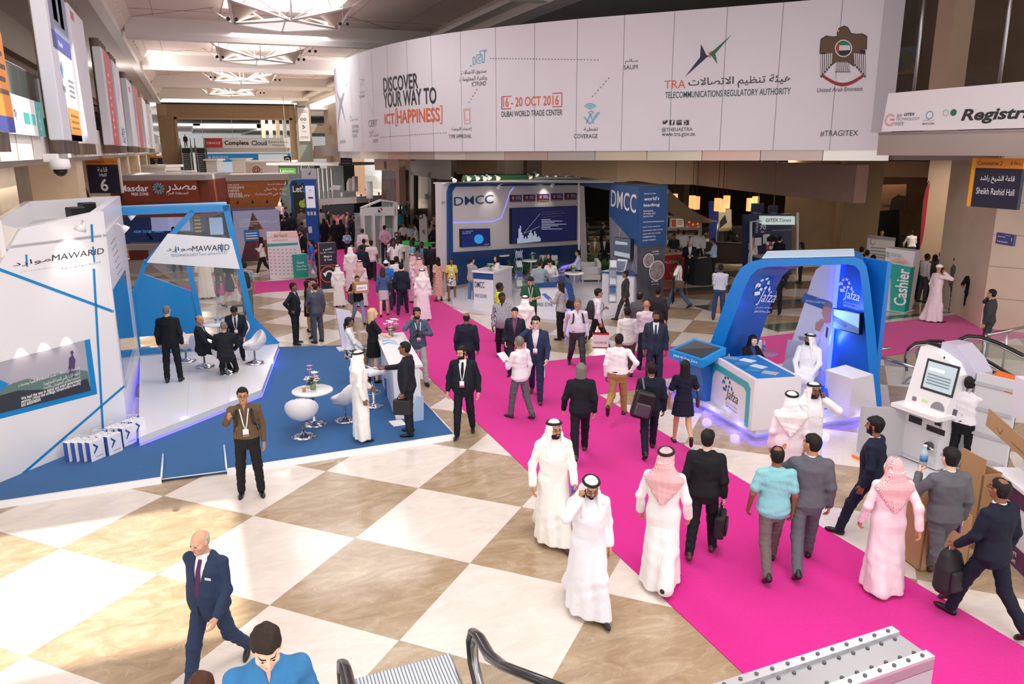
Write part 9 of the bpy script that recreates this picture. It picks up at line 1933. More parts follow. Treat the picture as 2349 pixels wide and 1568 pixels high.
# ---- middle of the carpet
p_(1152,671,'man in a black and white checked shirt walking on the carpet edge','untuck:grid|#e6e6ec|#22242c|34|0.35,#24242a',185,fy=830,skin='d',fat=.05,hyaw=-35,legs='stepL',al='fwd',shoes='#5a3d28')
p_(1181,706,'man in a navy blazer over an open purple shirt','suit:#232938,#7b4a66,-,#2a2c36',188,fy=866,skin='l',legs='stepR',hair='thick')
I=p_(1229,726,'young man in a blue suit on the phone carrying a leaflet','suit:#2b3553,#eceaf0,-',185,fy=931,ar='phone',skin='p',gl=True,hair='thick',legs='walkL',shoes='#3c2a20',ln='#e9e9ee',al='fwd');phone(I,0,'phone at the ear of the young man in the blue suit');sheet(I,1,'navy and white leaflet in the hand of the blue suited man','#e3e6ee',pic='#27335c')
I=p_(1190,771,'grey haired man in an untucked white shirt reading a tablet','untuck:#ebe9ee,#62636a',318,fy=965,hc='g',skin='m',al='hold',ar='down',legs='stepL',shoes='#3a2b2a');sheet(I,1,'white tablet held by the grey haired man','#dfe3ea',.2,.26,'tablet','tablet',False,.01)
p_(1217,635,'man in a green shirt with a lanyard looking at his phone','polo:#23553a,#2a2d2b',175,h=1.8,hp=28,ar='hold',al='hold',ln='#f3f3f3',skin='l',hair='thick',hc='n',z=.0)
p_(1205,677,'man in white robes from behind in front of the green shirt','kand:#f3f1f2',5,h=1.72,hat='ghutraback')
I=p_(1285,644,'long haired woman in a grey top and black trousers by the desk','untuck:#a9a6aa,#1a191c',300,fy=783,fem=True,hair='long',hc='n',skin='l',al='hold',ar='down');handbag(I,0,'black shoulder bag of the long haired woman','#17171a',.1,-.12,.34,.26,.12);sheet(I,1,'blue brochure held by the long haired woman','#3f6fc0',.2,.28,'folder','folder',False)
I=p_(1325,686,'moustached man in a pale lilac shirt striding across the carpet','shirt:#d9d4e2,#3a3b42',170,fy=857,legs='walkL',beard=3,skin='m',hc='g',hyaw=20,fat=.03,ar='bk');backpack(I,'dark backpack on the man in the pale lilac shirt','#2a2c30')
I=p_(1374,662,'young man with a backpack and glasses walking right with a red bag','shirt:#e6e4ec,#26262c',75,fy=808,gl=True,skin='m',legs='walkR',al='chest',hair='thick');backpack(I,'black backpack on the young man with glasses','#222329');tote(I,0,'red and white printed carrier bag of the young man','#ece8ea',.44,.42,.12,'carrier_bag','#c32634','SOURCE',.2,rz=face_rz(I.pos,180))
p_(1434,621,'man in a dark grey suit striding left past the white desk','suit:#3a383c,#e2e0e4,#34343c',265,fy=737,legs='walkL',skin='b',ln='#ece9ee')
p_(1469,669,'balding man in a grey suit seen from behind by the pillar','suit:#55565a,#d9d9dc,-',20,h=1.74,hair='balding',skin='b')
p_(1484,688,'bald man in a pale pink shirt and navy trousers from behind','shirt:#dcc9d6,#262b40',355,h=1.76,hair='none',skin='m',fat=.02,ar='front',al='front')
p_(1439,704,'man in a white patterned loose shirt from behind','untuck:flo|#dcd8d6|#c3bcba|40,#5c4a44',340,h=1.72,skin='b',fat=.03)
p_(1511,657,'man in a charcoal suit walking away beside the pillar','suit:#302d31,#cfcfd2,-',15,h=1.78,legs='walkR',skin='b')
p_(1506,713,'man in a dark blue suit facing us behind the man with the phone','suit:#2b3447,#eaeaee,#26304a',180,h=1.8,skin='b',beard=1)
I=p_(1506,744,'bearded man in a navy suit and tie typing on his phone','suit:#161b29,#b9cbe6,#2f4a7a',150,fy=880,hp=22,ar='hold',al='hold',beard=2,skin='l',hair='thick');phone(I,0,'phone in the hands of the bearded man in navy')
p_(1421,765,'man in a white shirt and khaki trousers seen from behind','shirt:#eeebee,#a37f51',8,fy=976,legs='kickR',hc='k',skin='b',ar='hip',fat=.03,shoes='#3a2320')
p_(1333,832,'man with longish grey hair in a black suit walking away','suit:#1a1b22,#d5d5da,-',355,fy=1068,hair='bob',hc='g',skin='l',legs='walkR',al='out',shoes='#3d332d')
I=p_(1495,830,'man in a navy suit walking away with a big black bag','suit:#171d2c,#dfdfe4,-',352,fy=1060,legs='walkR',skin='b');c=I.W(I.q.hip0+V3(-.16,-.2,.12));t=TH('sling_bag','big black shiny backpack slung on the navy suited man','backpack',tp_(c),I.rz);b=MB().at(*map(float,c),I.rz,0,.25);b.box(-.18,-.13,-.26,.18,.1,.26,.06);b.B('bag_body',mt('151517',ro=.35,bump=(20,.2,.02)),t);b=MB().at(*map(float,c),I.rz,0,.25);b.box(-.14,-.16,-.2,.14,-.12,.05,.03);b.B('pocket',mt('4a4450',ro=.25),t);adopt(MB().tube([I.W(I.q.hip0+V3(-.13,-.2,.3)),I.W(I.q.sh[1]+V3(.03,-.04,.07)),I.W(I.q.sh[1]+V3(.02,.1,-.06))],.02,6).B('strap',mt('6a6a70')),t)
I=p_(1572,825,'woman with long black hair in a short navy dress with lace sleeves','dress:#181c30,0.66,0.03',352,fy=1047,fem=True,hair='long',hc='k',skin='l',legs='kickL',al='out',ar='chest',shoes='#2a1d1c');handbag(I,0,'small dark red shoulder bag of the woman in the navy dress','#4a1f24',.0,.0,.14,.2,.06,x=.27)
I=p_(1272,963,'bearded man in white robes with glasses walking towards us','kand:#f0eee9',170,fy=1270,hat='ghutra',legs='walkL',beard=2,skin='m',hyaw=-20,gl=True,ar='out',al='fwd',shoes='#3d2a22');t=held('phone_case','blue and white phone case in the hand of the bearded man','phone',I.grip[1],I.rz,lambda t_,M:[M().box(-.03,-.05,-.06,.03,.05,.05,.01).B('case',mt('3a4a9a',ro=.3),t_)])
I=p_(1356,1094,'man in white robes and white headscarf talking on the phone nearest us','kand:#eeecf2',165,fy=1440,hat='ghutra',ar='phone',legs='walkL',beard=1,skin='m',hp=18,gl=True,shoes='#161616');phone(I,0,'phone at the ear of the robed man nearest us')
p_(1529,1026,'man in white robes with a red checked headscarf walking away','kand:#eeebea',8,fy=1372,hat='ghutraback',hatc='shemagh',legs='walkL',skin='m',ar='out',al='out',shoes='#1c1717')
I=p_(1625,986,'black haired man in a black suit with a bag walking away','suit:#1b1b20,#e3e3e6,-',6,fy=1288,skin='p',hair='thick',legs='stepR',ar='down',shoes='#4a3020');brief(I,0,'black shoulder bag held by the man in the black suit','#151518',.36,.32,.13,drop=.16)
p_(1817,897,'man in white robes from behind beside the arch stand counter','kand:#efe6ea',350,h=1.78,hat='ghutraback')
I=p_(1869,877,'bearded man in white robes on the phone by the arch stand','kand:#efeef2',150,h=1.8,hat='ghutra',al='phone',beard=2,skin='b',gl=True);phone(I,1,'phone at the ear of the bearded man by the arch stand')
p_(1784,1023,'balding man in an aqua polo shirt walking away','polo:#86c3c9,#6d5f5f',345,fy=1344,hair='balding',skin='b',legs='walkR',al='out',ar='down',fat=.03,shoes='#17141a')
p_(1864,994,'man in a grey suit gesturing as he walks beside the aqua polo','suit:#5d5e66,#dfdfe6,-',350,fy=1338,skin='m',legs='walkR',al='wave',hyaw=-45,shoes='#161418')
p_(2008,956,'bearded man in a navy suit walking left by the orange edged board','suit:#1d2438,#e5e5ea,#2a3352',285,fy=1248,skin='b',beard=1,legs='walkL',hair='thick')
p_(2053,1047,'man in pinkish white robes with a red checked headscarf at right','kand:#e9d5dc',335,fy=1372,hat='ghutraback',hatc='shemagh',cap='noagal',legs='stepR',ar='bk',al='out',shoes='#141414',gl=True)
I=p_(2183,1027,'man in a grey suit drinking from a plastic bottle','suit:#626268,#e6e6ea,-',325,fy=1380,skin='p',al='lift',legs='walkR',gl=True,hair='thick',shoes='#4a2f22');bottle(I.grip[1]+Zv(-.02),'large clear plastic bottle in the hand of the grey suited man',.3,.045);held('notebook','small violet notebook in the hand of the grey suited man','notebook',I.grip[0],I.rz,lambda t_,M:[M().box(-.01,-.06,-.1,.01,.08,.05).B('cover',mt('6a3a9a'),t_)])
I=p_(2297,1096,'man in a navy suit and glasses carrying a black backpack by hand','suit:#161c2b,#e9e7ea,#4a1f3a',305,fy=1476,skin='b',gl=True,hair='balding',legs='walkL',al='fwd',shoes='#1c1512');c=I.grip[1]+Zv(-.30);t=TH('backpack','black backpack carried by its handle by the man in navy','backpack',tp_(c),I.rz);v,f=Sdf().loft((0,0,-.27),(0,0,.3),(1,0,0),[(0,.14,.08,0),(.06,.17,.12,0),(.32,.16,.12,0),(.48,.12,.08,.01),(.54,.06,.04,.02)],.02,n=3).mesh(.014);o=add('bag_body',npmesh(v,f),mt('1b191d',ro=.7,bump=(40,.3,.01)));o.parent=t;b=MB();b.box(-.11,-.155,-.22,.11,-.1,.05,.03);o=b.B('pocket',mt('221f26',ro=.6));o.parent=t;o=MB().tube([(-.05,0,.25),(-.04,0,.31),(.04,0,.31),(.05,0,.25)],.012,6).B('handle',mt('8a8a90'));o.parent=t
p_(2229,862,'man in a white shirt and black trousers repairing the machine','shirt:#e6e3ea,#151519',15,fy=1098,skin='b',ar='chest',al='chest',hair='short')
# ---- seated figures on the stands
p_(381,699,'bald man in a black suit standing on the white platform','suit:#17191f,#dfe0e4,-',15,fy=878,z=.245,hair='shaved',hc='g',skin='l',fat=.04)
p_(457,722,'bald man in a black suit seated at left looking at us','suit:#1b1e27,#b9c4d4,-',95,h=1.76,seat=.47,z=.245,legs='sitx',hair='bald',hc='n',skin='m',ar='lap',al='desk',hyaw=50,shoes='#3b2a22')
p_(512,737,'seated man with cropped grey hair and his back to us','suit:#1a1c22,#e9e9ec,-',5,h=1.72,seat=.47,z=.245,legs='sitx',hair='shaved',hc='g',skin='m',ar='desk',al='desk',lean=14)
p_(536,703,'man in a dark suit with a lanyard seated facing us at the table','suit:#1c2230,#e8e9ee,#2a2f3c',185,h=1.74,seat=.47,z=.245,legs='sit',skin='b',hp=25,ar='lap',al='lap',ln='#f0f0f2',lean=10,hair='thick')
p_(1729,768,'woman with long black hair seated inside the blue arch','suit:#17161a,#35486e,-',140,h=1.64,seat=.46,z=.225,legs='sit',fem=True,hair='straight',hc='k',skin='p',ar='desk',al='desk',hp=10)
p_(1858,764,'man in white robes seated before the printed wall','kand:#eeeef4',190,h=1.78,seat=.47,z=.225,legs='sit',hat='ghutra',skin='b',beard=1,hyaw=45,ar='lap',al='lap')
p_(1325,573,'man in a light blue shirt seated on the white sofa','shirt:#cdd8ea,#23252e',270,h=1.74,seat=.45,z=.12,legs='sit',skin='m',hair='short',ar='desk',al='desk')
p_(1139,585,'dark haired woman in a white top seated behind the corner counter','skirts:#e4dfdc,#1c1b20,0.62',265,h=1.66,seat=.74,z=.12,legs='stool',fem=True,hair='bob',skin='l',ar='lap',al='lap')
bar_stool(1142,668,'white stool under the woman behind the corner counter',.12,.72,265)
# ---- around the navy stand
I=p_(1003,589,'long haired woman in a pink floral dress from behind','dress:flo|#c98f88|#e6c3b6|26,0.22,0.05',330,fy=694,fem=True,hair='long',hc='k',skin='b')
p_(1035,592,'woman in a yellow blouse and flowered skirt facing us','skirts:#ddc968,flo|#e2ded8|#3a3640|24,0.62',175,fy=693,fem=True,hair='long',hc='k',skin='b',ln='#e9e9ea')
p_(1083,589,'man in a grey plaid shirt, jeans and dark cap at the corner counter','tee:plaid|#c9c8c6|#4a4a50|16|0.4,#5f7ea6',50,fy=697,hat='cap',hatc='#2a2422',skin='l',ar='desk',al='desk',fat=.05)
p_(1147,648,'man in a yellow high visibility vest behind the checked shirt','tee:#c8d63a,#22242a',80,h=1.74,skin='d')
p_(1238,595,'man in a grey T-shirt from behind leaning at the stand desk','tee:#8fa0a8,#262c42',15,fy=724,z=0,skin='l',hair='thick',hc='n',ar='desk',shoes='#d6cfc2')
p_(1261,595,'woman in a white blouse leaning over the stand desk','skirt:#e9e5e6,#222028,0.5',195,h=1.62,z=.12,fem=True,hair='pony',hc='k',skin='l',lean=20,hp=15,ar='chest')
p_(1259,580,'person in black robes by the navy wall behind the desk','abaya:#18171b',200,h=1.64,z=.12,fem=True,hat='hijab',hatc='#19181c',skin='m')
p_(1365,542,'man in a beige jacket seated in the dim area behind the stand','suit:#8a7858,#d8d4d0,-',185,h=1.72,seat=.45,legs='sit',skin='m',ar='lap',al='lap')
p_(1387,541,'man in a dark suit seated beside the beige jacket','suit:#1d1e24,#cfcfd4,-',180,h=1.74,seat=.45,legs='sit',skin='b',ar='lap',al='lap')
p_(1384,511,'man in a dark suit standing behind the seated pair','suit:#1a1b20,#d0d0d4,-',85,h=1.76,skin='m')
p_(1346,512,'person in dark blue half hidden by the stand wall edge','shirt:#26324a,#1d1e22',95,h=1.72,skin='b')
for px,py,lab in((1362,600,'dark armchair under the man in the beige jacket'),(1390,600,'dark armchair beside the pillar in the dim area')):
 q=P(px,py);t=TH('armchair',lab,'chair',tp_(q));b=MB().at(*map(float,q),face_rz(q,180));b.box(-.35,-.3,.08,.35,.3,.42,.04);b.B('seat',DARK,t);b=MB().at(*map(float,q),face_rz(q,180));b.box(-.35,-.42,.08,.35,-.28,.8,.04);b.B('backrest',DARK,t)
 # ---- pizza stall and press desk
p_(1547,535,'pizza stall worker behind the counter bottles','tee:#2b2a30,#1d1d20',170,h=1.7,skin='b');p_(1556,526,'brown haired man in white at the pizza counter','shirt:#dfdcda,#25252a',10,h=1.74,skin='m',hc='r');p_(1568,527,'man in a white shirt with both hands on the pizza counter','shirt:#e4e2e4,#232328',350,h=1.78,skin='m',ar='desk',al='desk')
I=p_(1598,528,'white shirted man with a shoulder strap at the pizza stall','shirt:#e2e0e2,#242429',5,h=1.78,skin='m',hair='shaved');handbag(I,0,'black shoulder bag of the man at the pizza stall','#1a1a1d')
p_(1616,530,'man in white in profile at the right of the pizza stall','shirt:#e3dfda,#2a2a2f',90,h=1.74,skin='l',beard=1)
I=p_(1584,551,'bald man in a black suit reading his phone by the black table','suit:#1b1c22,#e3e3e6,#8a3040',175,h=1.8,hair='bald',hc='n',skin='l',hp=28,ar='hold',al='hold',ln='#e6d9dd');phone(I,0,'phone of the bald man by the black table')
p_(1636,546,'man in a light blue shirt eating at the black table','shirt:#a9bfe2,#1f2026',280,h=1.76,skin='b',ar='desk',al='hold',hp=15)
q=P(1605,650);t=TH('cloth_table','high round table under a floor length black cloth','table',tp_(q));b=MB();b.grid(lambda u,v:(q[0]+(.42+.10*(1-v)*(1+.25*sin(9*2*PI*u)))*cos(2*PI*u),q[1]+(.42+.10*(1-v)*(1+.25*sin(9*2*PI*u)))*sin(2*PI*u),1.05*v),54,6,closed_u=True);b.B('cloth_skirt',mt('19181b',ro=.8),t);MB().Lt([(.42,1.04),(.43,1.06),(0,1.065)],30,x=q[0],y=q[1]).B('cloth_top',mt('1e1d20',ro=.7),t)
for k in rg(3):c=q+V3(-.2+.2*k,-.15+.08*k,1.067);held('paper_plate','small white plate on the black table, %s from the left'%('first','second','third')[k],'plate',c,0,lambda t_,M:[M().Lt([(.05,0),(.09,.012),(.085,.014),(0,.006)],18).B('dish',WH,t_),M().Lt([(.04,.01),(.03,.04),(0,.05)],10).B('snack',mt('c79a4a'),t_)])
I=p_(1556,591,'young man in a white T-shirt carrying a tripod and brown bag','tee:#e4e1de,#4c6078',280,fy=711,skin='d',legs='walkL',ar='shade',al='chest',ln='#dddddd',hair='thick',beard=1);handbag(I,1,'brown canvas shoulder bag of the tripod carrier','#54452f',-.02,-.1,.34,.26,.12)
c=I.W(I.q.hip0+V3(-.2,.12,-.0));t=TH('tripod','folded black tripod carried beside the jeans of the young man','tripod',tp_(c));MB().tube([c+Zv(.1),c+V3(.02,.02,-.72)],.03,6).B('leg',BK_,t);MB().tube([c+V3(.02,0,.1),c+V3(.08,.04,-.66)],.022,6).B('leg',BK_,t);MB().tube([c+Zv(.1),c+Zv(.2)],.04,8).B('head',BK_,t)
p_(1654,605,'man in a striped blue shirt and blue trousers from behind','shirt:stripe|#dfe3ee|#8f9cc4|26|0.4,#2f4468',3,fy=736,skin='d',hair='shaved',ar='front',al='front')
p_(1725,540,'robed man with a pink checked headscarf at the newspaper stand','kand:#e9e2e2',12,h=1.76,hat='ghutraback',hatc='shemagh');p_(1790,541,'man in a black suit browsing the newspaper stand','suit:#17171b,#d0d0d4,-',20,h=1.8,skin='p');p_(1786,592,'man in black walking behind the blue arch','shirt:#1c1b1f,#1d1d22',200,fy=724,skin='b')
I=p_(1839,555,'woman with long hair reading a newspaper by the tan wall','untuck:#55606e,#202127',280,h=1.66,fem=True,hair='long',hc='k',skin='b',ar='hold',al='hold',hp=10);sheet(I,1,'open newspaper held by the long haired woman','#d9dde0',.36,.3,'newspaper','newspaper',False,.006,'#5f8fa8')
p_(1676,510,'man in a dark suit seated at the dim cafe counter','suit:#1b1b20,#c9c9cd,-',95,h=1.74,seat=.6,legs='stool',skin='m',hair='balding',ar='desk',al='desk')
# ---- registration side, right
p_(1950,581,'black haired person half hidden by the blue arch top','tee:#2a2a30,#202024',20,h=1.68,skin='b');p_(1978,566,'man in a black T-shirt facing the notice board','tee:#1f1d20,#26262c',10,h=1.74,skin='l',hair='thick');p_(1991,573,'man in a white shirt before the notice board','tee:#dfdcde,#2a2a30',25,h=1.72,skin='m')
p_(2005,584,'long haired woman in a white blouse left of the cashier stand','untuck:#e4e0e2,#1b1a1e',40,fy=698,fem=True,hair='long',hc='k',skin='l')
p_(2091,527,'man in a white shirt leaning on the corridor desk','shirt:#d9d7da,#2a2e3c',330,h=1.74,skin='b',ar='desk',al='desk',lean=12);p_(2024,527,'seated clerk barely visible behind the notice board','tee:#2a2422,#222222',180,h=1.7,skin='m')
p_(2105,579,'man in a brown shirt at the cashier stand side','shirt:#3f2f2e,#232228',180,h=1.74,skin='b');p_(2129,581,'tall man in a white shirt and grey trousers beside the queue','shirt:#d8d6d8,#4a4c52',55,fy=698,skin='d',hair='shaved',hc='k');p_(2147,583,'dark haired woman among the right hand group','tee:#4b4540,#29282c',20,h=1.64,fem=True,hair='bob',hc='n',skin='b')
I=p_(2163,577,'grey haired man in a grey blazer holding a phone out','suit:#6a6d70,#d5d5d8,-',85,h=1.76,hc='g',skin='m',ar='hold',gl=True);p_(2198,588,'man in a grey blazer and blue jeans in the right group','suit:#55585c,#d9d9dc,-,#2f3c60',85,fy=716,skin='d',ar='hold',ln='#d8d8da');p_(2207,578,'bald head behind the grey blazers','shirt:#8a7a6c,#2a2a2e',180,h=1.74,hair='none',skin='l');p_(2238,576,'bearded man in a light grey suit at the back of the group','suit:#77797c,#cfcfd2,-',190,h=1.78,skin='d',beard=2);p_(2255,575,'man in a navy suit with his back to us in the right group','suit:#1a1d2a,#dadade,-',10,h=1.78,skin='m',hair='thick');p_(2241,597,'man in a maroon polo looking down at a phone','polo:#5e1f2a,#2a2a30',170,h=1.76,hp=25,skin='m',ar='hold',al='hold')
p_(2235,615,'man in a black suit with a red badge stretching out an arm','suit:#17171b,#6f757a,-',185,fy=738,skin='m',ar='reach',al='out',ln='#d9c9d0',legs='stepL')
I=p_(2157,606,'bearded man in a pinkish white robe and skullcap on the phone','kand:#ead9de',60,fy=743,hat='taqiyah',hair='none',beard=2,skin='m',ar='phone',legs='stepR',shoes='#1b1718');phone(I,0,'phone of the man in the skullcap')
p_(2276,663,'man in a charcoal suit on the carpet by the stone corner','suit:#3b3c40,#d9dade,-',285,h=1.76,skin='m',hair='short',ar='phone')
# ---- aisle, middle distance
p_(774,607,'robed man with a long white headscarf walking away on the aisle edge','kand:#f0eef0',5,fy=706,hat='ghutraback');p_(825,596,'robed man with a red and white headscarf beside the carton carrier','kand:#efe4e8',20,fy=706,hat='ghutra',hatc='shemagh');p_(803,566,'robed man in white further along the carpet, back to us','kand:#eee0e8',0,h=1.76,hat='ghutraback',cap='noagal');p_(829,560,'man in a navy suit walking away on the carpet','suit:#1f2536,#d8d8dc,-',2,h=1.78,hair='shaved',hc='n',skin='d',legs='stepR')
p_(851,551,'young man in a pinkish T-shirt walking away','tee:#e4d8d8,#2b2430',5,fy=648,skin='b',hair='thick',legs='stepL');p_(834,547,'man in a dark slate T-shirt behind the navy suit','tee:#3c404a,#24252c',0,h=1.74,skin='b',hair='shaved');p_(842,543,'bald man in a pink shirt walking away','shirt:#e6c9d2,#3a3a44',0,h=1.76,hair='none',skin='p');p_(831,524,'man in a white shirt walking away beyond the pink shirt','shirt:#e9e6ea,#2a2c34',5,h=1.78,skin='l',hc='r')
I=p_(795,529,'man in a bright blue plaid shirt facing us with a cup','shirt:plaid|#bfd3ee|#3a6fc0|14|0.45,#232a3c',180,fy=592,skin='b',ar='hold',al='hold',gl=True);cup(I.grip[0]+V3(0,0,0),'white cup held by the man in the blue plaid shirt','#e9e9ea')
p_(758,540,'dark haired person with hand on cheek behind the metro totem','tee:#2d2a30,#222228',180,h=1.68,fem=True,hair='pony',skin='d',ar='phone')
I=p_(721,505,'woman in a green T-shirt with an orange bag','tee:#2f8a4e,#262b3a',180,h=1.62,fem=True,hair='bob',skin='b',legs='stepR');tote(I,0,'bright orange shopping bag of the woman in green','#e8702a',.34,.42,.12,'shopping_bag')
p_(690,527,'bearded man in a black suit and grey tie beside the sponsor board','suit:#17181e,#e6e6ea,#8d93ab',255,h=1.78,skin='l',beard=2,hair='thick');p_(711,549,'man in a bright blue polo and jeans walking left','polo:#2b76cf,#9db0c4',275,fy=645,skin='m',hair='short',legs='stepL');p_(727,557,'man in a dark suit half hidden by the metro totem','suit:#1d2029,#e2e2e6,-',265,h=1.74,skin='b',beard=1)
p_(597,543,'woman in a dark headscarf, white top and black trousers walking left','untuck:#e9e4e2,#22232b',280,fy=633,fem=True,hat='hijab',hatc='#20202c',skin='l',legs='walkR',ar='chest',al='chest',shoes='#e4e4e4')
p_(638,482,'young woman in a black dress with a white lanyard by the poster','dress:#1c1a1e,0.7',180,h=1.66,fem=True,hair='long',hc='n',skin='l',ln='#f2f2f2')
I=p_(560,600,'man with a black backpack behind the blue frame mast','tee:#9a9ca0,#5f6a5c',5,fy=728,skin='m',hair='short',legs='stepL');backpack(I,'large black backpack right of the blue mast','#202226',1.1)
I=p_(524,585,'woman in a dark dress with a white carrier bag behind the glass','dress:#35343a,0.55',60,fy=708,fem=True,hair='bob',skin='l',legs='stepR');tote(I,0,'white carrier bag seen through the glass of the left stand','#eceaec',.4,.42,.1,'carrier_bag')
p_(500,566,'man in a brown grey suit behind the glass name panel','suit:#6a6258,#d0cfd0,-',15,fy=683,skin='m');p_(463,560,'robed man behind the glass name panel','kand:#efece6',10,fy=688,hat='ghutraback');p_(397,520,'man in a dark suit behind the diagonal blue member','suit:#26272e,#d8d8dc,-',180,fy=628,skin='b')
# ---- brown stand staff
p_(339,518,'man in a dark suit leaning at the white serving counter','suit:#1d212c,#dfe2ea,#2a3a66',90,h=1.8,skin='l',hc='n',ar='desk',al='hip');p_(370,513,'man in a white shirt behind the serving counter','shirt:#e2dfe0,#2a2a30',190,h=1.76,skin='b',beard=1);p_(443,521,'woman in a white headscarf in the brown stand','abaya:#ddd9da',185,h=1.62,fem=True,hat='hijab',hatc='#e6e2e2',skin='m');p_(446,508,'man in robes and a pale headscarf in the brown stand','kand:#dcd5cc',180,h=1.76,hat='ghutra',hatc='#d8cfae',skin='b',beard=1);p_(474,497,'tall man in white standing at the back of the brown stand','shirt:#e4e0e2,#2c2c32',175,h=1.84,skin='d');p_(489,518,'person in a black and yellow patterned top in the brown stand','tee:flo|#2a2a2e|#d8c469|10,#2c3a58',200,h=1.66,fem=True,hair='bob',skin='d')
# ---- people right of the carpet before the house stand and tables
I=p_(881,516,'man in a pink shirt with hands clasped behind his back','shirt:#cf9db4,#232840',350,fy=608,skin='m',hair='shaved',ar='behind',al='behind');p_(890,510,'man in a pale blue shirt and dark tie facing the pink shirt','shirt:#bccbe4,#232630',190,h=1.78,skin='b',beard=1);p_(909,532,'man in a dark suit behind the two white shirts','suit:#2a2a30,#d2d2d6,-',160,h=1.76,skin='m',beard=1)
I=p_(903,552,'dark skinned man in a white shirt with hand to his mouth','shirt:#eae7e6,#26262e',165,h=1.76,skin='d',hair='none',ar='phone',fat=.03);handbag(I,0,'dark red shoulder pouch of the man in the white shirt','#3a1a1c',.1,.05,.2,.22,.08);p_(912,545,'moustached man in a white polo beside the white shirt','polo:#ece9e8,#2a2c34',190,h=1.76,skin='d',beard=3)
p_(944,551,'man in an aqua shirt in profile by the green counter','polo:#86bfd6,#33363e',275,h=1.76,skin='d',hair='thick');p_(958,563,'man in a brown grey shirt from behind','shirt:#6c625f,#2a2a30',20,h=1.72,skin='b');p_(967,554,'dark man in a suit and blue shirt facing us','suit:#2a2c33,#5f86c0,-',185,h=1.76,skin='d',beard=1);p_(994,555,'balding man in a black suit with his back to us','suit:#26252a,#d9d9dc,-',350,h=1.78,hair='balding',skin='m',fat=.03);p_(909,588,'man in a white shirt walking away beside the navy suit','shirt:#ebe8ec,#2a2c36',5,h=1.74,skin='m',hair='thick');p_(885,597,'man in a blue T-shirt and white cap walking away','tee:#2f73c4,#3c4a66',0,h=1.72,skin='l',hat='cap',hatc='#eef0f2')
p_(945,581,'robed man with a red headscarf in profile on the carpet','kand:#ead3dc',300,h=1.76,hat='ghutra',hatc='shemagh',skin='m');p_(962,590,'robed man with a red headscarf and black cord walking away','kand:#efe2e8',5,h=1.78,hat='ghutraback',hatc='shemagh');p_(968,616,'robed man with a white headscarf walking away, nearest of three','kand:#f0e6ec',0,fy=738,hat='ghutraback')
I=p_(920,603,'man in a navy suit walking away in the middle of the carpet','suit:#20283c,#d9d9de,-',8,fy=726,skin='p',legs='stepR',shoes='#2a1d18');I=p_(877,613,'woman in a blue shawl and grey skirt walking away','skirt:#4a5f8c,#c4bfc4,0.62',0,fy=731,fem=True,hair='long',hc='r',skin='p',legs='stepR');handbag(I,0,'black handbag of the woman in the blue shawl','#17171a',.18,-.05,.32,.28,.14)
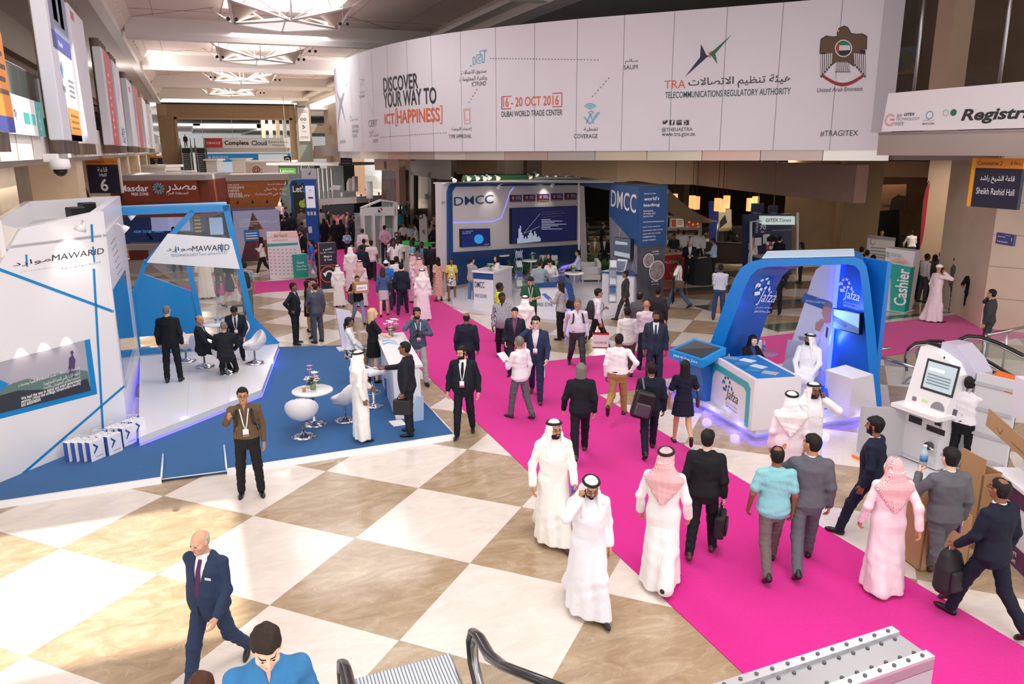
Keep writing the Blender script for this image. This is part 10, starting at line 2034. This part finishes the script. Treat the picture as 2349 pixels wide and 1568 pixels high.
# ---- far crowd on the carpet and at the round lounge
CROWD=[(649,439,'grey jacketed man at the back by the orange kiosk','suit:#8f8b88,#d5d3d3,-',350,0),(659,455,'person in a denim blue jacket by the orange kiosk','untuck:#5a6c8c,#2c2f3c',0,0),(668,453,'person in a pink checked headscarf by the blue arch','kand:#eadfe2',10,'shemagh'),(681,450,'man in a dark blue suit below the blue arch','suit:#2a3a5c,#dfe2ea,-',180,0),(649,465,'man in a white shirt beside the tower poster','shirt:#e9e4e2,#5c4a44',90,0),(656,475,'man in a navy suit talking beside the tower poster','suit:#232c44,#dfe2ea,-',100,0),(679,462,'white shirted man with a black strap among the far crowd','shirt:#e9e7ea,#1d1e24',0,0),(697,463,'man in a black suit facing us left of the totem','suit:#1a1c24,#ececf0,-',180,0),(691,479,'bald man in a taupe suit walking away','suit:#7c7672,#d0cece,-',5,'bald'),(717,479,'man in a black suit right of the totem foot','suit:#1d2230,#d9dae0,-',20,0),(729,459,'person in a coral pink shirt right of the totem','shirt:#d97f84,#5a3a40',30,0),(735,461,'person in a cream shirt beside the coral shirt','shirt:#dcd5c4,#3a3a40',10,0),(736,479,'man in a light grey suit walking away under the totem','suit:#a09c9a,#d5d3d3,-',0,0),(652,495,'black suited man with his back to us by the poster','suit:#1b1b20,#d0d0d4,-',340,'bald'),(667,488,'man in navy in the dense left of the crowd','suit:#1e2434,#d9dae0,-',20,0),(704,492,'man in a pale taupe shirt behind the green T-shirt','untuck:#aba29c,#4a4744',5,0),(692,508,'dark grey T-shirted man above the bearded suit','tee:#45434a,#2a2a30',10,0),(742,501,'woman in a black abaya, left of three','abaya:#17161a',0,'hijab'),(766,504,'woman in a black abaya, middle of three','abaya:#18171b',10,'hijab'),(781,503,'woman in a black abaya, right of three','abaya:#17161a',350,'hijab'),(752,481,'person in a dark navy top and cap in the crowd','tee:#2a2438,#2a2a34',90,0),(776,489,'person in salmon pink holding their head','tee:#e08a8a,#6c3a44',180,'head'),(799,475,'man in a white shirt against the dark round panel','shirt:#e6e8f0,#2c303c',90,0),(797,486,'bald man in front of the white shirt','tee:#b9a39c,#3a3a40',90,'bald'),(802,493,'man in a dark suit bending in the crowd','suit:#232a3c,#cdd6e6,-',300,0),(813,495,'man in a long black coat from behind','suit:#1c1b1f,#c9c9cd,-',0,0),(822,490,'man in a lilac shirt by the house stand','shirt:#c3c4de,#3a3c4a',270,0),(748,452,'man in black seated on the white deck edge, left','suit:#1d1d22,#c9c9cc,-',10,0),(767,448,'man in black on the white deck edge, right','suit:#1d1d22,#c9c9cc,-',0,0),(816,434,'grey shirted person behind the curved parapet','tee:#8a8784,#2a2a2e',90,0),(840,432,'light shirted person behind the curved parapet','tee:#a9a5a0,#2a2a2e',90,0),(828,446,'dark person at the parapet rim','tee:#3a2f2c,#232326',180,0),(850,450,'seated person in red brown by the drum lamp','tee:#6a4a40,#232326',180,0),(869,441,'person in a cream jacket in the dim lounge','suit:#9a8a72,#c9c4c0,-',180,0),(886,444,'person in black before the mural, first','suit:#1c1a1d,#b9b5b2,-',180,0),(898,445,'person in black with pale hair before the mural','suit:#232022,#c4b08a,-',180,0),(913,442,'man in black before the mural, third','suit:#19181c,#b9b5b2,-',200,0),(921,444,'dark haired man in black by the stone pier','suit:#1d1b1e,#8a8684,-',180,0),(929,448,'person in dark brown by the stone pier','tee:#3f352e,#232326',170,0),(940,444,'man in white before the dark glass shop front','tee:#d9d6d8,#2a2a2e',190,0),(928,464,'man in a teal blue T-shirt in the dim lounge','tee:#2f5878,#26282e',60,0),(942,463,'woman in dusty pink in the dim lounge','tee:#9a7478,#26282e',180,'fem'),(950,468,'man in a white shirt with braces in the dim lounge','tee:#d8d6d8,#26282e',270,0),(918,483,'person in a turquoise T-shirt behind the house stand','tee:#2f8aa6,#26282e',30,0),(957,490,'person in black left of the pylon','tee:#1f1c1f,#222226',180,0),(972,489,'robed man in white behind the pylon','kand:#dcdadc',160,'ghutra'),(985,487,'man in a suit between pylon and navy stand','suit:#1e1f26,#d6d6da,-',250,0),(996,494,'robed man in a red checked headscarf by the navy stand','kand:#e6dadc',330,'shemagh')]
rnd=random.Random(5)
for k,(x,y,lab,fit,hd,ex)in en_(CROWD):
 kw=dict(h=1.72+.03*(k%3),skin='lmbmb'[k%5],legs=('relax','relax2','stand')[k%3],hair=('short','thick')[k%2])
 if ex=='hijab':kw.update(fem=True,hat='hijab',hatc='#18171b',h=1.64)
 elif ex=='shemagh':kw.update(hat='ghutraback' if hd<90 or hd>270 else 'ghutra',hatc='shemagh')
 elif ex=='ghutra':kw.update(hat='ghutra')
 elif ex=='bald':kw.update(hair='bald')
 elif ex=='fem':kw.update(fem=True,hair='long')
 elif ex=='head':kw.update(ar='neck',al='neck')
 p_(x,y,lab,fit,hd,**kw)
for k,(x,y,lab,fit,hd)in en_(((925,510,'man in white with sunglasses on his head, seated at the low wall','tee:#dbe2ea,#23262e',200),(940,513,'man in pale blue seated in the middle of the low wall','tee:#cdd8e0,#23262e',180),(953,515,'man in white seated at the right of the low wall','tee:#e4e2e4,#23262e',270),(994,515,'man in navy seated behind the green table','shirt:#2a3346,#22242a',240),(985,512,'person in white seated behind the man in navy','tee:#dcdce0,#22242a',250))):
 p_(x,y,lab,fit,hd,h=1.72,seat=.47,legs='sit',ar='lap',al='lap',skin='mblmb'[k])
 q=P(x,y,1.3);t=TH('lounge_seat','low seat under the '+lab.split(',')[0],'seat',(q[0],q[1],0));MB().box(q[0]-.25,q[1]-.25,0,q[0]+.25,q[1]+.25,.44,.02).B('cushion',mt('5b534e',ro=.7),t)
p_(424,308,'man in a dark suit at the top of the far left escalator','suit:#1a1b20,#3a3a40,-',0,h=1.76,z=5.8)
for x,y,lab in((222,256,'person in black at the left mezzanine rail, nearer one'),(229,263,'person in black at the left mezzanine rail, farther one')):p_(x,y,lab,'tee:#232327,#232327',90,h=1.74,z=5.6,skin='b')
